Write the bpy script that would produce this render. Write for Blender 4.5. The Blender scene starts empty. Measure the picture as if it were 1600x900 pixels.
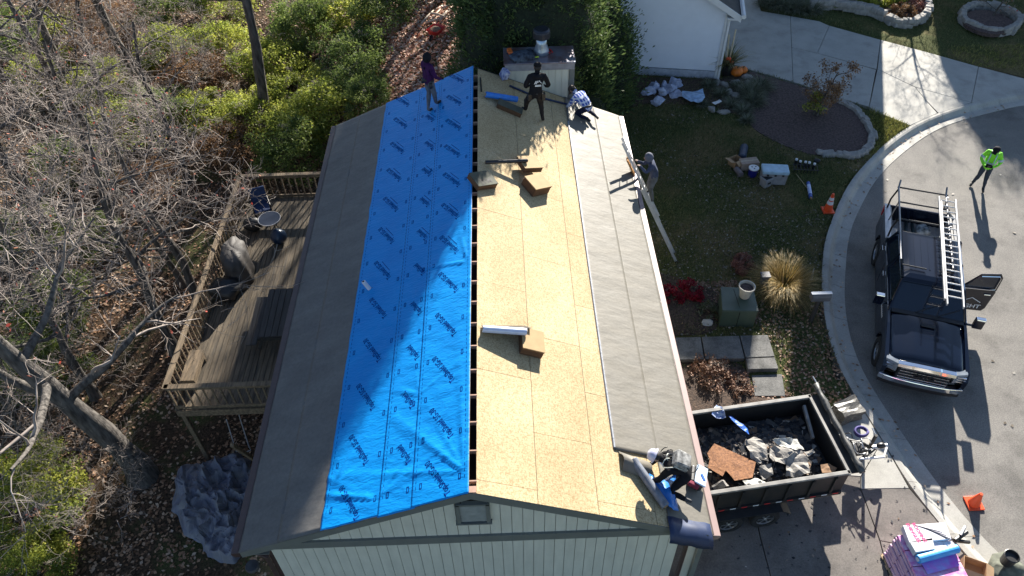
import bpy, bmesh, math, random
import numpy as np
from math import pi, sin, cos, radians
from mathutils import Vector, Matrix, noise as mnoise
random.seed(7); np.random.seed(7)
S = bpy.context.scene
# ---------------------------------------------------------------- camera
CAMP = Vector((0.7576, -6.6576, 13.6838)); PITCH, YAW, ROLL, FPX = 0.79935842, 0.00836767, -0.02909441, 1202.05
_f = Vector((sin(YAW)*cos(PITCH), cos(YAW)*cos(PITCH), -sin(PITCH)))
_r = Vector((cos(YAW), -sin(YAW), 0)); _u = _r.cross(_f)
CR = _r*cos(ROLL)+_u*sin(ROLL); CU = _u*cos(ROLL)-_r*sin(ROLL); CF = _f
cam_d = bpy.data.cameras.new('camera'); cam = bpy.data.objects.new('camera', cam_d); S.collection.objects.link(cam)
M = Matrix((( CR.x, CU.x, -CF.x, CAMP.x), (CR.y, CU.y, -CF.y, CAMP.y), (CR.z, CU.z, -CF.z, CAMP.z), (0,0,0,1)))
cam.matrix_world = M; cam_d.sensor_width = 36; cam_d.lens = FPX/1600*36; cam_d.clip_end = 3000; cam_d.clip_start = .1
S.camera = cam
# ---------------------------------------------------------------- sky and sun
SUN_AZ, SUN_EL = radians(19.3), radians(24)          # azimuth clockwise from +Y
W = bpy.data.worlds.new('World'); S.world = W; W.use_nodes = True
sky = W.node_tree.nodes.new('ShaderNodeTexSky'); sky.sky_type = 'NISHITA'; sky.sun_disc = False
sky.sun_elevation = SUN_EL; sky.sun_rotation = SUN_AZ; sky.air_density = .9; sky.dust_density = .3; sky.ozone_density = 1.5
bg = W.node_tree.nodes['Background']; bg.inputs[1].default_value = .06
W.node_tree.links.new(sky.outputs[0], bg.inputs[0])
sd = bpy.data.lights.new('sun', 'SUN'); sd.energy = 5.0; sd.angle = radians(.5); sd.color = (1, .94, .84)
sun = bpy.data.objects.new('sun', sd); S.collection.objects.link(sun)
sv = Vector((sin(SUN_AZ)*cos(SUN_EL), cos(SUN_AZ)*cos(SUN_EL), sin(SUN_EL)))
sun.rotation_euler = sv.to_track_quat('Z', 'Y').to_euler()
S.view_settings.view_transform = 'Standard'; S.view_settings.look = 'None'; S.view_settings.exposure = 1.6; S.view_settings.gamma = 1
S.render.engine = 'CYCLES'; S.cycles.use_denoising = True; S.cycles.max_bounces = 5; S.cycles.transparent_max_bounces = 8
# ---------------------------------------------------------------- helpers
HL, HW, HH = 14.016, 4.45, 1.89; MS = HH/HW
def ray(px, py): return CF + CR*((px-800)/FPX) + CU*(-(py-450)/FPX)
def at(px, py, z):
    """the point of the horizontal plane at height z seen at photo pixel px, py"""
    d = ray(px, py); return CAMP + d*((z-CAMP.z)/d.z)
def rz(x): return HH - MS*abs(x)
def onroof(px, py):
    d = ray(px, py); s = 1 if px > 741 else -1
    t = (HH - MS*s*CAMP.x - CAMP.z)/(d.z + MS*s*d.x); return CAMP + d*t
def onY(px, py, Y): d = ray(px, py); return CAMP + d*((Y-CAMP.y)/d.y)
def uvp(u, v): return (u*cos(SUN_AZ)+v*sin(SUN_AZ), -u*sin(SUN_AZ)+v*cos(SUN_AZ))   # sun-aligned ground axes

def hx(r, g, b):
    f = lambda c: (c/255/12.92) if c/255 <= .04045 else ((c/255+.055)/1.055)**2.4
    return (f(r), f(g), f(b), 1)
def col(c): return tuple(c) if len(c) == 4 else tuple(c)+(1,)
_M = {}
def mat(name, c=(.5,.5,.5), rough=.7, metal=0., var=.12, scale=6., bump=.0, bscale=40., c2=None, spec=.5, stretch=None, coat=0., detail=5., attr=None, sheen=0.):
    """principled material whose colour wanders between c and c2 by noise, with a fine bump"""
    if name in _M: return _M[name]
    m = bpy.data.materials.new(name); m.use_nodes = True; n = m.node_tree.nodes; l = m.node_tree.links
    b = n['Principled BSDF']; b.inputs['Roughness'].default_value = rough; b.inputs['Metallic'].default_value = metal
    b.inputs['Specular IOR Level'].default_value = spec; b.inputs['Coat Weight'].default_value = coat; b.inputs['Coat Roughness'].default_value = .08
    c = col(c); c2 = col(c2) if c2 else tuple(x*(1-var*2.2) for x in c[:3])+(1,)
    tc = n.new('ShaderNodeTexCoord'); src = tc.outputs['Object']
    if stretch:
        mp = n.new('ShaderNodeMapping'); mp.inputs['Scale'].default_value = stretch; l.new(src, mp.inputs[0]); src = mp.outputs[0]
    nt = n.new('ShaderNodeTexNoise'); nt.inputs['Scale'].default_value = scale; nt.inputs['Detail'].default_value = detail; l.new(src, nt.inputs['Vector'])
    cr = n.new('ShaderNodeValToRGB'); cr.color_ramp.elements[0].position = .32; cr.color_ramp.elements[1].position = .68
    cr.color_ramp.elements[0].color = c2; cr.color_ramp.elements[1].color = c; l.new(nt.outputs['Fac'], cr.inputs[0]); l.new(cr.outputs[0], b.inputs['Base Color'])
    if bump:
        n2 = n.new('ShaderNodeTexNoise'); n2.inputs['Scale'].default_value = bscale; n2.inputs['Detail'].default_value = 4; l.new(src, n2.inputs['Vector'])
        bp = n.new('ShaderNodeBump'); bp.inputs['Strength'].default_value = bump; bp.inputs['Distance'].default_value = .02
        l.new(n2.outputs['Fac'], bp.inputs['Height']); l.new(bp.outputs[0], b.inputs['Normal'])
    _M[name] = m; return m
def ramp_attr(name, stops, rough=.6, trans=0., spec=.3):
    """colour chosen per piece from the 'rnd' attribute"""
    if name in _M: return _M[name]
    m = bpy.data.materials.new(name); m.use_nodes = True; n = m.node_tree.nodes; l = m.node_tree.links
    b = n['Principled BSDF']; b.inputs['Roughness'].default_value = rough; b.inputs['Specular IOR Level'].default_value = spec
    a = n.new('ShaderNodeAttribute'); a.attribute_name = 'rnd'; cr = n.new('ShaderNodeValToRGB')
    el = cr.color_ramp.elements
    while len(el) < len(stops): el.new(.5)
    for i, (p, c) in enumerate(stops): el[i].position = p; el[i].color = col(c)
    l.new(a.outputs['Fac'], cr.inputs[0]); l.new(cr.outputs[0], b.inputs['Base Color'])
    if trans:
        t = n.new('ShaderNodeBsdfTranslucent'); mx = n.new('ShaderNodeMixShader'); mx.inputs[0].default_value = trans
        l.new(cr.outputs[0], t.inputs[0]); l.new(b.outputs[0], mx.inputs[1]); l.new(t.outputs[0], mx.inputs[2])
        l.new(mx.outputs[0], n['Material Output'].inputs[0])
    _M[name] = m; return m

class MB:
    """collects vertices and faces, then links them as one mesh object"""
    def __init__(s): s.v = []; s.f = []; s.m = []
    def add(s, vs, fs, mi=0):
        k = len(s.v); s.v += [tuple(p) for p in vs]; s.f += [tuple(i+k for i in f) for f in fs]; s.m += [mi]*len(fs); return s
    def box(s, c, d, rot=None, mi=0, taper=1.):
        hx_, hy_, hz_ = d[0]/2, d[1]/2, d[2]/2; vs = []
        for z in (-1, 1):
            t = taper if z > 0 else 1
            for x, y in ((-1,-1),(1,-1),(1,1),(-1,1)): vs.append(Vector((x*hx_*t, y*hy_*t, z*hz_)))
        if rot is not None:
            R = rot if isinstance(rot, Matrix) else Matrix.Rotation(rot, 3, 'Z'); vs = [R@p for p in vs]
        c = Vector(c); return s.add([p+c for p in vs], [(0,3,2,1),(4,5,6,7),(0,1,5,4),(1,2,6,5),(2,3,7,6),(3,0,4,7)], mi)
    def tube(s, pts, r, n=8, mi=0, cap=True):
        pts = [Vector(p) for p in pts]; rs = r if hasattr(r, '__len__') else [r]*len(pts); k = len(s.v); vs = []
        t = (pts[1]-pts[0]).normalized(); a = t.orthogonal().normalized()
        for i, p in enumerate(pts):
            t = (pts[min(i+1, len(pts)-1)]-pts[max(i-1, 0)])
            t = t.normalized() if t.length > 1e-9 else Vector((0,0,1))
            a = (a - t*a.dot(t)); a = a.normalized() if a.length > 1e-6 else t.orthogonal().normalized(); b = t.cross(a)
            for j in range(n): q = 2*pi*j/n; vs.append(p+(a*cos(q)+b*sin(q))*rs[i])
        fs = [(i*n+j, i*n+(j+1)%n, (i+1)*n+(j+1)%n, (i+1)*n+j) for i in range(len(pts)-1) for j in range(n)]
        if cap: fs += [tuple(range(n))[::-1], tuple((len(pts)-1)*n+j for j in range(n))]
        return s.add(vs, fs, mi)
    def lathe(s, c, prof, n=20, mi=0, R=None):
        vs = []; c = Vector(c)
        for r_, z in prof:
            for j in range(n):
                p = Vector((r_*cos(2*pi*j/n), r_*sin(2*pi*j/n), z)); vs.append((R@p if R is not None else p)+c)
        m = len(prof); fs = [(i*n+j, i*n+(j+1)%n, (i+1)*n+(j+1)%n, (i+1)*n+j) for i in range(m-1) for j in range(n)]
        fs += [tuple(range(n))[::-1], tuple((m-1)*n+j for j in range(n))]
        return s.add(vs, fs, mi)
    def prism(s, poly, h, mi=0, top=None):
        """poly: list of 3D points (bottom ring, counter-clockwise from above); extruded by vector or height"""
        h = Vector((0,0,h)) if not hasattr(h, '__len__') else Vector(h); a = [Vector(p) for p in poly]; n = len(a)
        return s.add(a+[p+h for p in a], [tuple(range(n))[::-1], tuple(range(n, 2*n))]+[(i, (i+1)%n, n+(i+1)%n, n+i) for i in range(n)], mi)
    def loft(s, rings, mi=0, cap=True, closed=True):
        n = len(rings[0]); vs = [p for r_ in rings for p in r_]; m = len(rings)
        fs = [(i*n+j, i*n+(j+1)%n, (i+1)*n+(j+1)%n, (i+1)*n+j) for i in range(m-1) for j in range(n if closed else n-1)]
        if cap: fs += [tuple(range(n))[::-1], tuple((m-1)*n+j for j in range(n))]
        return s.add(vs, fs, mi)
    def ball(s, c, r, n=10, mi=0, R=None):
        r = r if hasattr(r, '__len__') else (r, r, r); c = Vector(c); vs = []; m = max(4, n//2+1)
        for i in range(m+1):
            th = pi*i/m
            for j in range(n):
                p = Vector((r[0]*sin(th)*cos(2*pi*j/n), r[1]*sin(th)*sin(2*pi*j/n), r[2]*cos(th))); vs.append((R@p if R is not None else p)+c)
        return s.add(vs, [(i*n+j, (i+1)*n+j, (i+1)*n+(j+1)%n, i*n+(j+1)%n) for i in range(m) for j in range(n)], mi)
    def jitter(s, a, k=0, sc=3.):
        s.v = s.v[:k]+[tuple(Vector(p)+mnoise.noise_vector(Vector(p)*sc)*a) for p in s.v[k:]]; return s
    def mesh(s, name, mats, smooth=False):
        me = bpy.data.meshes.new(name); me.from_pydata(s.v, [], s.f)
        for m_ in (mats if isinstance(mats, (list, tuple)) else [mats]): me.materials.append(m_)
        if any(s.m): me.polygons.foreach_set('material_index', s.m)
        me.polygons.foreach_set('use_smooth', [bool(smooth)]*len(me.polygons)); me.update(); return me
    def build(s, name, mats, parent=None, smooth=False, bevel=0., **kw):
        o = obj(name, s.mesh(name, mats, smooth), parent, **kw)
        if bevel:
            b = o.modifiers.new('bevel', 'BEVEL'); b.width = bevel; b.segments = 2; b.limit_method = 'ANGLE'; b.angle_limit = radians(35)
        return o
def obj(name, me, parent=None, loc=None, rot=None):
    o = bpy.data.objects.new(name, me); S.collection.objects.link(o)
    if parent is not None: o.parent = parent
    if loc is not None: o.location = loc
    if rot is not None: o.rotation_euler = rot if hasattr(rot, '__len__') else (0, 0, rot)
    return o
def tag(o, label=None, cat=None, group=None, kind=None):
    if label: o['label'] = label
    if cat: o['category'] = cat
    if group: o['group'] = group
    if kind: o['kind'] = kind
    return o
def thing(name, label, cat, loc=(0,0,0), rot=0, group=None):
    o = bpy.data.objects.new(name, None); S.collection.objects.link(o); o.location = loc; o.empty_display_size = .2
    if isinstance(rot, Matrix): o.rotation_euler = rot.to_euler()
    else: o.rotation_euler = rot if hasattr(rot, '__len__') else (0, 0, rot)
    return tag(o, label, cat, group)
def struct(o): o['kind'] = 'structure'; return o
def copy_tree(o, parent=None):
    c = o.copy(); S.collection.objects.link(c)
    if parent is not None: c.parent = parent
    for ch in o.children: copy_tree(ch, c)
    return c
def quads(name, P, A, B, mats, rnd=None, parent=None, mi=None, tri=False):
    """numpy: one small leaf-like diamond per row of P with half axes A, B"""
    N = len(P)
    V = np.stack([P-A, P-B*.9+A*.1, P+A, P+B*.9+A*.1], 1).reshape(-1, 3)
    me = bpy.data.meshes.new(name); me.vertices.add(4*N); me.vertices.foreach_set('co', V.astype(np.float32).ravel())
    me.loops.add(4*N); me.loops.foreach_set('vertex_index', np.arange(4*N, dtype=np.int32))
    me.polygons.add(N); me.polygons.foreach_set('loop_start', np.arange(0, 4*N, 4, dtype=np.int32)); me.polygons.foreach_set('loop_total', np.full(N, 4, np.int32))
    at_ = me.attributes.new('rnd', 'FLOAT', 'POINT'); r_ = np.random.rand(N) if rnd is None else rnd
    at_.data.foreach_set('value', np.repeat(r_, 4).astype(np.float32))
    me.materials.append(mats); me.update(); me.validate()
    return obj(name, me, parent)
def text(body, size, m, M4, name='lettering', parent=None, depth=0., align='CENTER', sx=1., bold=0., warp=None):
    c = bpy.data.curves.new('t', 'FONT'); c.body = body; c.size = size; c.align_x = align; c.align_y = 'CENTER'; c.offset = bold; c.extrude = depth; c.resolution_u = 2
    t = bpy.data.objects.new('t', c); S.collection.objects.link(t)
    me = bpy.data.meshes.new_from_object(t.evaluated_get(bpy.context.evaluated_depsgraph_get()))
    bpy.data.objects.remove(t); bpy.data.curves.remove(c)
    for v in me.vertices: v.co = M4@Vector((v.co.x*sx, v.co.y, v.co.z))
    if warp:
        for v in me.vertices: v.co = warp(v.co)
    me.materials.clear(); me.materials.append(m); return obj(name, me, parent)

# ---------------------------------------------------------------- shared materials
C_asph = mat('asphalt', (.235,.222,.203), .9, scale=1.2, c2=(.18,.17,.157), bump=.5, bscale=90)
C_conc = mat('concrete', (.46,.445,.405), .85, scale=1.5, c2=(.39,.375,.34), bump=.12, bscale=70)
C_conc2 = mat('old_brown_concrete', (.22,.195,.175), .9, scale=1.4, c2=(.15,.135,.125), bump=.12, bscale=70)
C_slab = mat('grey_paver', (.21,.205,.195), .9, scale=3, c2=(.13,.13,.125), bump=.4, bscale=40)
C_mulch = mat('mulch', (.135,.092,.082), .95, scale=14, c2=(.045,.032,.03), bump=1., bscale=30)
C_black = mat('black_paint', (.02,.02,.022), .45, var=.2, bump=.05)
C_dark = mat('dark_opening', (.008,.007,.006), .9)
C_siding = mat('sage_siding', (.64,.635,.54), .65, scale=2, var=.05, bump=.08, bscale=20, stretch=(4,4,.6))
C_trim = mat('grey_green_trim', (.16,.17,.155), .6, scale=3, var=.06, bump=.05)
C_brown = mat('brown_metal', (.075,.045,.04), .45, var=.1)
C_gutter = mat('pink_brown_metal', (.34,.235,.215), .45, scale=4, var=.05)
C_card = mat('cardboard', (.42,.27,.15), .85, var=.08)
C_white = mat('white_plastic', (.75,.75,.75), .45, var=.04)
C_alu = mat('aluminium', (.60,.60,.60), .38, .35, var=.08)
C_chrome = mat('chrome', (.8,.8,.82), .1, 1., var=.03)
C_rubber = mat('rubber', (.018,.018,.018), .85, bump=.1)
C_skin = mat('skin', (.42,.24,.17), .6, var=.05)
C_red = mat('red_plastic', (.6,.03,.03), .4, var=.06)
C_orange = mat('orange_cone', (.9,.10,.025), .4, var=.05)
C_blue = mat('blue_print', (.02,.12,.5), .5, var=.08)
C_oak = mat('lumber', (.50,.36,.22), .75, var=.08, stretch=(1,8,8))
C_stone = mat('field_stone', (.36,.34,.31), .85, scale=5, var=.18, bump=.6, bscale=15)
C_glass = mat('dark_glass', (.012,.02,.035), .06, var=.05, spec=.8)

def grit(m, scale, lo, big=0., bs=1.3):
    n = m.node_tree.nodes; l = m.node_tree.links; b = n['Principled BSDF']; src = n['Texture Coordinate'].outputs['Object']; old = b.inputs['Base Color'].links[0].from_socket
    for sc, a, p0, p1 in ((scale, lo, .34, .6),)+(((bs, big, .33, .5),) if big else ()):
        v = n.new('ShaderNodeTexNoise'); v.inputs['Scale'].default_value = sc; v.inputs['Detail'].default_value = 7; v.inputs['Roughness'].default_value = .68; l.new(src, v.inputs['Vector'])
        r = n.new('ShaderNodeValToRGB'); r.color_ramp.elements[0].position = p0; r.color_ramp.elements[0].color = (a, a, a, 1); r.color_ramp.elements[1].position = p1; r.color_ramp.elements[1].color = (1, 1, 1, 1)
        x = n.new('ShaderNodeMixRGB'); x.blend_type = 'MULTIPLY'; x.inputs[0].default_value = 1; l.new(v.outputs['Fac'], r.inputs[0]); l.new(old, x.inputs[1]); l.new(r.outputs[0], x.inputs[2]); old = x.outputs[0]
    l.new(old, b.inputs['Base Color'])
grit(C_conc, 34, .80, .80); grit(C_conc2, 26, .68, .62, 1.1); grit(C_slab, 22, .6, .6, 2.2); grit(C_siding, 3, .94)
# ---------------------------------------------------------------- ground
def smooth(a, b, x): t = np.clip((x-a)/(b-a), 0, 1); return t*t*(3-2*t)
def ground_np(x, y):
    s = smooth(-7.0, -3.0, x)
    low = -5.35 - .08*np.clip(-8-x, 0, 12) + .05*np.clip(y-12, 0, 20)
    z = low*(1-s) + (-2.76)*s
    z = z + (.06*np.sin(x*1.3+y*.7)+.05*np.sin(y*1.9-x*.6))*(1-s)
    return z
def gz(x, y): return float(ground_np(np.array(x, float), np.array(y, float)))
BACK = [(1600,143),(1527,159),(1467,177),(1422,197),(1384,223),(1360,248),(1333,277),(1316,305),(1301,340),(1287,380),(1283,437),(1285,480),(1294,529),(1311,579),(1333,615),(1379,689),(1421,763),(1463,812),(1491,848),(1535,898)]
FRONT = [(1600,163),(1520,183),(1482,194),(1453,208),(1424,228),(1393,254),(1364,286),(1342,328),(1330,355),(1324,380),(1319,451),(1320,485),(1329,533),(1343,572),(1358,600),(1400,664),(1467,760),(1502,802),(1530,836),(1563,869)]
backw = [at(x, y, -2.78) for x, y in BACK]; frontw = [at(x, y, -2.895) for x, y in FRONT]
def ext(pl, side):      # carry the kerb on beyond the frame
    a = pl[0]; d0 = (pl[0]-pl[1]).normalized(); e = pl[-1]; d1 = (pl[-1]-pl[-2]).normalized(); z = a.z
    pre = [a+Vector((3.0, -.2, 0)), a+Vector((6.5,-2.4,0))][::-1] if side else []
    post = [e+d1*2.5+Vector((.3,0,0)), e+d1*5+Vector((1.6,-.6,0)), e+Vector((9,-9,0))]
    return [Vector((p.x,p.y,z)) for p in pre]+pl+[Vector((p.x,p.y,z)) for p in post]
def resample(pl, n):
    L = [0]; 
    for i in range(1, len(pl)): L.append(L[-1]+(pl[i]-pl[i-1]).length)
    out = []; j = 0
    for k in range(n):
        t = L[-1]*k/(n-1)
        while j < len(pl)-2 and L[j+1] < t: j += 1
        w = (t-L[j])/(L[j+1]-L[j]); out.append(pl[j].lerp(pl[j+1], w))
    return out
def smoothpl(pl, it=2):
    for _ in range(it):
        pl = [pl[0]]+[(pl[i-1]+pl[i]*2+pl[i+1])/4 for i in range(1, len(pl)-1)]+[pl[-1]]
    return pl
NK = 161
bk = smoothpl(resample(ext(backw, 1), NK), 6); fr = smoothpl(resample(ext(frontw, 1), NK), 6)
streetpoly = np.array([(p.x, p.y) for p in bk]+[(bk[-1].x+5, -60), (600, -60), (600, bk[0].y-3)])
def inpoly(px, py, poly):
    inside = np.zeros(px.shape, bool); j = len(poly)-1
    for i in range(len(poly)):
        xi, yi = poly[i]; xj, yj = poly[j]
        c = ((yi > py) != (yj > py)) & (px < (xj-xi)*(py-yi)/(yj-yi+1e-12)+xi); inside ^= c; j = i
    return inside
def grid_obj(name, xs, ys, zf, m, hole=None):
    X, Y = np.meshgrid(xs, ys); Z = zf(X, Y); nx, ny = len(xs), len(ys)
    me = bpy.data.meshes.new(name); V = np.stack([X, Y, Z], -1).reshape(-1, 3)
    me.vertices.add(len(V)); me.vertices.foreach_set('co', V.astype(np.float32).ravel())
    i = (np.arange(ny-1)[:, None]*nx+np.arange(nx-1)[None]).ravel()
    F = np.stack([i, i+1, i+nx+1, i+nx], 1)
    me.loops.add(F.size); me.loops.foreach_set('vertex_index', F.astype(np.int32).ravel()); me.polygons.add(len(F))
    me.polygons.foreach_set('loop_start', np.arange(0, F.size, 4, dtype=np.int32)); me.polygons.foreach_set('loop_total', np.full(len(F), 4, np.int32))
    me.polygons.foreach_set('use_smooth', np.ones(len(F), bool))
    me.materials.append(m); me.update(); me.validate(); return obj(name, me)
def coarse(a, b, n): return list(a*(b/a)**(np.arange(1, n+1)/n))
xs = np.array([-v for v in coarse(30, 700, 12)][::-1]+list(np.arange(-30, 30.01, .24))+coarse(30, 700, 12))
ys = np.array([-v for v in coarse(6, 700, 12)][::-1]+list(np.arange(-6, 44.01, .24))+coarse(44, 900, 12))
def pixpoly(pts, z=-2.75): return np.array([(at(x, y, z).x, at(x, y, z).y) for x, y in pts])
PAVED = [pixpoly([(1145,-60),(1130,98),(1171,109),(1239,128),(1367,173),(1422,197),(1467,178),(1600,143),(1700,136),(1700,120),(1529,104),(1280,33),(1189,17),(1190,-60)]),
 pixpoly([(1333,615),(1379,689),(1463,812),(1535,898),(1600,980),(1000,980),(1000,745),(1290,640)]), pixpoly([(1020,528),(1200,523),(1222,584),(1228,619),(1179,619),(1164,562),(1025,563)]),
 pixpoly([(1172,112),(1240,131),(1300,152),(1345,172),(1362,200),(1355,232),(1320,247),(1270,243),(1230,230),(1180,205),(1160,180)])]
def paved(x, y, n_=4):
    r_ = np.zeros(np.shape(x), bool)
    for p in PAVED[:n_]: r_ |= inpoly(x, y, p)
    return r_
def gzone(X, Y):
    Z = ground_np(X, Y); ins = inpoly(X, Y, streetpoly); Z = np.where(ins, -3.25, Z); Z = np.where(paved(X, Y, 2), np.minimum(Z, -2.87), Z)
    fine = (np.abs(X) < 30) & (Y > -6) & (Y < 44)
    Z = Z + np.where(fine & ~ins, .015*np.sin(X*7.3)*np.sin(Y*6.1), 0); return Z
# ground material: shaded lawn, bare mulch in the woods, yellowed patches
def ground_mat():
    m = bpy.data.materials.new('lawn_and_litter'); m.use_nodes = True; n = m.node_tree.nodes; l = m.node_tree.links; b = n['Principled BSDF']
    b.inputs['Roughness'].default_value = .95; b.inputs['Specular IOR Level'].default_value = .1
    tc = n.new('ShaderNodeTexCoord'); sx = n.new('ShaderNodeSeparateXYZ'); l.new(tc.outputs['Object'], sx.inputs[0])
    def N(scale, det=6, st=None, rough=.6):
        q = n.new('ShaderNodeTexNoise'); q.inputs['Scale'].default_value = scale; q.inputs['Detail'].default_value = det; q.inputs['Roughness'].default_value = rough
        l.new(tc.outputs['Object'], q.inputs['Vector']); return q.outputs['Fac']
    def R(src, a, ca, b_, cb):
        r_ = n.new('ShaderNodeValToRGB'); e = r_.color_ramp.elements; e[0].position = a; e[1].position = b_; e[0].color = col(ca); e[1].color = col(cb); l.new(src, r_.inputs[0]); return r_.outputs[0]
    grass = R(N(22, 8), .35, (.03,.042,.016), .7, (.15,.16,.06))
    dry = R(N(18, 8), .35, (.11,.085,.042), .7, (.26,.205,.10))
    wood = R(N(16, 8), .35, (.03,.022,.015), .72, (.15,.10,.066))
    mx = n.new('ShaderNodeMixRGB'); l.new(R(N(.45, 4), .46, (0,0,0), .62, (1,1,1)), mx.inputs[0]); l.new(grass, mx.inputs[1]); l.new(dry, mx.inputs[2])
    mr = n.new('ShaderNodeMapRange'); mr.inputs[1].default_value = -3.2; mr.inputs[2].default_value = -5.2
    add = n.new('ShaderNodeMath'); add.operation = 'MULTIPLY_ADD'; l.new(N(1.1, 5), add.inputs[0]); add.inputs[1].default_value = 2.0; l.new(sx.outputs[0], add.inputs[2]); l.new(add.outputs[0], mr.inputs[0])
    m2 = n.new('ShaderNodeMixRGB'); l.new(mr.outputs[0], m2.inputs[0]); l.new(mx.outputs[0], m2.inputs[1]); l.new(wood, m2.inputs[2])
    m3 = n.new('ShaderNodeMixRGB'); l.new(R(N(.6, 4), .52, (0,0,0), .66, (.8,.8,.8)), m3.inputs[0]); l.new(m2.outputs[0], m3.inputs[1]); l.new(grass, m3.inputs[2])
    l.new(m3.outputs[0], b.inputs['Base Color'])
    bp = n.new('ShaderNodeBump'); bp.inputs['Strength'].default_value = 1; bp.inputs['Distance'].default_value = .05; l.new(N(28, 8), bp.inputs['Height']); l.new(bp.outputs[0], b.inputs['Normal'])
    return m
struct(grid_obj('ground', xs, ys, gzone, ground_mat()))
# street sheet
fs_ = [p for p in fr]
st = MB(); ring = [(p.x, p.y, -2.9) for p in fs_]+[(fs_[-1].x+3, -60, -2.9), (600, -60, -2.9), (600, fs_[0].y-2, -2.9)]
st.add(ring, [tuple(range(len(ring)))]); me = st.mesh('street', C_asph)
bm = bmesh.new(); bm.from_mesh(me); bmesh.ops.triangulate(bm, faces=bm.faces); 
for f_ in bm.faces:
    if f_.normal.z < 0: f_.normal_flip()
bm.to_mesh(me); bm.free(); struct(obj('street', me))
# asphalt: blotches and grit
n = C_asph.node_tree.nodes; l = C_asph.node_tree.links; b = n['Principled BSDF']; old = b.inputs['Base Color'].links[0].from_socket
v_ = n.new('ShaderNodeTexNoise'); v_.inputs['Scale'].default_value = 38; v_.inputs['Detail'].default_value = 5; tc = n['Texture Coordinate']; l.new(tc.outputs['Object'], v_.inputs['Vector'])
r_ = n.new('ShaderNodeValToRGB'); r_.color_ramp.elements[0].position = .38; r_.color_ramp.elements[0].color = (.74,.74,.74,1); r_.color_ramp.elements[1].position = .62; r_.color_ramp.elements[1].color = (1.12,1.1,1.08,1)
mx = n.new('ShaderNodeMixRGB'); mx.blend_type = 'MULTIPLY'; mx.inputs[0].default_value = 1; l.new(v_.outputs['Fac'], r_.inputs[0]); l.new(old, mx.inputs[1]); l.new(r_.outputs[0], mx.inputs[2])
v2 = n.new('ShaderNodeTexNoise'); v2.inputs['Scale'].default_value = .9; v2.inputs['Detail'].default_value = 6; v2.inputs['Roughness'].default_value = .65; l.new(tc.outputs['Object'], v2.inputs['Vector'])
r2 = n.new('ShaderNodeValToRGB'); r2.color_ramp.elements[0].position = .36; r2.color_ramp.elements[0].color = (.72,.72,.72,1); r2.color_ramp.elements[1].position = .5; r2.color_ramp.elements[1].color = (1,1,1,1)
m4 = n.new('ShaderNodeMixRGB'); m4.blend_type = 'MULTIPLY'; m4.inputs[0].default_value = 1; l.new(v2.outputs['Fac'], r2.inputs[0]); l.new(mx.outputs[0], m4.inputs[1]); l.new(r2.outputs[0], m4.inputs[2]); l.new(m4.outputs[0], b.inputs['Base Color'])
# kerb and gutter, one cast section at a time with an open joint between
kerb = struct(bpy.data.objects.new('kerb', None)); S.collection.objects.link(kerb)
KN = 5
for k in range(0, NK-KN, KN):
    rings = []
    for i in range(k, k+KN+1):
        a, b_ = Vector((bk[i].x, bk[i].y, 0)), Vector((fr[i].x, fr[i].y, 0))
        if i == k: a = a.lerp(Vector((bk[i+1].x, bk[i+1].y, 0)), .02); b_ = b_.lerp(Vector((fr[i+1].x, fr[i+1].y, 0)), .02)
        if i == k+KN: a = a.lerp(Vector((bk[i-1].x, bk[i-1].y, 0)), .02); b_ = b_.lerp(Vector((fr[i-1].x, fr[i-1].y, 0)), .02)
        prof = [(0,-2.74),(.16,-2.735),(.27,-2.76),(.40,-2.865),(.5,-2.905),(1.0,-2.885),(1.0,-3.2),(0,-3.2)]
        rings.append([tuple(a.lerp(b_, t)+Vector((0,0,z))) for t, z in prof])
    MB().loft(rings).build('kerb_section', C_conc, kerb)
def slabs(parent, name, polys, z, m, thick=.12, gap=.012):
    for poly in polys:
        pts = [at(x, y, z) for x, y in poly]; c = sum(pts, Vector())/len(pts)
        pts = [p+(c-p).normalized()*gap for p in pts]
        area = sum(pts[i].x*pts[(i+1)%len(pts)].y-pts[(i+1)%len(pts)].x*pts[i].y for i in range(len(pts)))
        if area < 0: pts = pts[::-1]
        MB().prism([p-Vector((0,0,thick)) for p in pts], thick).build(name, m, parent, bevel=.008)
# the neighbour's driveway
nd = struct(bpy.data.objects.new('neighbour_driveway', None)); S.collection.objects.link(nd)
slabs(nd, 'slab', [
    [(1184,0),(1189,17),(1235,25),(1239,128),(1171,109),(1130,98),(1145,-60),(1190,-60)],
    [(1235,25),(1280,33),(1296,40),(1277,83),(1237,74)], [(1237,74),(1277,83),(1369,109),(1358,167),(1311,153),(1271,138),(1239,128)],
    [(1296,40),(1376,62),(1370,108),(1277,83)],
    [(1376,62),(1451,82),(1529,104),(1518,160),(1430,136),(1371,108)],
    [(1371,108),(1430,136),(1448,158),(1465,177),(1422,196),(1367,174),(1358,167)],
    [(1430,136),(1518,160),(1467,177),(1448,158)],
    [(1529,104),(1600,122),(1660,138),(1660,136),(1600,143),(1518,160)]], -2.735, C_conc)
MB().prism([tuple(at(x,y,-2.8)-Vector((0,0,.1))) for x, y in [(1145,-60),(1130,98),(1367,173),(1420,196),(1467,178),(1600,144),(1600,121),(1280,34),(1185,15),(1190,-60)]], .03).build('slab', C_mulch, nd)
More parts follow.
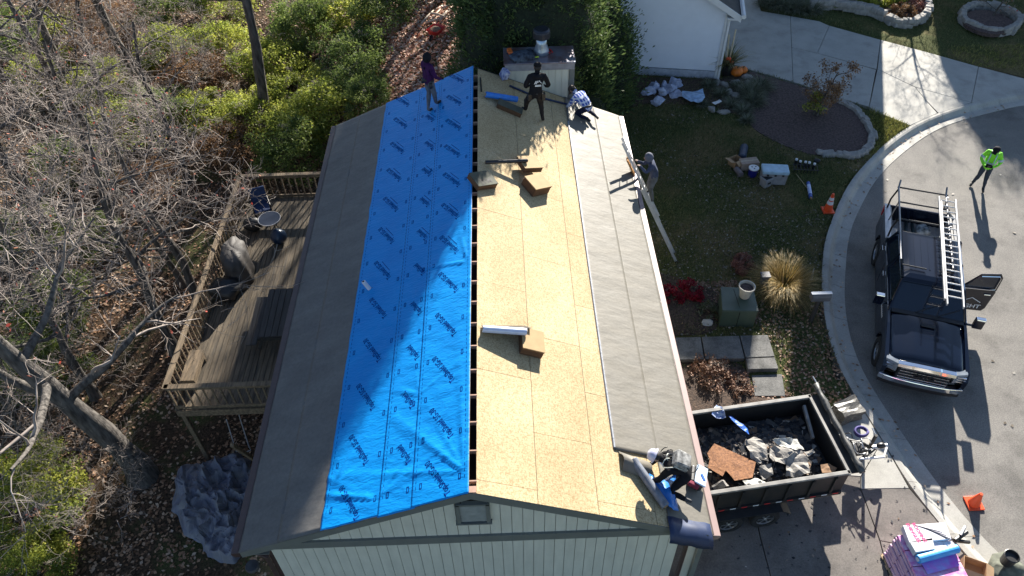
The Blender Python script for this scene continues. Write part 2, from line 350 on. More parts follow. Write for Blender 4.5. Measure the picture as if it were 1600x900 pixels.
# our driveway
od = struct(bpy.data.objects.new('driveway', None)); S.collection.objects.link(od)
slabs(od, 'slab', [
    [(1333,615),(1379,689),(1345,745),(1290,740),(1260,690),(1290,640)], [(1345,745),(1379,689),(1421,763),(1345,764)]], -2.735, C_conc)
slabs(od, 'slab', [
    [(1345,764),(1421,763),(1463,812),(1491,848),(1400,850),(1375,845)],
    [(1290,740),(1345,745),(1345,764),(1375,845),(1404,960),(1220,960),(1188,839),(1180,800),(1165,745)],
    [(1165,745),(1180,800),(1188,839),(1220,960),(1000,960),(1000,745)],
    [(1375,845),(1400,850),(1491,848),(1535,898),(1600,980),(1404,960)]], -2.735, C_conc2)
# stepping slabs of the garden path
pw = struct(bpy.data.objects.new('garden_path', None)); S.collection.objects.link(pw)
slabs(pw, 'paver', [[(1020,528),(1095,526),(1101,561),(1025,563)], [(1096,526),(1155,524),(1164,560),(1102,561)],
    [(1156,524),(1200,523),(1211,557),(1165,559)], [(1165,560),(1211,558),(1217,576),(1168,577)]], -2.62, C_slab, .16)
slabs(pw, 'paver', [[(1174,586),(1222,584),(1228,619),(1179,619)]], -2.72, C_slab, .12)
def bed(name, pts, z, m, h=.05):
    P = [at(x, y, z) for x, y in pts]; P = smoothpl(resample(P+[P[0]], 40), 1)[:-1]
    area = sum(P[i].x*P[(i+1)%len(P)].y-P[(i+1)%len(P)].x*P[i].y for i in range(len(P)))
    if area < 0: P = P[::-1]
    b_ = MB(); c = sum(P, Vector())/len(P); c.z = z+h*.5
    n_ = len(P); rings = [[p-Vector((0,0,h+.1)) for p in P], [p for p in P], [p.lerp(c, .12)+Vector((0,0,h*.4)) for p in P], [p.lerp(c, .6)+Vector((0,0,h*.6)) for p in P]]
    b_.loft(rings); o = b_.build(name, m); return struct(o), P
bed('mulch_bed', [(1172,112),(1240,131),(1300,152),(1345,172),(1362,200),(1355,232),(1320,247),(1270,243),(1230,230),(1180,205),(1160,180),(1120,170),(1100,150),(1130,118)], -2.74, C_mulch)
bed('foundation_bed', [(940,112),(960,118),(1110,124),(1130,120),(1110,165),(1020,160),(960,172),(940,180)], -2.74, mat('brown_mulch', (.12,.08,.055), .95, scale=14, c2=(.03,.02,.015), bump=1, bscale=30))
C_bedleaf = mat('leafy_soil', (.10,.065,.045), .95, scale=16, c2=(.03,.02,.016), bump=1, bscale=25)
bed('leaf_bed', [(1040,565),(1160,565),(1172,590),(1178,622),(1240,625),(1240,660),(1060,680),(1020,600)], -2.75, C_bedleaf)
bed('leaf_bed', [(1010,420),(1120,450),(1125,505),(1110,522),(1030,526),(1000,480)], -2.75, C_bedleaf)
# ================================================================ the house being re-roofed
house = thing('house', 'sage sided house, blue membrane left of its ridge and bare boards right', 'house', (0, 0, 0))
# bare strand board
def osb_mat():
    m = bpy.data.materials.new('strand_board'); m.use_nodes = True; n = m.node_tree.nodes; l = m.node_tree.links; b = n['Principled BSDF']
    b.inputs['Roughness'].default_value = .8; b.inputs['Specular IOR Level'].default_value = .2
    tc = n.new('ShaderNodeTexCoord')
    def V(scale, rot):
        mp = n.new('ShaderNodeMapping'); mp.inputs['Scale'].default_value = scale; mp.inputs['Rotation'].default_value = (0, 0, rot); l.new(tc.outputs['Object'], mp.inputs[0])
        v = n.new('ShaderNodeTexVoronoi'); v.inputs['Scale'].default_value = 1; l.new(mp.outputs[0], v.inputs['Vector']); return v
    a, c = V((72, 27, 9), .5), V((29, 82, 9), -.4)
    s1 = n.new('ShaderNodeSeparateColor'); l.new(a.outputs['Color'], s1.inputs[0]); s2 = n.new('ShaderNodeSeparateColor'); l.new(c.outputs['Color'], s2.inputs[0])
    mul = n.new('ShaderNodeMath'); mul.operation = 'MULTIPLY'; l.new(s1.outputs[0], mul.inputs[0]); l.new(s2.outputs[1], mul.inputs[1])
    r = n.new('ShaderNodeValToRGB'); e = r.color_ramp.elements; e[0].position = .0; e[0].color = (.38,.28,.15,1); e[1].position = .5; e[1].color = (.60,.48,.30,1)
    e2 = e.new(.12); e2.color = (.51,.40,.24,1); l.new(mul.outputs[0], r.inputs[0])
    big = n.new('ShaderNodeTexNoise'); big.inputs['Scale'].default_value = .7; l.new(tc.outputs['Object'], big.inputs['Vector'])
    r2 = n.new('ShaderNodeValToRGB'); r2.color_ramp.elements[0].position = .35; r2.color_ramp.elements[0].color = (.85,.83,.79,1); r2.color_ramp.elements[1].position = .65; r2.color_ramp.elements[1].color = (1,1,1,1); l.new(big.outputs['Fac'], r2.inputs[0])
    info = n.new('ShaderNodeObjectInfo'); r3 = n.new('ShaderNodeValToRGB'); r3.color_ramp.elements[0].color = (.89,.88,.86,1); r3.color_ramp.elements[1].color = (1,1,1,1); l.new(info.outputs['Random'], r3.inputs[0])
    m1 = n.new('ShaderNodeMixRGB'); m1.blend_type = 'MULTIPLY'; m1.inputs[0].default_value = 1; l.new(r.outputs[0], m1.inputs[1]); l.new(r2.outputs[0], m1.inputs[2])
    m2 = n.new('ShaderNodeMixRGB'); m2.blend_type = 'MULTIPLY'; m2.inputs[0].default_value = 1; l.new(m1.outputs[0], m2.inputs[1]); l.new(r3.outputs[0], m2.inputs[2]); l.new(m2.outputs[0], b.inputs['Base Color'])
    bp = n.new('ShaderNodeBump'); bp.inputs['Strength'].default_value = .35; bp.inputs['Distance'].default_value = .01; l.new(mul.outputs[0], bp.inputs['Height']); l.new(bp.outputs[0], b.inputs['Normal'])
    return m
C_osb = osb_mat()
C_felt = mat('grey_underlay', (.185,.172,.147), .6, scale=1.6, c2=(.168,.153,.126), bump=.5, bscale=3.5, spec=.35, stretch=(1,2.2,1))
C_feltL = mat('shade_dark_underlay', (.135,.13,.122), .62, scale=1.2, c2=(.105,.10,.095), bump=.5, bscale=3, stretch=(1,2.2,1)); grit(C_feltL, 14, .8, .8, .8); grit(C_felt, 18, .88)  # left strips: same underlay as the right, slope shade put into the colour
C_feltedge = mat('underlay_edge', (.14,.15,.18), .6, scale=20, c2=(.32,.34,.38))
def blue_mat():
    m = mat('blue_membrane', (.0,.25,.66), .5, scale=1.1, c2=(.0,.215,.60), spec=.18)
    n = m.node_tree.nodes; l = m.node_tree.links; b = n['Principled BSDF']; tc = n['Texture Coordinate']
    mp = n.new('ShaderNodeMapping'); mp.inputs['Scale'].default_value = (7, 19, 7); mp.inputs['Rotation'].default_value = (0,0,.25); l.new(tc.outputs['Object'], mp.inputs[0])
    a = n.new('ShaderNodeTexNoise'); a.inputs['Scale'].default_value = 1; a.inputs['Detail'].default_value = 2.5; a.inputs['Distortion'].default_value = .6; l.new(mp.outputs[0], a.inputs['Vector'])
    bp = n.new('ShaderNodeBump'); bp.inputs['Strength'].default_value = 1; bp.inputs['Distance'].default_value = .010; l.new(a.outputs['Fac'], bp.inputs['Height']); l.new(bp.outputs[0], b.inputs['Normal'])
    return m
C_bluem = blue_mat()
C_ink = mat('navy_print', (.005,.02,.16), .95, spec=.0, var=.02)
def slopebox(mb, x0, x1, y0, y1, top, th, mi=0):
    """a plate lying on the roof plane"""
    vs = []
    for dz in (top-th, top):
        for x, y in ((x0,y0),(x1,y0),(x1,y1),(x0,y1)): vs.append((x, y, rz(x)+dz))
    return mb.add(vs, [(0,3,2,1),(4,5,6,7),(0,1,5,4),(1,2,6,5),(2,3,7,6),(3,0,4,7)], mi)
rows = [.10, 1.16, 2.26, 3.36, 4.45]
for i in range(4):
    y = [.27, -.96, .27, -.96][i]; cuts = [0.]+[y+2.44*k for k in range(0 if y > 0 else 1, 8) if .05 < y+2.44*k < HL-.05]+[HL]
    for a, b in zip(cuts, cuts[1:]):
        g = .004
        slopebox(MB(), rows[i]+g, rows[i+1]-g, a+g, b-g, random.uniform(-.002, .002), .016).build('roof_board', C_osb, house)
lb = MB(); slopebox(lb, -4.45, -.02, 0, HL, 0, .016); lb.build('roof_deck', C_osb, house)
# open slot at the ridge with the rafter tips showing
mb = MB(); mb.box((.04, HL/2, HH-.38), (.5, HL-.1, .02)); mb.box((-.20, HL/2, HH-.32), (.02, HL-.1, .3)); mb.box((.28, HL/2, HH-.34), (.02, HL-.1, .3)); mb.build('attic_opening', C_dark, house)
for k in range(23):
    y = .24+k*.608; mb = MB(); mb.box((.045, y, HH-.085), (.13, .024, .10)); mb.build('rafter', mat('rafter_wood', (.48,.30,.22), .8), house)
MB().box((.04, .06, HH-.065), (.12, .12, .12)).build('rafter', mat('rafter_wood'), house)
# grey strips: two on the left slope, two on the right
def felt(x0, x1, y0, y1, top, name='underlayment_strip', m=C_felt, seed=0, amp=.004, fn=None, edge=False):
    nx = max(6, int(abs(x1-x0)/.06)); ny = max(6, int((y1-y0)/.10)); V = []; 
    for j in range(ny+1):
        for i in range(nx+1):
            x = x0+(x1-x0)*i/nx; y = y0+(y1-y0)*j/ny; p = Vector((x*1.2, y*3.1, seed*7.7))
            w = amp*(mnoise.noise(p)+.6*mnoise.noise(p*2.3)) + top
            if fn: w += fn(x, y)
            V.append((x, y, rz(x)+w+amp))
    k = nx+1; F = [(j*k+i, j*k+i+1, (j+1)*k+i+1, (j+1)*k+i) for j in range(ny) for i in range(nx)]
    if x1 < x0: F = [f[::-1] for f in F]
    mb = MB(); mb.add(V, F); return mb
def strip(x0, x1, y0, y1, top, m=C_felt, seed=0, **k):
    o = felt(min(x0,x1), max(x0,x1), y0, y1, top, m=m, seed=seed, **k).build('underlayment_strip', m, house, smooth=True)
    s = o.modifiers.new('thick', 'SOLIDIFY'); s.thickness = .003; s.offset = -1; return o
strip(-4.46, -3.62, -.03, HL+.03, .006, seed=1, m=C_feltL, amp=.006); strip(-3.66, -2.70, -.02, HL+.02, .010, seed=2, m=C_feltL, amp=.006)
C_feltR = C_felt
strip(3.60, 4.46, -.05, HL+.03, .006, seed=3, amp=.009)
strip(2.72, 3.64, 1.45, HL+.02, .018, seed=4, amp=.009)
MB().tube([(2.73, y, rz(2.73)+.018) for y in (1.5, 5, 9, 12.7)], .026, 6).jitter(.01).build('underlayment_edge', C_feltedge, house)
# flap of the lowest strip hanging over the rake
mb = MB(); vs = []
for j, (y, dz) in enumerate([(.20,.03),(.0,.034),(-.12,.01),(-.2,-.08),(-.22,-.2)]):
    for i in range(9): x = 3.58+.86*i/8; vs.append((x, y+.01*sin(i*2), rz(x)+dz+.012*sin(i*1.3+j)))
mb.add(vs, [(j*9+i, (j+1)*9+i, (j+1)*9+i+1, j*9+i+1) for j in range(4) for i in range(8)])
C_navy = mat('navy_and_flap_shade', (.015,.03,.085), .5, scale=6, var=.1)  # the hanging flap's shade is put into this navy
mb.build('underlayment_flap', C_navy, house, smooth=True).modifiers.new('t', 'SOLIDIFY').thickness = .004
# blue membrane: wrinkles shared by the sheet and by its print
fans = [(-.12, .42, 9, 2.6), (-1.75, .35, 8, 2.2), (-2.62, .9, 6, 1.0), (-.10, 5.7, 4, 1.6), (-1.05, 2.4, 4, 1.2)]
rngf = random.Random(5); creases = []
for ax, ay, n_, R_ in fans:
    for k in range(n_):
        th = radians(rngf.uniform(62, 172)) if ax > -1 else radians(rngf.uniform(20, 165))
        creases.append((ax, ay, cos(th), sin(th), R_*rngf.uniform(.5, 1.1), rngf.uniform(.008, .022)))
def wr(x, y):
    lit = 1/(1+math.exp((y-(2.6+2.2*(x+2.8)))*1.1))
    w = .0035*(mnoise.noise(Vector((x*2, y*5, 3)))+.5*mnoise.noise(Vector((x*5, y*11, 9))))*(1+1.6*lit)
    for ax, ay, c, s, R_, A in creases:
        dx, dy = x-ax, y-ay; r = dx*c+dy*s
        if r <= 0 or r > R_*2: continue
        d = abs(-dx*s+dy*c); wd = .018+.03*r
        if d > wd*3: continue
        w += A*math.exp(-(d/wd)**2)*min(1, r*6)*math.exp(-(r/R_)**2)
    e = -x - .03
    return w+.004
def bluestrip(x0, x1, top, y0, y1):
    def edge(x, y): return 0
    nx = int((x1-x0)/.035); ny = int((y1-y0)/.045); V = []
    for j in range(ny+1):
        for i in range(nx+1):
            x = x0+(x1-x0)*i/nx; y = y0+(y1-y0)*j/ny
            if j == 0: y += .025*mnoise.noise(Vector((x*3, 1, 1)))
            if i == 0 and x0 < -2: x += .02*mnoise.noise(Vector((1, y*2.5, 1)))
            V.append((x, y, rz(x)+top+wr(x, y)))
    k = nx+1; mb = MB(); mb.add(V, [(j*k+i, j*k+i+1, (j+1)*k+i+1, (j+1)*k+i) for j in range(ny) for i in range(nx)])
    o = mb.build('blue_membrane_strip', C_bluem, house, smooth=True); o['label'] = 'blue printed membrane strip running the length of the slope'
    s = o.modifiers.new('thick', 'SOLIDIFY'); s.thickness = .002; s.offset = -1; return o
bs = [bluestrip(-2.78, -1.60, .022, -.02, HL+.05), bluestrip(-1.68, -.98, .025, -.05, HL+.02), bluestrip(-1.06, -.025, .028, -.03, HL+.06)]
def drape(off):
    def f(co): return Vector((co.x, co.y, rz(co.x)+off+wr(co.x, co.y)))
    return f
cols = [[(626,193),(621,232),(616,274),(611,320),(604,369),(598,423),(591,482),(582,548),(572,621),(561,703),(546,786),(630,160)],
        [(672,186),(671,228),(667,270),(664,317),(660,368),(656,422),(651,483),(646,552),(638,626),(632,711)],
        [(714,124),(710,158),(709,196),(707,237),(706,282),(704,331),(702,383),(701,442),(697,508),(693,578),(690,662),(684,748)]]
for ci, cl in enumerate(cols):
    off = .004+[.022,.025,.028][ci]; mbp = None; parts = []
    for q in cl:
        P = onroof(*q)
        if not .3 < P.y < 13.9: continue
        d = Vector((-.46, .82, 0)); d.z = MS*d.x*1; d.normalize(); nrm = Vector((-MS, 0, 1)).normalized(); up = nrm.cross(d)
        M4 = Matrix((( d.x, up.x, nrm.x, P.x), (d.y, up.y, nrm.y, P.y), (d.z, up.z, nrm.z, P.z), (0,0,0,1)))
        s_ = 'TopShield' if ci == 1 else 'TopShield SG-30'
        o = text(s_, .178, C_ink, M4, 'printed_lettering', bs[ci], bold=.0015, sx=.73 if ci != 1 else .70, warp=drape(off))
        bar = MB(); L_ = .27 if ci == 1 else .30; v4 = []
        if P.y > 6:
            for i in range(9):
                for hgt in (-.125, -.113): v4.append(drape(off)(M4@Vector((-L_+.1+L_*2*i/8*.8, hgt, 0))))
            bar.add(v4, [(2*i, 2*i+2, 2*i+3, 2*i+1) for i in range(8)]); parts.append(bar.build('b', C_ink))
    # marks along the strip's edges
    mk = MB(); x0, x1 = [(-2.78,-1.6),(-1.68,-.98),(-1.06,-.03)][ci]
    for xe in ((x0+.16), (x1-.16)):
        y = .35
        while y < 13.7:
            for i in range(2):
                for j in range(2): pass
            a = drape(off)
            w_, l_ = .012, .06
            for (dx0, dx1, dy0, dy1) in ((-w_-.012,-w_,-l_,l_), (w_,w_+.012,-l_,l_), (-w_,w_,-l_,-l_+.014), (-w_,w_,l_-.014,l_)):
                mk.add([a(Vector((xe+dx, y+dy, 0))) for dx, dy in ((dx0,dy0),(dx1,dy0),(dx1,dy1),(dx0,dy1))], [(0,1,2,3)])
            y += .93
        y = .3; xl = xe+(.09 if xe < (x0+x1)/2 else -.09)*-1
        while y < 13.8:
            mk.add([a(Vector((xl+dx, y+dy, 0))) for dx, dy in ((-.004,0),(.004,0),(.004,.06),(-.004,.06))], [(0,1,2,3)]); y += .115
    parts.append(mk.build('b', C_ink))
    # one lettering mesh per strip
    bm = bmesh.new()
    for o in parts: bm.from_mesh(o.data)
    me = bpy.data.meshes.new('printed_marks'); bm.to_mesh(me); bm.free(); me.materials.append(C_ink)
    for o in parts: d_ = o.data; bpy.data.objects.remove(o); bpy.data.meshes.remove(d_)
    obj('printed_marks', me, bs[ci])['kind'] = 'stuff'
# body of the house and its gable trim
mb = MB(); mb.box((0, 7.01, -2.9), (7.88, 13.6, 5.5)); mb.build('wall', C_siding, house)
g = MB(); g.add([(-3.94,.19,-.15),(3.94,.19,-.15),(3.94,.19,.05),(0,.19,1.72),(-3.94,.19,.05),(-3.94,13.8,-.15),(3.94,13.8,-.15),(3.94,13.8,.05),(0,13.8,1.72),(-3.94,13.8,.05)], [(0,1,2,3,4),(5,9,8,7,6)]); g.build('gable_wall', C_siding, house)
x = -3.95; pw_ = .2015
C_sid = [C_siding]
while x < 3.9:
    x2 = min(x+pw_, 3.93)
    MB().prism([(x+.005,.20,-5.7),(x+.005,.155,-5.7),(x2-.005,.155,-5.7),(x2-.005,.20,-5.7)], 5.57).build('siding_board', C_siding, house)
    t0, t1 = rz(x)-.17, rz(x2)-.17
    if max(t0, t1) > .12 and not (-.30 < (x+x2)/2 < .30):
        t0, t1 = max(t0, .11), max(t1, .11); mb = MB()
        mb.add([(x+.005,.13,.10),(x2-.005,.13,.10),(x2-.005,.13,t1),(x+.005,.13,t0),(x+.005,.19,.10),(x2-.005,.19,.10),(x2-.005,.19,t1),(x+.005,.19,t0)], [(0,1,2,3),(4,7,6,5),(0,4,5,1),(1,5,6,2),(2,6,7,3),(3,7,4,0)])
        mb.build('siding_board', C_siding, house)
    elif max(t0, t1) > .12:
        MB().box(((x+x2)/2,.16,.44),(x2-x-.01,.06,.68)).build('siding_board', C_siding, house)
    x = x2+1e-4
MB().box((0,.115,-.005),(8.1,.07,.23)).build('frieze_board', C_trim, house)
for s in (-1, 1):
    mb = MB(); vs = []
    for x, dzt, dzb in ((0,-.018,-.22),(s*4.44,-.018,-.22)):
        for y in (-.012,.05): vs += [(x, y, rz(x)+dzt), (x, y, rz(x)+dzb)]
    mb.add(vs, [(0,1,5,4),(2,6,7,3),(0,4,6,2),(1,3,7,5),(4,5,7,6),(0,2,3,1)] if s > 0 else [(0,4,5,1),(2,3,7,6),(0,2,6,4),(1,5,7,3),(4,6,7,5),(0,1,3,2)]); mb.build('rake_board', C_trim, house)
    mb = MB(); vs = []
    for x in (0, s*4.4):
        for y in (.05,.16): vs += [(x, y, rz(x)-.18), (x, y, rz(x)-.20)]
    mb.add(vs, [(0,1,5,4),(2,6,7,3),(0,4,6,2),(1,3,7,5),(4,5,7,6),(0,2,3,1)]); mb.build('soffit', C_trim, house)
    mb = MB(); mb.box((s*4.2, 7, -.24), (.5, 13.9, .02)); mb.box((s*4.42, 7, -.12), (.03, 13.96, .21)); mb.build('fascia', C_trim if s < 0 else C_trim, house)
    mb = MB(); mb.add([(s*3.94,.09,-.14),(s*4.43,.02,-.22),(s*4.43,.02,-.03),(s*3.94,.09,.12),(s*3.94,.3,-.14),(s*4.43,.3,-.22),(s*4.43,.3,-.03),(s*3.94,.3,.12)], [(0,1,2,3),(4,7,6,5),(0,4,5,1),(1,5,6,2),(2,6,7,3),(3,7,4,0)]); mb.build('eave_return', C_siding, house)
for s, m in ((-1, C_brown), (1, C_gutter)):
    mb = MB(); prof = [(4.44,.012),(4.60,-.012),(4.61,-.05),(4.56,-.15),(4.45,-.16)]
    rings = [[(s*x, y, z) for x, z in prof] for y in (-.03, HL+.02)]; mb.loft(rings); mb.build('gutter', m, house, bevel=.006)
    MB().box((s*4.468, HL/2, .010), (.02, HL, .012)).build('drip_edge', C_brown, house)
# round elbow under the left gutter's end and two downspouts
MB().lathe((-4.36,.0,-.62), [(.02,-.08),(.12,-.07),(.14,0),(.12,.04),(.02,.05)], 16).build('gutter_outlet', mat('outlet_grey', (.05,.05,.055), .5), house)
for s in (-1, 1):
    mb = MB(); mb.tube([(s*4.42,.25,-.15),(s*4.40,.2,-.3),(s*4.07,.12,-.46),(s*4.07,.12,-5.4)], .05, 6); mb.build('downspout', C_brown, house)
MB().box((-3.99,.17,-2.9),(.07,.05,5.5)).build('corner_board', C_brown, house)
MB().box((4.3,.35,-2.9),(.22,.1,5.2)).build('corner_board', C_siding, house)
MB().box((4.42,.35,-2.9),(.1,.3,5.2)).build('corner_board', C_trim, house)
# louvred gable vent
v = MB(); v.box((-.27,.10,1.00),(.07,.09,.66)); v.box((.27,.10,1.00),(.07,.09,.66)); v.box((0,.10,.66),(.66,.12,.04)); v.box((0,.10,1.32),(.6,.09,.05))
v = v.build('gable_vent', C_trim, house); MB().box((0,.125,1.0),(.5,.01,.62)).build('vent_opening', C_dark, v)
for i in range(8): MB().box((0,.10,.72+i*.078),(.47,.012,.058), Matrix.Rotation(-.5,3,'X')).build('slat', mat('louvre', (.27,.285,.26), .6), v)
# back rake edge cap
MB().add([(-4.46,HL+.0,-.01),(0,HL+.0,HH-.01),(4.46,HL,-.01),(4.46,HL+.07,-.02),(0,HL+.07,HH-.02),(-4.46,HL+.07,-.02)], [(0,1,4,5),(1,2,3,4)]).build('rake_edge', C_black, house).modifiers.new('t','SOLIDIFY').thickness = .02
# ---------------------------------------------------------------- chimney chase
ch = thing('chimney', 'boxed sage sided chimney with rusty metal top rising behind the far gable', 'chimney', (1.95, 14.5, 0))
mb = MB(); mb.box((0,.02,-1.2),(1.9,.84,6.1)); mb.build('wall', C_siding, ch)
x = -.93
for i in range(9): MB().box((x+i*.2+.1,-.415,.3),(.19,.03,2.86)).build('siding_board', C_siding, ch)
MB().box((-.99,-.40,.2),(.12,.1,3.4)).build('corner_board', mat('rust_trim', (.20,.11,.07), .7), ch)
MB().box((.97,-.40,.2),(.16,.1,3.4)).build('corner_board', C_trim, ch); MB().box((1.0,.05,.2),(.06,.86,3.4)).build('corner_board', C_trim, ch)
MB().box((0,-.44,1.80),(2.08,.05,.2)).build('frieze_board', mat('faded_trim', (.32,.31,.33), .6), ch)
C_cap = mat('weathered_metal', (.30,.33,.40), .35, .6, scale=2.2, c2=(.20,.12,.12))
mb = MB(); mb.box((0,.02,1.92),(2.14,.98,.05)); mb.build('metal_cap', C_cap, ch, bevel=.01)
mb = MB(); mb.lathe((.08,.12,1.95), [(.24,0),(.22,.12),(.16,.3),(.17,.55)], 20); mb.build('flue', mat('flue_steel', (.45,.55,.68), .3, .7), ch, smooth=True)
mb = MB(); mb.lathe((.08,.12,2.45), [(.16,0),(.26,.02),(.26,.2),(.25,.22),(.25,.24),(.20,.28)], 20); mb.build('flue_cap', mat('dark_steel', (.05,.055,.07), .4, .5), ch)
# neighbour's house: gable wall towards us
nb = thing('neighbour_house', 'pale blue shaded white sided house end beside the concrete driveway', 'house', (0,0,0))
A = at(948, 113, -2.75); B = at(1119, 123, -2.75); ex = (B-A); ex.z = 0; wl = ex.length; ex.normalize(); ey = Vector((-ex.y, ex.x, 0))
A2 = A - ex*2.5; WLn = wl+2.5; R3 = Matrix(((ex.x, ey.x, 0),(ex.y, ey.y, 0),(0,0,1)))
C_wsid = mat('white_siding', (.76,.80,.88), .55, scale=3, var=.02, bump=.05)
def L(x, y, z): return A2+R3@Vector((x, y, z))
ND = 11; eh = 2.95
def wall_poly(name, pts, m, th=.1): 
    a = [L(*p) for p in pts]; b_ = [p+ey*th for p in a]; n_ = len(a); MB().add(a+b_, [tuple(range(n_)), tuple(range(2*n_-1, n_-1, -1))]+[(i, n_+i, n_+(i+1)%n_, (i+1)%n_) for i in range(n_)]).build(name, m, nb)
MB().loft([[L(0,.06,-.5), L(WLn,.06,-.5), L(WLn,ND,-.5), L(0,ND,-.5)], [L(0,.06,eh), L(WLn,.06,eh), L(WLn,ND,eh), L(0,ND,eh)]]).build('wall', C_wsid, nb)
wall_poly('foundation', [(0,-.02,-.4),(WLn,-.02,-.4),(WLn,-.02,.32),(0,-.02,.32)], mat('painted_block', (.50,.53,.60), .7), .06)
lap = .2; z = .36; k = 0
while z < eh+1.9:
    half = WLn/2; cut = max(0, (z+.1-eh)/.62)
    x0, x1 = (0, WLn) if z < eh else (cut, WLn-cut)
    if x1-x0 > .3:
        mb = MB(); a = [L(x0,-.018,z), L(x1,-.018,z), L(x1,-.002,z+lap), L(x0,-.002,z+lap), L(x0,.06,z), L(x1,.06,z), L(x1,.06,z+lap), L(x0,.06,z+lap)]
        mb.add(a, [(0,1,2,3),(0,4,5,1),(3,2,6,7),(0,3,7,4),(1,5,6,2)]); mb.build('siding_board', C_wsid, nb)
    z += lap
for s in (0, 1):
    xr, xe = WLn/2, (-.45 if s == 0 else WLn+.45); zr, ze = eh+.62*WLn/2, eh-.25
    mb = MB(); a = []
    for t in (0, .12):
        for y in (-.35, ND+.3): a += [L(xr, y, zr+t), L(xe, y, ze+t)]
    mb.add(a, [(0,1,3,2),(4,6,7,5),(0,4,5,1),(2,3,7,6),(1,5,7,3),(0,2,6,4)]); mb.build('roof', mat('dark_shingle', (.09,.085,.08), .9, bump=.6, bscale=30), nb)
    mb = MB(); a = []
    for y in (-.37, -.33): a += [L(xr, y, zr+.13), L(xe, y, ze+.13), L(xe, y, ze-.12), L(xr, y, zr-.12)]
    mb.add(a, [(0,1,2,3),(4,7,6,5),(0,4,5,1),(3,2,6,7),(1,5,6,2)]); mb.build('rake_board', C_white, nb)
MB().box(L(WLn+.2,-.1,eh-.25), (.5,.55,.06), R3).build('soffit', C_white, nb)
mb = MB(); mb.tube([L(WLn+.52,-.45,eh-.1), L(WLn+.52,ND,eh-.1)], .09, 6); mb.build('gutter', C_white, nb)
mb = MB(); mb.tube([L(WLn+.5,-.3,eh-.12), L(WLn+.42,-.25,eh-.3), L(WLn+.06,-.08,eh-.42), L(WLn+.05,-.08,.05), L(WLn+.12,-.3,-.02)], .055, 6); mb.build('downspout', C_white, nb)
MB().box(L(WLn-.03,-.03,eh/2-.3), (.12,.05,eh+.4), R3).build('corner_board', C_white, nb)
# unseen house beyond, block heights and roof notch shaped to shade the lawn
h2 = thing('unseen_house', 'unseen tall pale house beyond the white house, shaped for its shade on the lawn', 'house', (*uvp(0, 37.5), 0), -SUN_AZ)
for (a, b_, ev, rd) in ((.7, 4.80, 7.2, 10.7), (4.7, 5.85, 6.4, 8.9), (5.76, 8.4, 7.2, 10.7)):
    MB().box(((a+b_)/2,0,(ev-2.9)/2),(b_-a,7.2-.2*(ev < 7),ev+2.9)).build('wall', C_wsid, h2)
    g = MB(); g.add([(a,-3.7,ev),(b_,-3.7,ev),(b_,0,rd),(a,0,rd),(b_,3.7,ev),(a,3.7,ev)], [(0,1,2,3),(3,2,4,5),(1,4,2),(0,3,5),(0,5,4,1)]); g.build('roof', mat('dark_shingle'), h2)
for x in (1.8, 3.6, 7.1):
    for zz in (-.6, 2.4, 5.0): w_ = MB().box((x,-3.63,zz+.6),(1.0,.06,1.3)).build('window', C_white, h2); MB().box((x,-3.665,zz+.6),(.85,.02,1.15)).build('pane', C_glass, w_)
# ================================================================ trees and plants
C_bark = mat('grey_bark', (.15,.135,.12), .9, scale=11, c2=(.035,.03,.026), bump=1., bscale=26, stretch=(1,1,.22))
C_twig = mat('twig_bark', (.38,.325,.285), .8, scale=3, c2=(.17,.135,.115))
C_redleaf = ramp_attr('clinging_leaves', [(0,(.45,.06,.04)),(.5,(.5,.16,.10)),(1,(.55,.32,.22))], trans=.3)
class Tubes:
    def __init__(s): s.V = []; s.F = []; s.n = 0
    def add(s, pts, rs, n):
        m = len(pts); P = np.array(pts); rs = np.array(rs)*(1+(.10 if n > 5 else .0)*np.sin(np.arange(m)*2.3+pts[0][0]*9)); T = np.gradient(P, axis=0); T /= np.linalg.norm(T, axis=1)[:, None]+1e-9
        ref = np.array([.31,.77,.55]); A = np.cross(T, ref); A /= np.linalg.norm(A, axis=1)[:, None]+1e-9; B = np.cross(T, A)
        q = np.arange(n)*2*pi/n; ring = A[:, None]*np.cos(q)[None, :, None]+B[:, None]*np.sin(q)[None, :, None]
        s.V.append((P[:, None]+ring*np.array(rs)[:, None, None]).reshape(-1, 3))
        i = np.arange(m-1)[:, None]*n+np.arange(n)[None]; j = np.arange(m-1)[:, None]*n+(np.arange(n)[None]+1) % n
        s.F.append(np.stack([i, j, j+n, i+n], -1).reshape(-1, 4)+s.n); s.n += m*n
    def mesh(s, name, m, smooth_=True):
        V = np.concatenate(s.V); F = np.concatenate(s.F); me = bpy.data.meshes.new(name)
        me.vertices.add(len(V)); me.vertices.foreach_set('co', V.astype(np.float32).ravel()); me.loops.add(F.size); me.loops.foreach_set('vertex_index', F.astype(np.int32).ravel())
        me.polygons.add(len(F)); me.polygons.foreach_set('loop_start', np.arange(0, F.size, 4, dtype=np.int32)); me.polygons.foreach_set('loop_total', np.full(len(F), 4, np.int32))
        me.polygons.foreach_set('use_smooth', np.ones(len(F), bool)); me.materials.append(m); me.update(); me.validate(); return me
def path(rng, p, d, L, nseg, wob, up):
    pts = [p]; st_ = L/nseg; d = d/np.linalg.norm(d)
    for _ in range(nseg):
        d = d+rng.normal(0, wob, 3)+np.array([0,0,up]); d /= np.linalg.norm(d); p = p+d*st_; pts.append(p)
    return pts
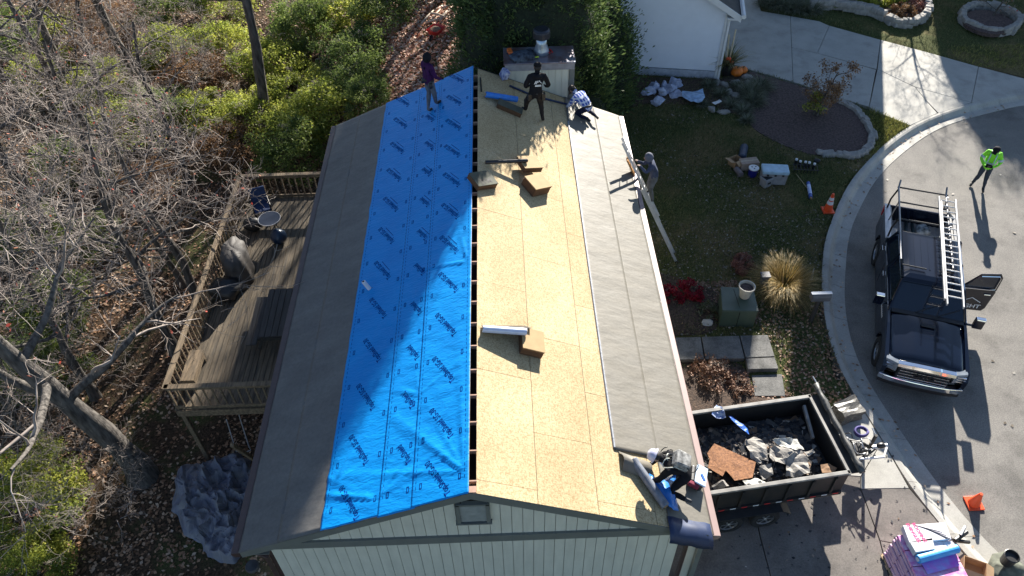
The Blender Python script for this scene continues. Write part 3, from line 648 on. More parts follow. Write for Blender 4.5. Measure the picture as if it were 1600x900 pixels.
def bare_tree(seed, H, r0, nl=9, spread=1., lean=(0,0), start=.35, dens=1., tw=1.):
    rng = np.random.RandomState(seed); tr = Tubes(); br = Tubes(); tips = []
    t = path(rng, np.zeros(3), np.array([lean[0], lean[1], 1.]), H*.8, 12, .06, .05)
    rs = [r0*(1.35 if i == 0 else 1)*(1-.78*i/12)+.01 for i in range(13)]; tr.add(t, rs, 10)
    def sub(pts, rs, lvl, L):
        n = {1: int(6*dens), 2: int(6*dens), 3: 4}[lvl]
        for k in range(n):
            f = rng.uniform(.25, 1.0) if lvl < 3 else rng.uniform(.15, 1.)
            i = min(int(f*(len(pts)-1)), len(pts)-2); p = pts[i]+(pts[i+1]-pts[i])*rng.rand()
            ax = pts[i+1]-pts[i]; ax = ax/np.linalg.norm(ax); s = rng.normal(0, 1, 3); s -= ax*s.dot(ax); s /= np.linalg.norm(s)
            d = ax*.6+s*rng.uniform(.6, 1.1); d[2] = d[2]*.7+.12
            l = L*rng.uniform(.35, .7); r = max(rs[i]*.55, .006*tw); ns = {1: 7, 2: 6, 3: 4}[lvl]
            q = path(rng, p, d, l, ns, .20, .03); qr = [max(r*(1-.75*j/ns), .0055*tw) for j in range(ns+1)]
            br.add(q, qr, 4 if lvl == 1 else 3)
            if lvl < 3: sub(q, qr, lvl+1, l)
            else: tips.append(q[-1])
    for k in range(nl):
        f = start+(1-start)*(k+.5*rng.rand())/nl; i = min(int(f*12), 11); p = t[i]
        a = k*2.4+rng.uniform(-.4, .4); d = np.array([cos(a), sin(a), rng.uniform(.25, .8)])
        l = H*rng.uniform(.28, .48)*spread*(1.15-.6*f); r = max(rs[i]*.55, .02)
        q = path(rng, p, d, l, 9, .13, .03); qr = [max(r*(1-.8*j/9), .009) for j in range(10)]; tr.add(q, qr, 6); sub(q, qr, 1, l)
    tips = np.array(tips); return tr.mesh('trunk', C_bark), br.mesh('branches', C_twig), tips
def leafmesh(name, P, size, m, rng=None):
    n_ = len(P); A = np.random.normal(0, 1, (n_, 3)); A /= np.linalg.norm(A, axis=1)[:, None]; B = np.cross(A, np.random.normal(0, 1, (n_, 3))); B /= np.linalg.norm(B, axis=1)[:, None]
    s = size*np.random.uniform(.6, 1.3, (n_, 1)); o = quads(name, P, A*s, B*s*.65, m); me = o.data; bpy.data.objects.remove(o); return me
protos = [bare_tree(11, 12.5, .34, 9, .95, (-.05,.02), .42, .8), bare_tree(12, 10, .16, 9, 1.1, (.03,0), .38, .9), bare_tree(13, 8.5, .12, 9, 1.25, (0,.05), .3, .8), bare_tree(14, 13, .22, 9, .85, (.02,-.03), .5, .8), bare_tree(15, 13, .24, 13, 1.1, (.02,-.03), .35, 1.1)]
pleaf = []
for tr_, br_, tips in protos:
    sel = tips[np.random.rand(len(tips)) < .10]; pleaf.append(leafmesh('clinging_leaves', sel, .045, C_redleaf))
def put_tree(k, x, y, rot, s=1., label='', base=None, grp='leafless trees in the woods'):
    t = thing('bare_tree', label, 'tree', (x, y, gz(x, y)-.1 if base is None else base), rot, grp); t.scale = (s, s, s)
    obj('trunk', protos[k][0], t); obj('branches', protos[k][1], t); o = obj('clinging_leaves', pleaf[k], t)
TR = [(0,-9.75,5.0,.6,1.0,'thickest leafless tree, its grey trunk rooted left of the crumpled tarp'),
 (1,-10.1,9.6,2.1,1.0,'slim leafless tree rooted outside the deck rail beside the bench'),
 (1,-9.9,11.9,4.0,.95,'leafless tree leaning over the deck rail near the covered grill'),
 (3,-9.3,21.6,1.2,1.1,'dark straight bare trunk standing alone among the green bushes behind the deck'),
 (2,-13.8,11.0,5.0,1.1,'low spreading leafless tree, twigs tangled left of the deck'),
 (3,-16.5,15.5,.3,1.0,'tall leafless tree forking at the left edge of the woods'),
 (1,-14.3,16.5,1.7,.95,'spreading leafless tree with red leaves above the bushes'),
 (1,-18.3,20.5,3.3,1.25,'leafless tree at the upper left among yellowing bushes'),
 (3,-15.0,24.0,5.2,1.05,'leafless tree with dark trunk near the orange leaves'),
 (1,-19.5,26,2.2,1.2,'bare tree in the top left corner of the picture'),
 (2,-18.5,13.2,2.4,1.1,'leafless tree reaching in from the left edge above the thick trunk'),
 (1,-15.6,19.5,4.4,1.15,'leafless tree mixing with yellow bushes at the upper left'),
 (2,-21,19,.4,1.3,'wide leafless tree at the far upper left edge'),
 (1,-12.2,8.0,1.9,.9,'slim bare tree between the thick trunk and the deck rail'),
 (2,-17.0,10.2,3.4,1.0,'leafless tree spreading behind the thick trunk'),
 (1,-12.0,18.6,2.7,.85,'slender bare tree among the yellow bushes behind the deck'),
 (2,-16.5,22.5,5.5,1.1,'spreading bare tree over rusty bushes at the top left'),
 (1,-20.5,15.5,.9,1.1,'bare tree at the left edge in the upper third'),
 (2,-14.2,7.0,4.6,.8,'low bare tree with curling twigs above the thick trunk'),
 (2,-12.8,4.6,2.9,.85,'smallest leafless tree, pale curved twigs at the lower left'),
 (1,-13.4,1.7,1.0,.8,'thin leafless tree arching over yellow bushes at the lower left corner'),
 (0,-21.0,11.0,3.9,1.0,'massive leafless tree cut by the left edge'),
 (2,-17.5,7.8,.9,1.0,'leafless tree at the left edge level with the deck'),
 (2,-10.7,12.7,3.1,.95,'twiggy leafless tree hiding the far corner of the deck')]
for k, x, y, r_, s, lb in TR: put_tree(k, x, y, r_, s, lb)
tk_n = 0
for px, py in ((40,120),(120,60),(90,330),(180,420),(60,420),(150,520),(210,300),(250,220),(300,120),(120,250),(350,160),(200,100),(330,250),(20,230),(60,600),(150,640),(90,700),(120,800),(180,830),(30,640),(380,60),(470,20),(540,60)):
    p = at(px, py, -4.8); t = thing('brush', 'bare twiggy brush growing under the leafless trees in the woods', 'brush', (p.x, p.y, gz(p.x, p.y)), tk_n*1.1, 'twiggy brush in the woods'); s_ = .26+.05*(tk_n % 4); t.scale = (s_*1.3, s_*1.3, s_); obj('branches', protos[2][1], t); tk_n += 1
# bare trees beyond the frame whose shade streaks the left slope, driveway and deck
for k, (u, v, s, kk) in enumerate([(-11.0,36,1.25,4),(-9.6,32,1.15,4),(-15,38,1.2,4),(9.3,34,.72,2),(12.8,37,.9,1)]):
    x, y = uvp(u, v); put_tree(kk, x, y, k*1.3, s, 'tall bare tree standing beyond the top of the picture', gz(x, y)-.1, 'bare trees beyond the picture')

# leafy masses: clumps of small leaves spread over an uneven volume
def clumpy(n_, R, flat=.8, nc=60, fill=.35, shell=True, seed=0):
    rng = np.random.RandomState(seed); a = rng.normal(0, 1, (nc, 3)); a /= np.linalg.norm(a, axis=1)[:, None]; a[:, 2] = np.abs(a[:, 2])*1.0-.15
    rad = rng.uniform(.55, 1.05, nc)[:, None]; C = a*rad*np.array([R, R, R*flat]); w = rng.uniform(.16, .34, nc)*R
    k = rng.randint(0, nc, n_); p = rng.normal(0, 1, (n_, 3)); p /= np.linalg.norm(p, axis=1)[:, None]; p *= (rng.rand(n_)**.45)[:, None]*w[k][:, None]; p[:, 2] *= .75
    return C[k]+p, (k*37 % nc)/nc
def leaf_mass(name, n_, R, size, m, flat=.8, nc=60, seed=0, up=.5):
    P, ck = clumpy(n_, R, flat, nc, seed=seed); rng = np.random.RandomState(seed+1)
    N_ = rng.normal(0, 1, (n_, 3))+np.array([0,0,up]); N_ /= np.linalg.norm(N_, axis=1)[:, None]
    A = np.cross(N_, rng.normal(0, 1, (n_, 3))); A /= np.linalg.norm(A, axis=1)[:, None]; B = np.cross(N_, A)
    s = size*rng.uniform(.55, 1.35, (n_, 1)); rnd = np.clip(ck*.6+rng.rand(n_)*.4, 0, 1)
    o = quads(name, P, A*s, B*s*.6, m, rnd); me = o.data; bpy.data.objects.remove(o); return me
G_yel = ramp_attr('yellow_green_leaves', [(0,(.10,.13,.025)),(.4,(.26,.31,.055)),(.75,(.44,.46,.085)),(1,(.58,.52,.12))], trans=.5)
G_grn = ramp_attr('green_leaves', [(0,(.05,.08,.024)),(.5,(.15,.21,.055)),(1,(.32,.37,.10))], trans=.5)
G_brn = ramp_attr('rusty_leaves', [(0,(.09,.05,.03)),(.5,(.20,.11,.05)),(1,(.34,.20,.10))], trans=.25)
G_dark = ramp_attr('evergreen_sprays', [(0,(.035,.06,.025)),(.5,(.085,.135,.045)),(1,(.19,.24,.075))], trans=.25)
stem_me = bare_tree(21, 2.6, .035, 8, 1.2, (0,0), .1, .6, .8)
bush = {'y': [leaf_mass('foliage', 9000, 2.0, .062, G_yel, .85, 46, s) for s in (31, 32)], 'g': [leaf_mass('foliage', 9000, 2.0, .06, G_grn, .9, 46, s) for s in (33, 34)], 'b': [leaf_mass('foliage', 5000, 1.8, .06, G_brn, .7, 40, 35)]}
BS = [('y',430,90,1.0,'yellow green bush left of the dark bare trunk'),('y',500,180,1.05,'brightest yellow green bush just behind the deck'),('g',560,110,1.0,'green bush behind the far left corner of the roof'),
 ('g',600,60,.95,'dark green bush shading the leafy path'),('y',530,30,1.0,'pale green bush at the top above the deck'),('g',455,230,.85,'green bush touching the far deck rail'),('y',400,180,.9,'sunlit bush between two bare trunks'),
 ('g',650,20,.8,'green bush at the top beside the woodpile'),('y',330,60,.9,'yellow green bush with pale twigs in front'),('y',250,70,.8,'yellowing bush at the upper left'),('b',300,110,1.0,'rusty brown bush behind the twigs'),
 ('y',190,180,.9,'low green bush under the leafless crowns'),('g',240,160,.8,'green bush under tangled twigs'),('b',140,60,1.0,'orange brown bush near the top left'),('y',60,90,.9,'yellowish bush in the top left corner'),
 ('g',100,230,.8,'dark bush beneath the left tree limbs'),('b',350,210,.8,'brown bush beside the deck corner'),('y',30,760,.75,'yellow bush at the lower left edge'),('y',10,690,.5,'small yellow bush at the left edge'),
 ('g',40,540,.7,'dark green bush at the left edge under the thick trunk'),('g',60,440,.75,'green bush left of the thick trunk'),('y',20,860,.6,'yellow green bush in the bottom left corner'),('g',480,60,.9,'bushy growth between yellow bushes at the top'),
 ('b',170,20,.9,'brown bush at the very top left'),('g',20,330,.75,'shaded bush at the left edge'),('g',580,190,.62,'green bush brushing the roof corner'),('g',565,150,.8,'leafy bush next to the fallen leaves'),
 ('g',130,330,.6,'low shaded bush under twigs'),('y',310,160,.8,'scattered yellow bush below the brown one'),('b',220,260,.7,'thin brown bush near the deck rail'),('y',45,30,1.1,'yellow bush in the very corner at the top left'),('b',100,5,1.1,'rusty bush at the top edge near the left corner'),('g',0,60,1.0,'green bush cut by the left edge near the top'),('y',345,0,1.0,'yellow green bush at the top edge left of the dark trunk'),('g',265,10,.9,'green bush at the top edge among brown ones'),('y',150,110,.8,'yellow bush under the upper left twigs'),('y',460,130,.8,'small bright bush right of the dark trunk')]
for i, (k, px, py, s, lb) in enumerate(BS):
    p = at(px, py, -4.0); x, y = p.x, p.y; z = gz(x, y)
    t = thing('bush', lb, 'bush', (x, y, z), i*1.7, 'bushes in the woods'); sz = s*random.uniform(.92, 1.08); t.scale = (sz, sz, sz*random.uniform(.8, 1.15))
    o = obj('foliage', bush[k][i % len(bush[k])], t, (0, 0, .75)); obj('stems', stem_me[1], t)
C_inner = mat('core_shade_green', (.020,.032,.014), .95, scale=14, c2=(.006,.010,.005), bump=1, bscale=10)  # solid core added inside crowns to block the sun, darkened like inner shade
# big clipped evergreens behind the chimney
def evergreen(label, x, y, prof, n_, seed, grp='evergreens behind the chimney'):
    rng = np.random.RandomState(seed); t = thing('evergreen_tree', label, 'tree', (x, y, -2.9), 0, grp)
    zs = np.array([p[0] for p in prof]); rs = np.array([p[1] for p in prof])
    mb = MB(); mb.tube([(0,0,0),(0,0,zs[-1]*.6),(.02,0,zs[-1]*.93)], [.2,.12,.03], 8); mb.build('trunk', C_bark, t)
    nc = 900; zc = rng.uniform(0, 1, nc)**1.1*zs[-1]; rc = np.interp(zc, zs, rs); a = rng.uniform(0, 2*pi, nc); f = rng.uniform(.72, 1.03, nc)
    C = np.stack([np.cos(a)*rc*f, np.sin(a)*rc*f, zc], 1); k = rng.randint(0, nc, n_); w = .10+.26*rng.rand(nc)
    P = C[k]+rng.normal(0, 1, (n_, 3))*w[k][:, None]*np.array([.8,.8,1.1])
    out = np.stack([np.cos(a[k]), np.sin(a[k]), rng.uniform(.3, 1.4, n_)], 1)+rng.normal(0, .45, (n_, 3)); out /= np.linalg.norm(out, axis=1)[:, None]
    B = np.cross(out, rng.normal(0, 1, (n_, 3))); B /= np.linalg.norm(B, axis=1)[:, None]; s = rng.uniform(.04, .11, (n_, 1))
    mbi = MB(); m_ = [(r_*.80+.01, z_) for z_, r_ in prof]; mbi.lathe((0,0,0), [(np.interp(z_, zs, rs)*.86, z_) for z_ in np.linspace(.1, zs[-1]*.93, 14)], 14); mbi.jitter(.35, 0, 1.3); mbi.build('sun_blocking_core', C_inner, t, smooth=True)
    quads('crown', P, out*s, B*s*.34, G_dark, np.clip(rng.rand(nc)[k]*.6+rng.rand(n_)*.4, 0, 1), t); return t
evergreen('towering dark evergreen directly behind the chimney', 1.75, 17.6, [(0,2.3),(1,2.75),(2.9,2.85),(5.4,2.3),(7.8,1.55),(9.8,1.15),(11.8,.75),(14,.2)], 120000, 3)
evergreen('shorter evergreen between the chimney and the white house', 4.1, 19.3, [(0,1.6),(1.2,1.9),(2.9,1.6),(4.1,1.0),(4.7,.3)], 22000, 4)
evergreen('low evergreen at the foot of the far gable', 3.7, 16.5, [(0,1.0),(.8,1.15),(1.9,.95),(2.7,.5),(3.1,.1)], 10000, 5)
for (u, v, h_) in ((12.5,43.0,10.8),(15.6,44.0,11.0),(18.6,44.5,11.0)):
    x, y = uvp(u, v); evergreen('evergreen standing beyond the top right of the picture', x, y, [(0,2.4),(2,2.6),(h_*.75,2.1),(h_,.3)], 9000, int(u), 'evergreens beyond the street')
for (u, v, h_) in ((-5.75,39,28),):
    x, y = uvp(u, v); evergreen('tall evergreen standing beyond the white house', x, y, [(0,2.8),(4,3.2),(h_*.68,3.25),(h_*.76,2.75),(h_*.87,2.0),(h_,.2)], 60000, int(v), 'tall evergreens beyond the white house')
# fallen leaves
def litter(name, n_, region, size, m, label, zoff=.012, clump=True):
    rng = np.random.RandomState(hash(name+label) % 9999 if False else len(label)*7+n_ % 97); X = []; 
    x0, x1, y0, y1, test = region
    while len(X) < n_:
        x = rng.uniform(x0, x1, n_*2); y = rng.uniform(y0, y1, n_*2); ok = test(x, y) & ~((np.abs(x) < 4.0) & (y > .2) & (y < 13.8)) & ~inpoly(x, y, streetpoly) & ~paved(x, y, 3)
        X += list(zip(x[ok], y[ok]))
    X = np.array(X[:n_]); Z = ground_np(X[:, 0], X[:, 1])+zoff+rng.rand(n_)*.02; P = np.stack([X[:, 0], X[:, 1], Z], 1)
    N_ = rng.normal(0, .38, (n_, 3)); N_[:, 2] = 1; N_ /= np.linalg.norm(N_, axis=1)[:, None]; A = np.cross(N_, rng.normal(0, 1, (n_, 3))); A /= np.linalg.norm(A, axis=1)[:, None]; B = np.cross(N_, A)
    s = size*rng.uniform(.6, 1.4, (n_, 1)); o = quads(name, P, A*s, B*s*.7, m); return tag(o, label, 'leaves', kind='stuff')
L_mix = ramp_attr('fallen_leaves', [(0,(.11,.06,.035)),(.4,(.27,.15,.085)),(.75,(.45,.27,.16)),(1,(.60,.46,.34))], trans=.15)
L_red = ramp_attr('bright_fallen_leaves', [(0,(.22,.06,.03)),(.35,(.45,.17,.08)),(.7,(.62,.36,.22)),(1,(.75,.60,.48))], trans=.2)
L_pale = ramp_attr('pale_leaves', [(0,(.08,.06,.04)),(.6,(.20,.17,.13)),(1,(.40,.37,.32))])
def nz(x, y, s=.6, t=0.): return np.sin(x*s*2.1+1.3*np.sin(y*s*1.7))+np.sin(y*s*2.7+np.sin(x*s*1.9)*1.4) > t
litter('fallen_leaves', 92000, (-29, -3.4, -2, 38, lambda x, y: np.random.rand(*x.shape) > .15+.5*nz(x, y, .5, .4)), .055, L_mix, 'brown fallen leaves carpeting the woods left of the house')
litter('fallen_leaves', 16000, (-7.2, .6, 14.4, 29, lambda x, y: np.abs(x-(-3.0-(y-18)*-.05)) < 2.6+.5*np.sin(y)), .075, L_red, 'sunlit red and tan leaves on the path behind the far gable', .03)
litter('fallen_leaves', 3000, (4.8, 12.5, 6.5, 14.5, lambda x, y: nz(x, y, .5, -.7)), .032, L_pale, 'pale leaves scattered over the shaded front lawn')
litter('fallen_leaves', 900, (4.8, 14, 14, 22, lambda x, y: nz(x, y, .5, .2)), .04, L_pale, 'a few pale leaves on the lawn near the white house')
litter('fallen_leaves', 3800, (4.6, 7.9, 3.9, 9.3, lambda x, y: ((y < 6.3) | (y > 7.6)) & ((y>7.6) | (y < 5.9) & (y > 4.2) )), .055, ramp_attr('rusty_litter', [(0,(.10,.05,.03)),(.5,(.24,.13,.08)),(1,(.40,.27,.20))]), 'rusty leaves heaped in the beds beside the garden path')
litter('fallen_leaves', 1200, (7.8, 9.9, 4.6, 8.6, lambda x, y: nz(x, y, .7, -.4)), .045, L_mix, 'brown leaves between the garden path and the kerb')
# grass tufts
def tufts(n_, region, label, m, ln=.07):
    x0, x1, y0, y1, test = region; rng = np.random.RandomState(n_); x = rng.uniform(x0, x1, n_); y = rng.uniform(y0, y1, n_)
    ok = test(x, y) & ~inpoly(x, y, streetpoly) & ~paved(x, y) & ~((np.abs(x) < 4.0) & (y > .2) & (y < 13.8)); x, y = x[ok], y[ok]; k = len(x); z = ground_np(x, y)
    A = rng.normal(0, .5, (k, 3)); A[:, 2] = 1; A /= np.linalg.norm(A, axis=1)[:, None]; s = ln*rng.uniform(.5, 1.3, (k, 1)); A = A*s
    B = np.cross(A, rng.normal(0, 1, (k, 3))); B /= np.linalg.norm(B, axis=1)[:, None]; B *= .009
    o = quads('grass', np.stack([x, y, z], 1)+A*.7, A, B, m); return tag(o, label, 'grass', kind='stuff')
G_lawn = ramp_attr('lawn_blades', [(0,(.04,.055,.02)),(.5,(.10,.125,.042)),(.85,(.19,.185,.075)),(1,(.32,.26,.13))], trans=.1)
G_ylawn = ramp_attr('sun_painted_blades', [(0,(.12,.14,.03)),(.5,(.26,.27,.06)),(1,(.42,.36,.12))], trans=.2)  # lawn blades again, sunlight put into a brighter, yellower colour
tufts(90000, (4.6, 16.5, 6, 25, lambda x, y: x > 4.6), 'short shaded grass of the front lawn', G_lawn)
tufts(26000, (15, 32, 18, 34, lambda x, y: y > 17), 'short grass around the stone ringed beds across the driveway', G_lawn)
# ================================================================ people
def cloth(name, c, c2=None, **k): return mat(name, c, .85, scale=9, c2=c2, var=.18, bump=.5, bscale=14, spec=.2, **k)
BASE = dict(pel=(0,0,.94), spi=(0,0,1.12), che=(0,0,1.32), nec=(0,0,1.48), hd0=(0,.015,1.57), hd1=(0,.025,1.69),
 shL=(-.18,0,1.42), elL=(-.25,-.02,1.14), wrL=(-.26,.08,.90), haL=(-.26,.12,.83), shR=(.18,0,1.42), elR=(.25,-.02,1.14), wrR=(.26,.08,.90), haR=(.26,.12,.83),
 hiL=(-.09,0,.90), knL=(-.11,.03,.50), anL=(-.12,0,.09), toL=(-.13,.17,.04), hiR=(.09,0,.90), knR=(.11,.03,.50), anR=(.12,0,.09), toR=(.13,.17,.04))
RAD = dict(pel=(.15,.115), spi=(.145,.11), che=(.165,.12), nec=(.065,.065), hd0=(.085,.095), hd1=(.08,.09), sh=.075, el=.052, wr=.036, ha=.036, hi=.098, kn=.066, an=.046, to=.04)
EDG = [('pel','spi','top'),('spi','che','top'),('che','nec','top'),('nec','hd0','skin'),('hd0','hd1','skin')]
for s in 'LR': EDG += [('che','sh'+s,'top'),('sh'+s,'el'+s,'top'),('el'+s,'wr'+s,'top'),('wr'+s,'ha'+s,'hand'),('pel','hi'+s,'leg'),('hi'+s,'kn'+s,'leg'),('kn'+s,'an'+s,'leg'),('an'+s,'to'+s,'shoe')]
SL = ['top','leg','skin','hand','shoe']
def person(label, loc, rotz, pose, top, leg, shoe=None, hand=None, bulk=1.):
    t = thing('person', label, 'person', loc, rotz); J = dict(BASE); J.update(pose); fwd_ = Vector(J.pop('fw', (0,1,0))); J = {k: Vector(v) for k, v in J.items()}
    names = list(J); idx = {k: i for i, k in enumerate(names)}; V = [J[k] for k in names]; E_ = [(idx[a], idx[b]) for a, b, _ in EDG]; rr = []
    for k in names:
        r = RAD.get(k) or RAD[k[:2]]; r = r if hasattr(r, '__len__') else (r, r)
        q = bulk if k[:2] in ('pe','sp','ch','sh','el','hi','kn') else 1; rr.append((r[0]*q, r[1]*q))
    for s in 'LR':
        h = J['ha'+s]; d = (h-J['wr'+s]).normalized(); side = d.cross(Vector((0,1,.2))); side = side.normalized() if side.length > .1 else Vector((1,0,0)); dn = d.cross(side).normalized()
        for f, L1 in ((-1.5,.032),(-.5,.040),(.5,.037),(1.5,.028)):
            a = h+side*f*.017+d*L1*.9; b_ = a+(d*.75-dn*.5).normalized()*L1; k = len(V); V += [a, b_]; rr += [(.009,.009),(.008,.008)]; E_ += [(idx['ha'+s], k), (k, k+1)]
        a = h-d*.03+side*(.035)*(1 if s == 'L' else -1); b_ = a+d*.035+side*.012*(1 if s == 'L' else -1); k = len(V); V += [a, b_]; rr += [(.011,.011),(.009,.009)]; E_ += [(idx['ha'+s], k), (k, k+1)]
    me = bpy.data.meshes.new('b'); me.from_pydata(V, E_, []); o = bpy.data.objects.new('b', me); S.collection.objects.link(o)
    sk = o.modifiers.new('skin', 'SKIN'); sk.use_smooth_shade = True
    if not me.skin_vertices: 
        bm = bmesh.new(); bm.from_mesh(me); bm.verts.layers.skin.verify(); bm.to_mesh(me); bm.free()
    for i, sv_ in enumerate(me.skin_vertices[0].data): sv_.radius = rr[i]; sv_.use_root = (i == idx['pel'])
    sb = o.modifiers.new('sub', 'SUBSURF'); sb.levels = 2; sb.render_levels = 2
    m2 = bpy.data.meshes.new_from_object(o.evaluated_get(bpy.context.evaluated_depsgraph_get())); bpy.data.objects.remove(o)
    m2.materials.clear(); mats = [top, leg, C_skin, hand or C_skin, shoe or C_black]
    for m_ in mats: m2.materials.append(m_)
    co = np.empty(len(m2.vertices)*3); m2.vertices.foreach_get('co', co); co = co.reshape(-1, 3)
    fc = np.array([co[list(p.vertices)].mean(0) for p in m2.polygons]); best = np.full(len(fc), 9.); mi = np.zeros(len(fc), int)
    for a, b_, s_ in EDG:
        A = np.array(J[a]); B = np.array(J[b_]); AB = B-A; tt = np.clip(((fc-A)@AB)/(AB@AB+1e-9), 0, 1 if s_ != 'hand' else 2.2); d = np.linalg.norm(fc-A-tt[:, None]*AB, axis=1)
        if s_ == 'top': d -= .05
        sel = d < best; best[sel] = d[sel]; mi[sel] = SL.index(s_)
    m2.polygons.foreach_set('material_index', mi.astype(np.int32)); m2.polygons.foreach_set('use_smooth', np.ones(len(fc), bool)); m2.name = 'body'
    for v in m2.vertices:      # cloth folds
        p = v.co; hd = (p-J['hd1']).length
        if hd > .22: v.co = p+mnoise.noise_vector(p*9+Vector(loc))*.013
    obj('body', m2, t); hr = J['hd1']-J['hd0']; up = hr.normalized(); fw = fwd_; fw = (fw-up*fw.dot(up)).normalized(); sd_ = fw.cross(up)
    R = Matrix((sd_, fw, up)).transposed(); hc = (J['hd0']+J['hd1'])/2
    mb = MB(); mb.box(hc+R@Vector((0,.10,-.005)), (.028,.04,.045), R); mb.build('nose', C_skin, t, bevel=.008)
    for s in (-1, 1):
        MB().ball(hc+R@Vector((s*.032,.088,.02)), .012, 8).build('eye', C_black, t); MB().ball(hc+R@Vector((s*.092,.0,0)), (.014,.025,.034), 8, R=R).build('ear', C_skin, t)
    MB().box(hc+R@Vector((0,.09,-.045)), (.045,.012,.01), R).build('mouth', mat('lips', (.30,.12,.10), .6), t)
    return t, J, R, hc
def headwear(t, R, hc, kind, m, name=None):
    mb = MB()
    if kind == 'cap':
        mb.lathe(hc+R@Vector((0,0,.035)), [(.108,0),(.113,.04),(.098,.085),(.06,.115),(.01,.125)], 18, R=R); mb.box(hc+R@Vector((0,.145,.05)), (.15,.12,.012), R); nm = 'cap'
    elif kind == 'hardhat':
        mb.lathe(hc+R@Vector((0,0,.03)), [(.155,0),(.15,.012),(.128,.02),(.122,.07),(.095,.115),(.05,.14),(.01,.147)], 20, R=R); nm = 'hard_hat'
    elif kind == 'beanie': mb.ball(hc+R@Vector((0,-.005,.045)), (.115,.12,.105), 16, R=R); nm = 'knit_hat'
    else:
        mb.ball(hc+R@Vector((0,-.025,.0)), (.125,.125,.15), 16, R=R); nm = 'hood'; mb.v = [tuple(Vector(p)) for p in mb.v]
    mb.build(nm, m, t, smooth=True)
    if kind in ('cap', 'hardhat'):
        mb = MB(); mb.ball(hc+R@Vector((0,-.035,-.01)), (.098,.075,.075), 12, R=R); mb.build('hair', mat('dark_hair', (.015,.011,.009), .7), t, smooth=True)
def hood_down(t, J, m):
    mb = MB(); c = J['nec']; pts = [c+Vector((.13*cos(a), -.05+.11*sin(a), -.02+.02*sin(a*2))) for a in [radians(d) for d in range(150, 400, 25)]]
    mb.tube(pts, [.02,.04,.05,.055,.06,.06,.055,.05,.04,.02], 8); mb.build('hood', m, t, smooth=True)
def fz(p, dx=0., dy=0.): return rz(p.x+dx)-p.z
def roofz(x): return rz(x)+.012
# 1 purple
p = onroof(675, 172); loc = Vector((p.x, p.y, roofz(p.x)+.02))
def sl(dx, rot):   # slope height change at local offset
    return 0
def foot(pose, side, wx, wy, loc, rot, toe):
    """put a foot at world offset (wx, wy) from loc, on the roof"""
    c, s = cos(-rot), sin(-rot); lx, ly = wx*c-wy*s, wx*s+wy*c; h = roofz(loc.x+wx)-loc.z
    tx, ty = toe; pose['an'+side] = (lx, ly, h+.09); pose['to'+side] = (lx+tx, ly+ty, roofz(loc.x+wx+tx*cos(rot)-ty*sin(rot))-loc.z+.045)
rot = -.9; ps = dict(fw=(.15,1,0)); foot(ps, 'L', -.10, -.12, loc, rot, (-.02,.17)); foot(ps, 'R', .13, .12, loc, rot, (.03,.17))
ps.update(knL=(-.12,.04,.5), knR=(.1,.07,.52), elL=(-.27,.06,1.15), wrL=(-.20,.22,.98), haL=(-.18,.28,.95), elR=(.27,.05,1.14), wrR=(.22,.24,.98), haR=(.20,.31,.95), hd0=(0,.03,1.56), hd1=(0,.06,1.68))
C_purp = cloth('purple_fleece', (.055,.012,.075)); C_blk = cloth('black_cloth', (.012,.012,.016)); C_gjean = cloth('grey_jeans', (.13,.14,.16))
t, J, R, hc = person('worker in a purple hooded top standing on the blue membrane near the far edge', loc, rot, ps, C_purp, C_gjean, hand=C_blk, bulk=1.12)
headwear(t, R, hc, 'hood', C_blk); mb = MB(); mb.tube([(-.17,.0,.98),(-.0,.13,.97),(.17,0,.98),(0,-.14,.98),(-.17,0,.98)], .035, 6); mb.tube([(.16,-.06,.95),(.2,-.08,.8)], .05, 6); mb.tube([(-.16,-.06,.95),(-.2,-.08,.8)], .05, 6); mb.build('tool_belt', C_black, t, smooth=True)
MB().box((0,.05,1.35),(.05,.33,.05)).build('chest_strap', C_blk, t)
# 2 black hoodie by the chimney
p = onroof(838, 186); loc = Vector((p.x, p.y, roofz(p.x))); rot = .08; ps = dict(fw=(.1,1,-.25))
a = onroof(822, 176); b_ = onroof(848, 192); foot(ps, 'L', a.x-p.x, a.y-p.y, loc, rot, (-.10,.14)); foot(ps, 'R', b_.x-p.x, b_.y-p.y, loc, rot, (.05,.16))
ps.update(pel=(-.03,-.02,.86), spi=(-.01,.02,1.03), che=(.02,.06,1.22), nec=(.04,.12,1.38), hd0=(.05,.17,1.46), hd1=(.06,.22,1.57), shL=(-.18,.08,1.32), shR=(.23,.08,1.32), elL=(-.31,.05,1.05), wrL=(-.22,.25,.92), haL=(-.18,.31,.90),
 elR=(.36,.03,1.04), wrR=(.30,.23,.90), haR=(.28,.30,.88), hiL=(-.12,-.02,.83), hiR=(.07,-.02,.83), knL=(-.27,.12,.52), knR=(.14,.10,.44))
t, J, R, hc = person('worker in a black hoodie with white back print standing before the chimney', loc, rot, ps, C_blk, cloth('dark_brown_trousers', (.03,.024,.022)), hand=C_blk, bulk=1.3)
headwear(t, R, hc, 'cap', C_blk); hood_down(t, J, C_blk)
C_wprint = mat('white_print', (.8,.8,.8), .6, var=.02); Rb = Matrix.Rotation(radians(72), 3, 'X'); ctr = Vector((.03,-.135,1.17))
mb = MB(); B3 = Matrix.Rotation(radians(-14), 3, 'X')
for (x, z, w_, h_, an) in ((-.075,.075,.022,.10,-.55),(-.035,.075,.022,.10,-.55),(.06,.085,.016,.11,.75),(.02,.095,.014,.09,-.9)):
    mb.box(ctr+B3@Vector((x,0,z)), (w_,.006,h_), B3@Matrix.Rotation(-an, 3, 'Y'))
mb.box(ctr+B3@Vector((0,0,-.03)), (.17,.006,.018), B3)
for i in range(7): mb.box(ctr+B3@Vector((-.075+i*.025,0,-.005)), (.016,.006,.03), B3)
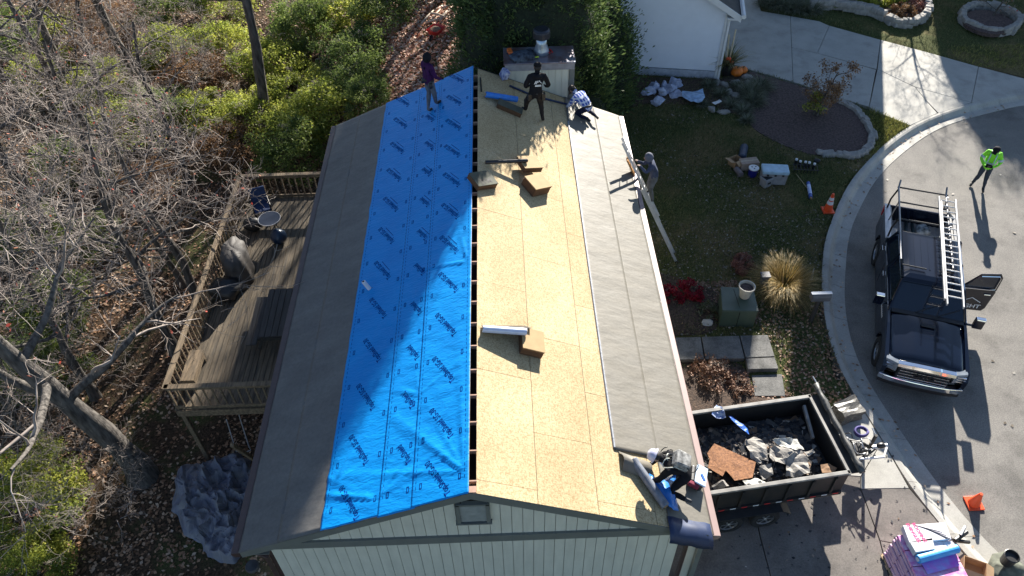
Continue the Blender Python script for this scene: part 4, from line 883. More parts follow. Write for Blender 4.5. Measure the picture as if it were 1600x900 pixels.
mb.build('back_print', C_wprint, t)
mb = MB(); mb.tube([(-.18,0,.90),(0,.13,.9),(.16,0,.90),(0,-.15,.90),(-.18,0,.90)], .035, 6); mb.box((-.2,-.06,.78),(.1,.12,.2)); mb.box((.19,-.06,.76),(.1,.12,.22)); mb.build('tool_belt', C_black, t, bevel=.01)
for s, q in ((-1, J['knL']), (1, J['knR'])): MB().ball(q+Vector((0,.05,0)), (.07,.05,.09), 8).build('knee_pad', C_black, t)
# 3 plaid shirt, kneeling
p = onroof(912, 182); loc = Vector((p.x, p.y, roofz(p.x))); rot = .75; ps = dict(fw=(0,.8,-.6))
ps.update(pel=(0,-.12,.38), spi=(0,.02,.50), che=(0,.20,.60), nec=(0,.34,.66), hd0=(0,.42,.69), hd1=(0,.53,.72), shL=(-.19,.25,.60), shR=(.19,.25,.60), elL=(-.26,.36,.36), wrL=(-.22,.52,.18), haL=(-.2,.58,.12),
 elR=(.27,.34,.36), wrR=(.22,.50,.14), haR=(.2,.56,.08), hiL=(-.1,-.12,.34), hiR=(.1,-.12,.34), knL=(-.19,.18,.10), knR=(.2,.08,.12), anL=(-.14,-.28,.10), toL=(-.14,-.40,.06), anR=(.15,-.34,.10), toR=(.16,-.46,.03))
def plaid():
    m = mat('blue_plaid', (.05,.12,.48), .85, scale=30, c2=(.02,.04,.25), spec=.2); n = m.node_tree.nodes; l = m.node_tree.links; tc = n['Texture Coordinate']; b = n['Principled BSDF']; old = b.inputs['Base Color'].links[0].from_socket
    for rt, cc in ((0,(.75,.78,.85,1)),(pi/2,(.75,.78,.85,1))):
        w = n.new('ShaderNodeTexWave'); w.inputs['Scale'].default_value = 3.2; mp = n.new('ShaderNodeMapping'); mp.inputs['Rotation'].default_value = (.3,rt,.2); l.new(tc.outputs['Object'], mp.inputs[0]); l.new(mp.outputs[0], w.inputs[0])
        r = n.new('ShaderNodeValToRGB'); r.color_ramp.elements[0].position = .62; r.color_ramp.elements[0].color = (0,0,0,1); r.color_ramp.elements[1].position = .72; r.color_ramp.elements[1].color = (.65,.65,.65,1); l.new(w.outputs['Fac'], r.inputs[0])
        mx = n.new('ShaderNodeMixRGB'); l.new(r.outputs[0], mx.inputs[0]); l.new(old, mx.inputs[1]); mx.inputs[2].default_value = cc; old = mx.outputs[0]
    l.new(old, b.inputs['Base Color']); return m
t, J, R, hc = person('worker in a blue plaid shirt kneeling at the far end of the grey strips', loc, rot, ps, plaid(), cloth('navy_trousers', (.015,.02,.05)), bulk=1.12)
headwear(t, R, hc, 'cap', mat('brown_cap', (.06,.04,.03), .8)); mb = MB(); mb.tube([(-.17,-.10,.42),(0,-.02,.32),(.17,-.10,.42),(0,-.24,.46),(-.17,-.10,.42)], .035, 6); mb.build('tool_belt', C_black, t, smooth=True)
# 4 on the ladder
LB = at(1056, 408, -2.72); LT = at(970, 228, .95); LBv, LTv = Vector(LB), Vector(LT); ld = (LTv-LBv).normalized(); LL = (LTv-LBv).length
LW = Vector((0, .42, 0)); LW -= ld*LW.dot(ld); LW = LW.normalized()*.42; ln_ = ld.cross(LW).normalized(); ln_ = ln_ if ln_.x > 0 else -ln_
foot_pt = LBv+ld*(LL*.46)+LW*.5
loc = foot_pt+ln_*.08+ld*.2; rotl = math.atan2(ln_.x, -ln_.y); rotl = math.atan2(-(-ln_).x, (-ln_).y)
ps = dict(fw=(0,1,.1)); ps.update(pel=(0,-.02,.93), che=(0,.12,1.28), spi=(0,.04,1.1), nec=(0,.20,1.43), hd0=(0,.24,1.51), hd1=(0,.27,1.63), shL=(-.18,.14,1.37), shR=(.18,.14,1.37), elL=(-.24,.32,1.22), wrL=(-.19,.46,1.38), haL=(-.18,.52,1.43), elR=(.24,.30,1.18), wrR=(.2,.46,1.28), haR=(.19,.52,1.33),
 knL=(-.12,.10,.55), knR=(.12,.12,.58), anL=(-.1,-.02,.09), toL=(-.1,.12,.06), anR=(.1,.05,.30), toR=(.1,.19,.27))
t, J, R, hc = person('worker in a grey hooded sweatshirt climbing the ladder at the right eave', loc, rotl, ps, cloth('grey_blue_fleece', (.075,.09,.145)), cloth('light_jeans', (.17,.17,.17)), hand=C_skin, bulk=1.12)
headwear(t, R, hc, 'hood', mat('grey_hood', (.12,.13,.17), .85))
# the ladder: two sections
lad = thing('extension_ladder', 'aluminium extension ladder leaning against the right eave under the climbing worker', 'ladder', (0,0,0))
for s in (0, 1):
    mb = MB(); a = LBv+LW*s; R3_ = Matrix((ln_, LW.normalized(), ld)).transposed(); mb.box(a+ld*LL*.32, (.075,.03,LL*.64), R3_); mb.build('rail', C_alu, lad, bevel=.004)
    mb = MB(); a = LBv+LW*(.08+.84*s)+ln_*.07; mb.box(a+ld*LL*.68, (.065,.028,LL*.66), R3_); mb.build('rail', C_alu, lad, bevel=.004)
    MB().box(LBv+LW*s-ld*.03, (.12,.08,.06), R3_).build('foot', C_rubber, lad)
for i in range(int(LL/.305)):
    q = LBv+ld*(.2+i*.305)
    if .2+i*.305 < LL*.63: MB().tube([q, q+LW], .016, 8).build('rung', C_alu, lad)
    if .2+i*.305 > LL*.37: MB().tube([q+LW*.08+ln_*.07, q+LW*.92+ln_*.07], .015, 8).build('rung', C_alu, lad)
# folded board lashed at the ladder's top
bd = MB(); bd.box((0,0,0), (.05,.24,.62), R3_); b_ = bd.build('padded_bracket', mat('worn_orange', (.45,.22,.07), .7), None, bevel=.01); b_.location = LBv+ld*(LL*.80)-ln_*.03+LW*.5; tag(b_, 'worn orange padded stand-off bracket on the ladder at the right eave', 'ladder bracket')
# 5 crouching worker at the near right corner
p = onroof(1052, 752); loc = Vector((p.x, p.y, roofz(p.x))); rot = 1.35; ps = dict(fw=(0,.7,-.7))
ps.update(pel=(0,-.20,.42), spi=(0,-.05,.54), che=(0,.14,.64), nec=(.0,.28,.70), hd0=(.0,.36,.73), hd1=(.02,.47,.76), shL=(-.19,.17,.62), shR=(.19,.17,.62), elL=(-.26,.32,.38), wrL=(-.20,.46,.20), haL=(-.18,.52,.16),
 elR=(.27,.30,.40), wrR=(.18,.45,.22), haR=(.15,.51,.18), hiL=(-.1,-.2,.38), hiR=(.1,-.2,.38), knL=(-.34,.08,.16), knR=(.2,.16,.30), anL=(-.42,-.22,.12), toL=(-.44,-.36,.09), anR=(.16,-.12,-.02), toR=(.18,.04,-.03))
t, J, R, hc = person('crouching worker in black with a pale hard hat at the near right roof corner', loc, rot, ps, C_blk, C_blk, mat('dark_shoe', (.03,.03,.035), .6), bulk=1.18)
headwear(t, R, hc, 'hardhat', mat('pale_hard_hat', (.62,.62,.72), .35, var=.03, scale=10, c2=(.35,.35,.52)))
mb = MB(); mb.box((.0,-.06,.74), (.34,.34,.2), Matrix.Rotation(.5,3,'X')); mb.jitter(.05, 0, 5); mb.build('tool_harness', mat('harness_grey', (.33,.33,.32), .7, scale=12, c2=(.05,.05,.05)), t, bevel=.04)
for k in range(6): 
    a = random.Random(k); c = Vector((a.uniform(-.15,.15), a.uniform(-.3,.25), .74)); mb = MB(); mb.tube([c+Vector((.10*cos(q), .12*sin(q), .05*sin(q*2+k))) for q in np.linspace(0, 5.4, 12)], .010, 5); mb.build('hose', mat('hose_pale' if k % 2 else 'hose_black', (.55,.56,.5) if k % 2 else (.02,.02,.02), .5), t, smooth=True)
# 6 high-visibility jacket on the street
fa, fb = at(1518, 288, -2.88), at(1535, 297, -2.88); loc = (fa+fb)/2; loc.z = -2.895; rot = radians(148); ps = dict(fw=(.25,.8,-.5))
c_, s_ = cos(-rot), sin(-rot)
def loc2(v): d = v-loc; return (d.x*c_-d.y*s_, d.x*s_+d.y*c_)
la, lb_ = loc2(fa), loc2(fb)
sgn = ('R', 'L') if la[0] > lb_[0] else ('L', 'R')
ps['an'+sgn[0]] = (la[0], la[1], .09); ps['to'+sgn[0]] = (la[0]+.03, la[1]+.17, .04); ps['an'+sgn[1]] = (lb_[0], lb_[1], .09); ps['to'+sgn[1]] = (lb_[0]-.03, lb_[1]+.17, .04)
ps.update(pel=(0,0,.92), che=(0,.02,1.30), nec=(0,.06,1.46), hd0=(.01,.11,1.53), hd1=(.01,.15,1.64), elL=(-.30,.03,1.14), wrL=(-.16,.24,1.06), haL=(-.08,.29,1.06), elR=(.30,.02,1.14), wrR=(.16,.24,1.04), haR=(.08,.29,1.04))
C_hiv = mat('lime_jacket', (.26,.85,.03), .6, scale=5, var=.06, bump=.4, bscale=12)
t, J, R, hc = person('person in a lime high visibility jacket standing on the street beside the pickup', loc, rot, ps, C_hiv, cloth('slate_trousers', (.05,.065,.09)), hand=C_blk, bulk=1.15)
headwear(t, R, hc, 'cap', C_blk); C_refl = mat('reflective_tape', (.50,.66,.78), .3, .3)
for s in 'LR':
    a, b_ = J['sh'+s], J['el'+s]; d = b_-a; MB().tube([a+d*.55, a+d*.80], .083, 12, cap=False).build('reflective_band', C_refl, t, smooth=True); mb = MB(); 
    x = -.09 if s == 'L' else .09; mb.tube([(x,.155,1.05),(x,.17,1.2),(x,.15,1.38),(x,.03,1.49),(x,-.13,1.38),(x,-.14,1.1)], .018, 6); mb.build('reflective_band', C_refl, t, smooth=True)
mb = MB(); mb.loft([[(.185*cos(a), .15*sin(a), z) for a in np.linspace(0, 2*pi, 17)[:-1]] for z in (1.06,1.11)], cap=False); mb.build('reflective_band', C_refl, t, smooth=True)
mb = MB(); mb.loft([[(.165*cos(a), .14*sin(a), z) for a in np.linspace(0, 2*pi, 17)[:-1]] for z in (.93,1.04)]); mb.build('waistband', C_blk, t, smooth=True)
MB().box((0,.31,1.07),(.09,.02,.15), Matrix.Rotation(-.6,3,'X')).build('phone', C_black, t)
# ================================================================ things lying on the roof
def roofthing(name, label, cat, q, rotz, group=None, lift=0.):
    p = onroof(*q) if not isinstance(q, Vector) else q; s = 1 if p.x > 0 else -1
    nrm = Vector((s*MS, 0, 1)).normalized(); xa = Vector((cos(rotz), sin(rotz), 0)); xa = (xa-nrm*xa.dot(nrm)).normalized(); ya = nrm.cross(xa)
    Rm = Matrix((xa, ya, nrm)).transposed(); return thing(name, label, cat, p+nrm*(.004+lift), Rm, group)
C_bwrap = mat('bundle_wrap', (.40,.27,.13), .8, scale=5, var=.07, bump=.2); C_bwrap2 = mat('bundle_edge', (.17,.085,.04), .85, scale=30, c2=(.08,.04,.02), stretch=(1,1,8))
def bundle(label, q, rotz, d=(.92,.34,.17), m=None, lift=0., n_=7, ch=None):
    t = roofthing('shingle_bundle', label, 'shingle bundle', q, rotz, 'shingle bundles set out on the roof boards', lift)
    th = d[2]/n_
    for i in range(n_-1):
        mb = MB(); j = random.uniform(-.006,.006); mb.box((j, random.uniform(-.006,.006), th*(i+.5)), (d[0]-.02, d[1]-.02, th*.86)); mb.build('shingle', C_bwrap2, t)
    mb = MB(); mb.box((0,0,d[2]-th*.35), (d[0], d[1], th*.7)); mb.jitter(.008); mb.build('top_shingle', m or C_bwrap, t, bevel=.006); return t
bundle('three quarter tan shingle bundle with a printed roll across it, nearest the camera', (827,541), 1.58, (.56,.50,.22))
bundle('upper tan shingle bundle in the pair below the black roll', (822,266), .45, (.60,.48,.16), lift=.13)
bundle('lower tan shingle bundle of the far pair, set square to the slope', (835,295), .6, (.58,.52,.26))
tb = bundle('dark green shaded shingle bundle marked JTM beside the ridge', (752,286), .55, (.62,.50,.16), mat('dark_wrap', (.085,.09,.065), .8))
text('JTM', .22, mat('black_print', (.01,.01,.01)), Matrix.Translation((0,-.12,.166))@Matrix.Rotation(.1, 4, 'Z'), 'lettering', tb, bold=.008)
bundle('shingle bundle in tree shade under the blue roll by the ridge', (795,172), -.15, (.75,.34,.14), mat('dark_wrap'))
def roll(label, a, b_, r, m, h=0., name='underlayment_roll', core=None, cat='roll', slope=True):
    A = Vector(a); B = Vector(b_); d = B-A; L_ = d.length; t = thing(name, label, cat, A, d.to_track_quat('Z', 'Y').to_matrix()); Rm = None
    mb = MB(); mb.lathe((0,0,0), [(r*.55,0),(r*.97,.004),(r,.012),(r,L_-.012),(r*.97,L_-.004),(r*.55,L_)], 20); mb.build('wrap', m, t, smooth=False)
    mb = MB(); mb.lathe((0,0,-.015), [(r*.5,0),(r*.5,L_+.03)], 14); mb.build('core', core or C_card, t); return t
def on(q, h): p = onroof(*q); return p+Vector((MS if q[0] > 741 else -MS,0,1)).normalized()*h
C_slv = mat('silver_blue_wrap', (.52,.60,.78), .35, .1, var=.06)
roll('silver blue underlayment roll propped on the near shingle bundle', on((752,520),.08)+Vector((0,0,.05)), on((820,534),.10)+Vector((0,0,.22)), .075, C_slv, cat='roll')
fl = MB(); pts = [on((751,510),.02), on((819,511),.04), on((822,527),.30), on((752,519),.14)]; fl.add(pts, [(0,1,2,3)]); o = fl.build('loose_sheet', C_black, None); o.modifiers.new('t','SOLIDIFY').thickness = .006; tag(o, 'black sheet unrolled beside the silver blue roll on the near bundle', 'sheet')
roll('black tube shaped roll resting on the far pair of bundles', on((757,258),.06)+Vector((0,0,.03)), on((822,269),.1)+Vector((0,0,.28)), .05, mat('black_wrap', (.02,.02,.025), .25))
roll('bright blue roll lying by the ridge in front of the chimney', on((757,152),.10), on((806,163),.12)+Vector((0,0,.05)), .085, mat('bright_blue_wrap', (.03,.22,.75), .4))
t = roofthing('drip_edge_strip', 'dark bent metal strip lying along the far end of the ridge', 'metal strip', (751,133), 1.62); mb = MB(); mb.box((0,0,.02),(.72,.03,.03)); mb.build('strip', C_black, t)
t = roofthing('caulk_tube', 'white tube standing on the blue membrane left of its print', 'tube', (578,452), 0); mb = MB(); mb.lathe((0,0,0), [(.045,0),(.05,.01),(.05,.27),(.045,.28),(.03,.285)], 16); mb.build('tube', C_white, t, smooth=False); MB().lathe((0,0,.285), [(.028,0),(.028,.004)], 12).build('opening', C_dark, t); MB().box((0,-.02,.01),(.18,.05,.02)).build('bracket', C_black, t)
# partly unrolled grey strip and things around the crouching worker
C_feltroll = mat('grey_roll', (.10,.115,.15), .5, scale=8, c2=(.22,.24,.28))
roll('half unrolled grey underlayment roll at the near right corner', on((985,722),.10), on((1036,795),.10), .085, C_feltroll)
lp = MB(); r_ = []
for i in range(9):
    f = i/8; a = on((966+f*6,706+f*30),.012+.14*sin(f*pi)**1.5); b2 = on((1012+f*2,722+f*28),.012+.14*sin(f*pi)); r_.append((a, b2))
lp.add([p for q in r_ for p in q], [(2*i, 2*i+1, 2*i+3, 2*i+2) for i in range(8)]); o = lp.build('loose_underlayment', C_felt, None, smooth=True); o.modifiers.new('t','SOLIDIFY').thickness = .005; tag(o, 'lifted end of the grey strip curling up beside the half unrolled roll', 'underlayment')
bg_ = MB(); cpt = on((1035,775), .05); rng = random.Random(2); V = []; NXX = 9
for j in range(NXX):
    for i in range(NXX):
        u, v = i/8, j/8; q = (1010+u*42+v*8*(1-u), 752+v*44+u*6-((1-v)*abs(u-.4)*22)); k = 1-max(0, v-.3)*1.15*abs(u-.85)
        q = (q[0]+(1-k)*35, q[1]); pz = on(q, .10+.10*sin(u*pi)*sin(v*pi*.9)+.035*sin(u*22+v*3)*sin(v*3)); V.append(pz)
bg_.add(V, [(j*NXX+i, (j+1)*NXX+i, (j+1)*NXX+i+1, j*NXX+i+1) for j in range(NXX-1) for i in range(NXX-1)]); o = bg_.build('blue_plastic_bag', mat('blue_film', (.03,.20,.62), .25, var=.1, bump=.3, bscale=9), None, smooth=True); o.modifiers.new('t','SOLIDIFY').thickness = .01; tag(o, 'crumpled bright blue plastic bag in front of the crouching worker', 'bag')
roll('short blue and white roll held in the crouching worker\'s hands', on((1018,727),.28), on((1027,742),.34), .05, mat('blue_white_wrap', (.35,.55,.85), .4, scale=8, c2=(.85,.85,.88)))
t = roofthing('backpack', 'black and white bag lying at the right eave behind the crouching worker', 'bag', (1082,752), 1.2, lift=.02)
mb = MB(); mb.box((0,0,.10),(.40,.30,.2)); mb.jitter(.04, 0, 4); mb.build('body', C_black, t, bevel=.05); mb = MB(); mb.box((.02,-.05,.215),(.44,.24,.04)); mb.jitter(.03, 0, 4); mb.build('flap', mat('pale_blue_cloth', (.55,.68,.85), .6, var=.03), t, bevel=.02); MB().box((-.02,-.08,.24),(.14,.05,.012), .6).build('patch', C_blue, t)
MB().box((-.22,.05,.14),(.09,.22,.1)).build('side_pocket', mat('maroon_cloth', (.22,.02,.05), .8), t, bevel=.02)
# on top of the chimney
def chim(q, z=1.97): return at(q[0], q[1], z)
t = thing('jacket', 'dark jacket thrown over the left end of the chimney top', 'jacket', chim((815,88)), .3)
mb = MB(); NJ = 10; V = []
for j in range(NJ):
    for i in range(NJ):
        u, v = i/(NJ-1)-.5, j/(NJ-1)-.5; x = u*.80; y = v*.60-.05; z = .05+.14*math.exp(-(u*u+v*v)*7)+.06*mnoise.noise(Vector((u*6,v*6,1)))
        if y < -.27: z -= (-.27-y)*2.6; y = -.29
        V.append((x*(1-.5*max(0,-v)), y, z))
mb.add(V, [(j*NJ+i, j*NJ+i+1, (j+1)*NJ+i+1, (j+1)*NJ+i) for j in range(NJ-1) for i in range(NJ-1)]); o = mb.build('cloth', cloth('charcoal_cloth', (.02,.02,.03), (.10,.13,.17)), t, smooth=True); o.modifiers.new('s','SOLIDIFY').thickness = .02
t = thing('pliers', 'red handled pliers beside the chimney flue', 'tool', chim((858,80)), .4); 
for s in (-1,1): mb = MB(); mb.tube([(0,.12,.02),(s*.05,.02,.03),(s*.045,-.14,.02)], .018, 6); mb.build('handle', C_red, t)
MB().box((0,.16,.02),(.05,.1,.03)).build('jaw', C_alu, t)
t = thing('nail_gun', 'orange and grey nail gun on the left end of the chimney top', 'tool', chim((797,84)), .2); MB().box((0,0,.06),(.14,.3,.12)).build('body', mat('tool_orange', (.75,.16,.03), .4), t, bevel=.02); MB().box((.02,.2,.05),(.05,.18,.06)).build('nose', C_black, t)
t = thing('knife', 'yellow green knife at the front of the chimney top', 'tool', chim((838,90)), .2); MB().box((0,0,.02),(.15,.05,.03)).build('handle', mat('lime_plastic', (.55,.70,.05), .4), t, bevel=.01); MB().ball((-.17,-.02,.03),.035,8).build('knob', C_white, t)
t = roofthing('tool_bag', 'small white and blue bag against the left side of the chimney', 'bag', (786,122), .4); mb = MB(); mb.box((0,0,.14),(.2,.26,.28)); mb.jitter(.05,0,6); mb.build('body', mat('white_blue_fabric', (.6,.62,.75), .7, scale=9, c2=(.04,.06,.25)), t, bevel=.03)
mb = MB(); pp = [onroof(795,135), onroof(830,150), onroof(860,158), onroof(885,164)]; mb.tube([p+Vector((.02,.0,.03)) for p in pp], .03, 6); o = mb.build('flashing', C_navy, house)
# ================================================================ pickup truck
def wheel(parent, c, r, w, axis, name='wheel', spokes=8):
    """axis: unit vector pointing outwards"""
    R = Vector(axis).to_track_quat('Z', 'Y').to_matrix(); mb = MB(); mb.lathe(c, [(r*.6,-w/2),(r*.93,-w/2),(r,-w*.36),(r,w*.36),(r*.93,w/2),(r*.62,w/2),(r*.6,w*.3)], 28, R=R); t = mb.build(name, C_rubber, parent, smooth=False)
    mb = MB(); mb.lathe(c, [(r*.61,w*.1),(r*.61,w*.42),(r*.56,w*.42),(r*.52,w*.12),(r*.1,w*.1)], 28, R=R); mb.lathe(c, [(r*.14,w*.1),(r*.14,w*.36),(r*.08,w*.42)], 12, R=R)
    for i in range(spokes): a = 2*pi*i/spokes; mb.box(Vector(c)+R@Vector((cos(a)*r*.33, sin(a)*r*.33, w*.28)), (r*.5, r*.11, w*.12), R@Matrix.Rotation(a, 3, 'Z'))
    mb.build('rim', mat('alloy', (.42,.43,.45), .35, .8), t, smooth=False); return t
W0 = at(1376.5, 550, -2.48); W1 = at(1374.5, 395, -2.48); yl = (W1-W0); yl.z = 0; WB = yl.length; yl.normalize(); xl = Vector((yl.y, -yl.x, 0))
org = W0+xl*.87; org.z = -2.9; trot = math.atan2(xl.y, xl.x)
TK = thing('pickup_truck', 'black crew cab pickup with a chrome grille, open passenger door and ladder rack', 'pickup truck', org, trot)
def paint():
    m = mat('black_car_paint', (.003,.006,.016), .16, var=.02, coat=.45, spec=.4); return m
C_pt = paint()
def side_poly():
    pts = [(-.92,.50)]
    for a in np.linspace(180, 0, 11): pts.append((.0+.53*cos(radians(a)), .42+.53*max(0, sin(radians(a)))))
    for a in np.linspace(180, 0, 11): pts.append((WB+.53*cos(radians(a)), .42+.53*max(0, sin(radians(a)))))
    pts += [(WB+1.12,.50),(WB+1.16,1.40),(3.62,1.40),(3.58,1.33),(.78,1.31),(.3,1.28),(-.80,1.12),(-.95,.95)]
    return pts
for s in (-1, 1):
    P = side_poly(); mb = MB(); x0, x1 = s*.90, s*1.0; a = [(x0, y, z) for y, z in P]; b_ = [(x1-(s*.03 if z > 1.2 else 0), y, z) for y, z in P]; n_ = len(P)
    mb.add(a+b_, [tuple(range(n_)), tuple(range(2*n_-1, n_-1, -1))]+[(i, n_+i, n_+(i+1)%n_, (i+1)%n_) for i in range(n_)]); mb.build('body_side', C_pt, TK)
    MB().box((s*.92, 1.95, .42), (.16, 2.6, .05)).build('running_board', C_black, TK, bevel=.01)
    for yy in (0, WB): wheel(TK, (s*.87, yy, .42), .42, .27, (s, 0, 0))
    mb = MB()
    for yy in (0, WB): mb.lathe((s*.70, yy, .55), [(.50,-.2),(.50,.2)], 18, R=Vector((1,0,0)).to_track_quat('Z','Y').to_matrix())
    mb.build('wheel_well', C_dark, TK)
    for yy in (1.55, 2.62, 3.56): 
        if s < 0 or yy > 2: MB().box((s*1.001, yy, .92), (.006, .012, .72)).build('door_gap', C_dark, TK)
    for yy in (1.95, 3.05):
        if s < 0 or yy > 2: MB().box((s*1.015, yy+.35, 1.16), (.03, .2, .035)).build('door_handle', C_chrome, TK, bevel=.008)
MB().box((0, 1.9, .6), (1.7, 4.9, .35)).build('chassis', C_dark, TK)
# hood
mb = MB(); NX_, NY_ = 14, 12; V = []
for j in range(NY_+1):
    for i in range(NX_+1):
        u = i/NX_*2-1; y = -.86+1.62*j/NY_; hw = .93-.05*(1-j/NY_)**2; z = 1.16+.17*(j/NY_)**.7-.07*abs(u)**5+(.035 if abs(u) < .55 else .0)*min(1, (1-j/NY_)*5+.2)
        if j == 0: z -= .05
        V.append((u*hw, y, z))
k = NX_+1; mb.add(V, [(j*k+i, j*k+i+1, (j+1)*k+i+1, (j+1)*k+i) for j in range(NY_) for i in range(NX_)]); o = mb.build('hood', C_pt, TK, smooth=True); o.modifiers.new('s','SOLIDIFY').thickness = .03
MB().box((0,.35,1.375),(.34,.10,.02), Matrix.Rotation(.1,3,'X')).build('hood_scoop', C_black, TK, bevel=.008)
# nose: grille, lamps, bumper
mb = MB(); mb.box((0,-.86,.86),(1.24,.16,.52)); mb.build('grille', C_black, TK, bevel=.02)
for i in range(4): mb = MB(); mb.box((0,-.955,.70+i*.105),(1.16,.03,.035)); mb.build('grille_bar', mat('satin_chrome', (.5,.5,.52), .25, 1.), TK, bevel=.006)
mb = MB(); mb.loft([[(x, y, z) for y, z in ((-.99,1.06),(-.84,1.06),(-.84,1.16),(-.96,1.16))] for x in (-.68,-.35,-.3,.3,.35,.68)]); mb.v = [(x, y-.02*(abs(x) < .33), z+.025*(abs(x) < .33)) for x, y, z in mb.v]; mb.build('grille_surround', C_chrome, TK, bevel=.01)
mb = MB(); mb.loft([[(x, y+.10*abs(x)**3, z) for y, z in ((-1.06,.50),(-.86,.50),(-.86,.66),(-1.05,.66))] for x in np.linspace(-1.0, 1.0, 13)]); mb.build('bumper', C_chrome, TK, bevel=.02)
mb = MB(); mb.loft([[(x, y+.10*abs(x)**3, z) for y, z in ((-1.03,.36),(-.86,.36),(-.86,.50),(-1.03,.50))] for x in np.linspace(-.97, .97, 13)]); mb.build('lower_bumper', C_black, TK)
text('GMC', .15, C_black, Matrix.Translation((0,-.985,.86))@Matrix.Rotation(pi/2, 4, 'X'), 'emblem', TK, depth=.012, sx=1.5, bold=.006)
for s in (-1, 1):
    mb = MB(); mb.box((s*.81,-.86,.98),(.30,.20,.30)); mb.v = [(x, y+(.12 if abs(x) > .9 else 0), z) for x, y, z in mb.v]; h = mb.build('headlight', mat('lamp_glass', (.30,.33,.36), .1, .3), TK, bevel=.02)
    for i in range(3): MB().box((s*.81,-.955+(.05),.90+i*.08),(.25,.05,.02)).build('lamp_strip', C_chrome, h)
    MB().box((s*.80,-1.00,.58),(.18,.06,.09)).build('fog_lamp', mat('lamp_glass'), TK, bevel=.01)
# cab
mb = MB(); mb.loft([[(-.93,.74,1.30),(.93,.74,1.30),(.93,3.56,1.30),(-.93,3.56,1.30)],[(-.73,1.48,1.86),(.73,1.48,1.86),(.75,3.36,1.86),(-.75,3.36,1.86)]]); mb.build('windows', C_glass, TK)
mb = MB(); mb.loft([[(-.76,1.36,1.85),(.76,1.36,1.85),(.79,3.42,1.85),(-.79,3.42,1.85)],[(-.74,1.46,1.92),(.74,1.46,1.92),(.76,3.36,1.93),(-.76,3.36,1.93)],[(-.6,1.62,1.96),(.6,1.62,1.96),(.62,3.28,1.965),(-.62,3.28,1.965)]]); mb.build('roof', C_pt, TK, bevel=.02)
for i in range(6): MB().box((-.45+i*.18, 2.5, 1.967),(.03,1.3,.012)).build('roof_rib', C_pt, TK)
for s in (-1, 1):
    for a_, b_, r_ in (((s*.94,.76,1.30),(s*.76,1.42,1.87),.035),((s*.94,2.42,1.31),(s*.765,2.42,1.86),.045),((s*.94,3.5,1.31),(s*.78,3.36,1.86),.07)): MB().tube([a_, b_], r_, 6).build('pillar', C_pt, TK)
    mb = MB(); mb.tube([(s*.965,.80,1.325),(s*.965,3.5,1.335),(s*.80,3.30,1.83),(s*.785,1.5,1.83),(s*.955,.86,1.34)], .012, 5); mb.build('window_trim', C_chrome, TK)
    xm = s*1.22; ym = .98 if s < 0 else .78
    mb = MB(); mb.tube([(s*.97,ym+.02,1.28),(xm,ym,1.30)], .035, 6); mb.box((xm,ym,1.42),(.24,.12,.34)); mb.build('mirror', C_pt, TK, bevel=.03); MB().box((xm,ym-.02,1.58),(.23,.13,.06)).build('mirror_cap', C_chrome, TK, bevel=.02)
for s in (-.3,.25): mb = MB(); mb.tube([(s,.78,1.36),(s+.5,1.0,1.53)], .012, 4); mb.build('wiper', C_black, TK)
MB().box((0,.74,1.335),(1.75,.14,.03)).build('cowl', C_black, TK)
# bed
C_bed = mat('bed_liner_grey', (.36,.35,.34), .6, scale=6, var=.12); mb = MB(); mb.box((0,4.36,.86),(1.62,1.56,.05)); mb.box((0,3.60,1.12),(1.8,.05,.5)); 
for s in (-1,1): mb.box((s*.84,4.36,1.12),(.06,1.56,.5)); mb.box((s*.70,WB,.98),(.22,.9,.24))
mb.build('bed', C_bed, TK)
for i in range(11): MB().box((-.70+i*.14,4.36,.895),(.06,1.52,.025)).build('bed_rib', C_bed, TK)
for s in (-1,1): MB().box((s*.94,4.38,1.41),(.16,1.60,.03)).build('bed_rail', mat('rail_cap', (.22,.22,.23), .5) if s > 0 else C_alu, TK, bevel=.008)
MB().box((0,WB+1.12,1.10),(1.86,.07,.60)).build('tailgate', C_pt, TK, bevel=.02); MB().box((0,WB+1.22,.62),(1.9,.16,.18)).build('rear_bumper', C_chrome, TK, bevel=.02)
for s in (-1,1): MB().box((s*.93,WB+1.14,1.15),(.14,.07,.34)).build('tail_lamp', C_red, TK, bevel=.01)
# ladder rack
mb = MB(); C_rack = mat('steel_tube', (.30,.30,.31), .4, .7)
for s in (-1,.5): MB().tube([(s*.86,1.9,2.12),(s*.86,5.05,2.16),(s*.84,5.24,2.30)], .026, 8).build('rack_rail', C_rack, TK)
for y in (3.62, 4.40, 5.10):
    MB().tube([(-.88,y,2.13),(.5,y,2.13)], .024, 8).build('crossbar', C_black, TK)
for s in (-1,.56):
    for y in (3.66, 5.0): MB().tube([(s*.86,y,2.13),(s*.95,y,1.75),(-.95 if s < 0 else .9,y,1.42)], .026, 8).build('post', C_black if s < 0 else C_rack, TK)
    MB().tube([(s*.86,1.9,2.12),(s*.80,1.82,2.02),(s*.2,1.80,2.02)], .02, 8).build('rack_brace', C_black, TK)
MB().tube([(-.86,4.4,2.13),(-.92,4.4,1.42)], .02, 8).build('post', C_rack, TK)
for k, (x, y) in enumerate(((-.30,4.5),(-.08,4.45))):
    t = thing('pole', ['dark pole lying in the pickup bed on the left','dark pole lying in the pickup bed beside the rags'][k], 'pole', org+xl*x+yl*y+Vector((0,0,.93)), trot+.1*k, 'dark poles in the pickup bed'); MB().tube([(0,-.6,.03),(0,0,.05),(.03,.55,.04)], .05, 8).build('pole_body', mat('dark_teal', (.01,.03,.035), .6), t, smooth=True)
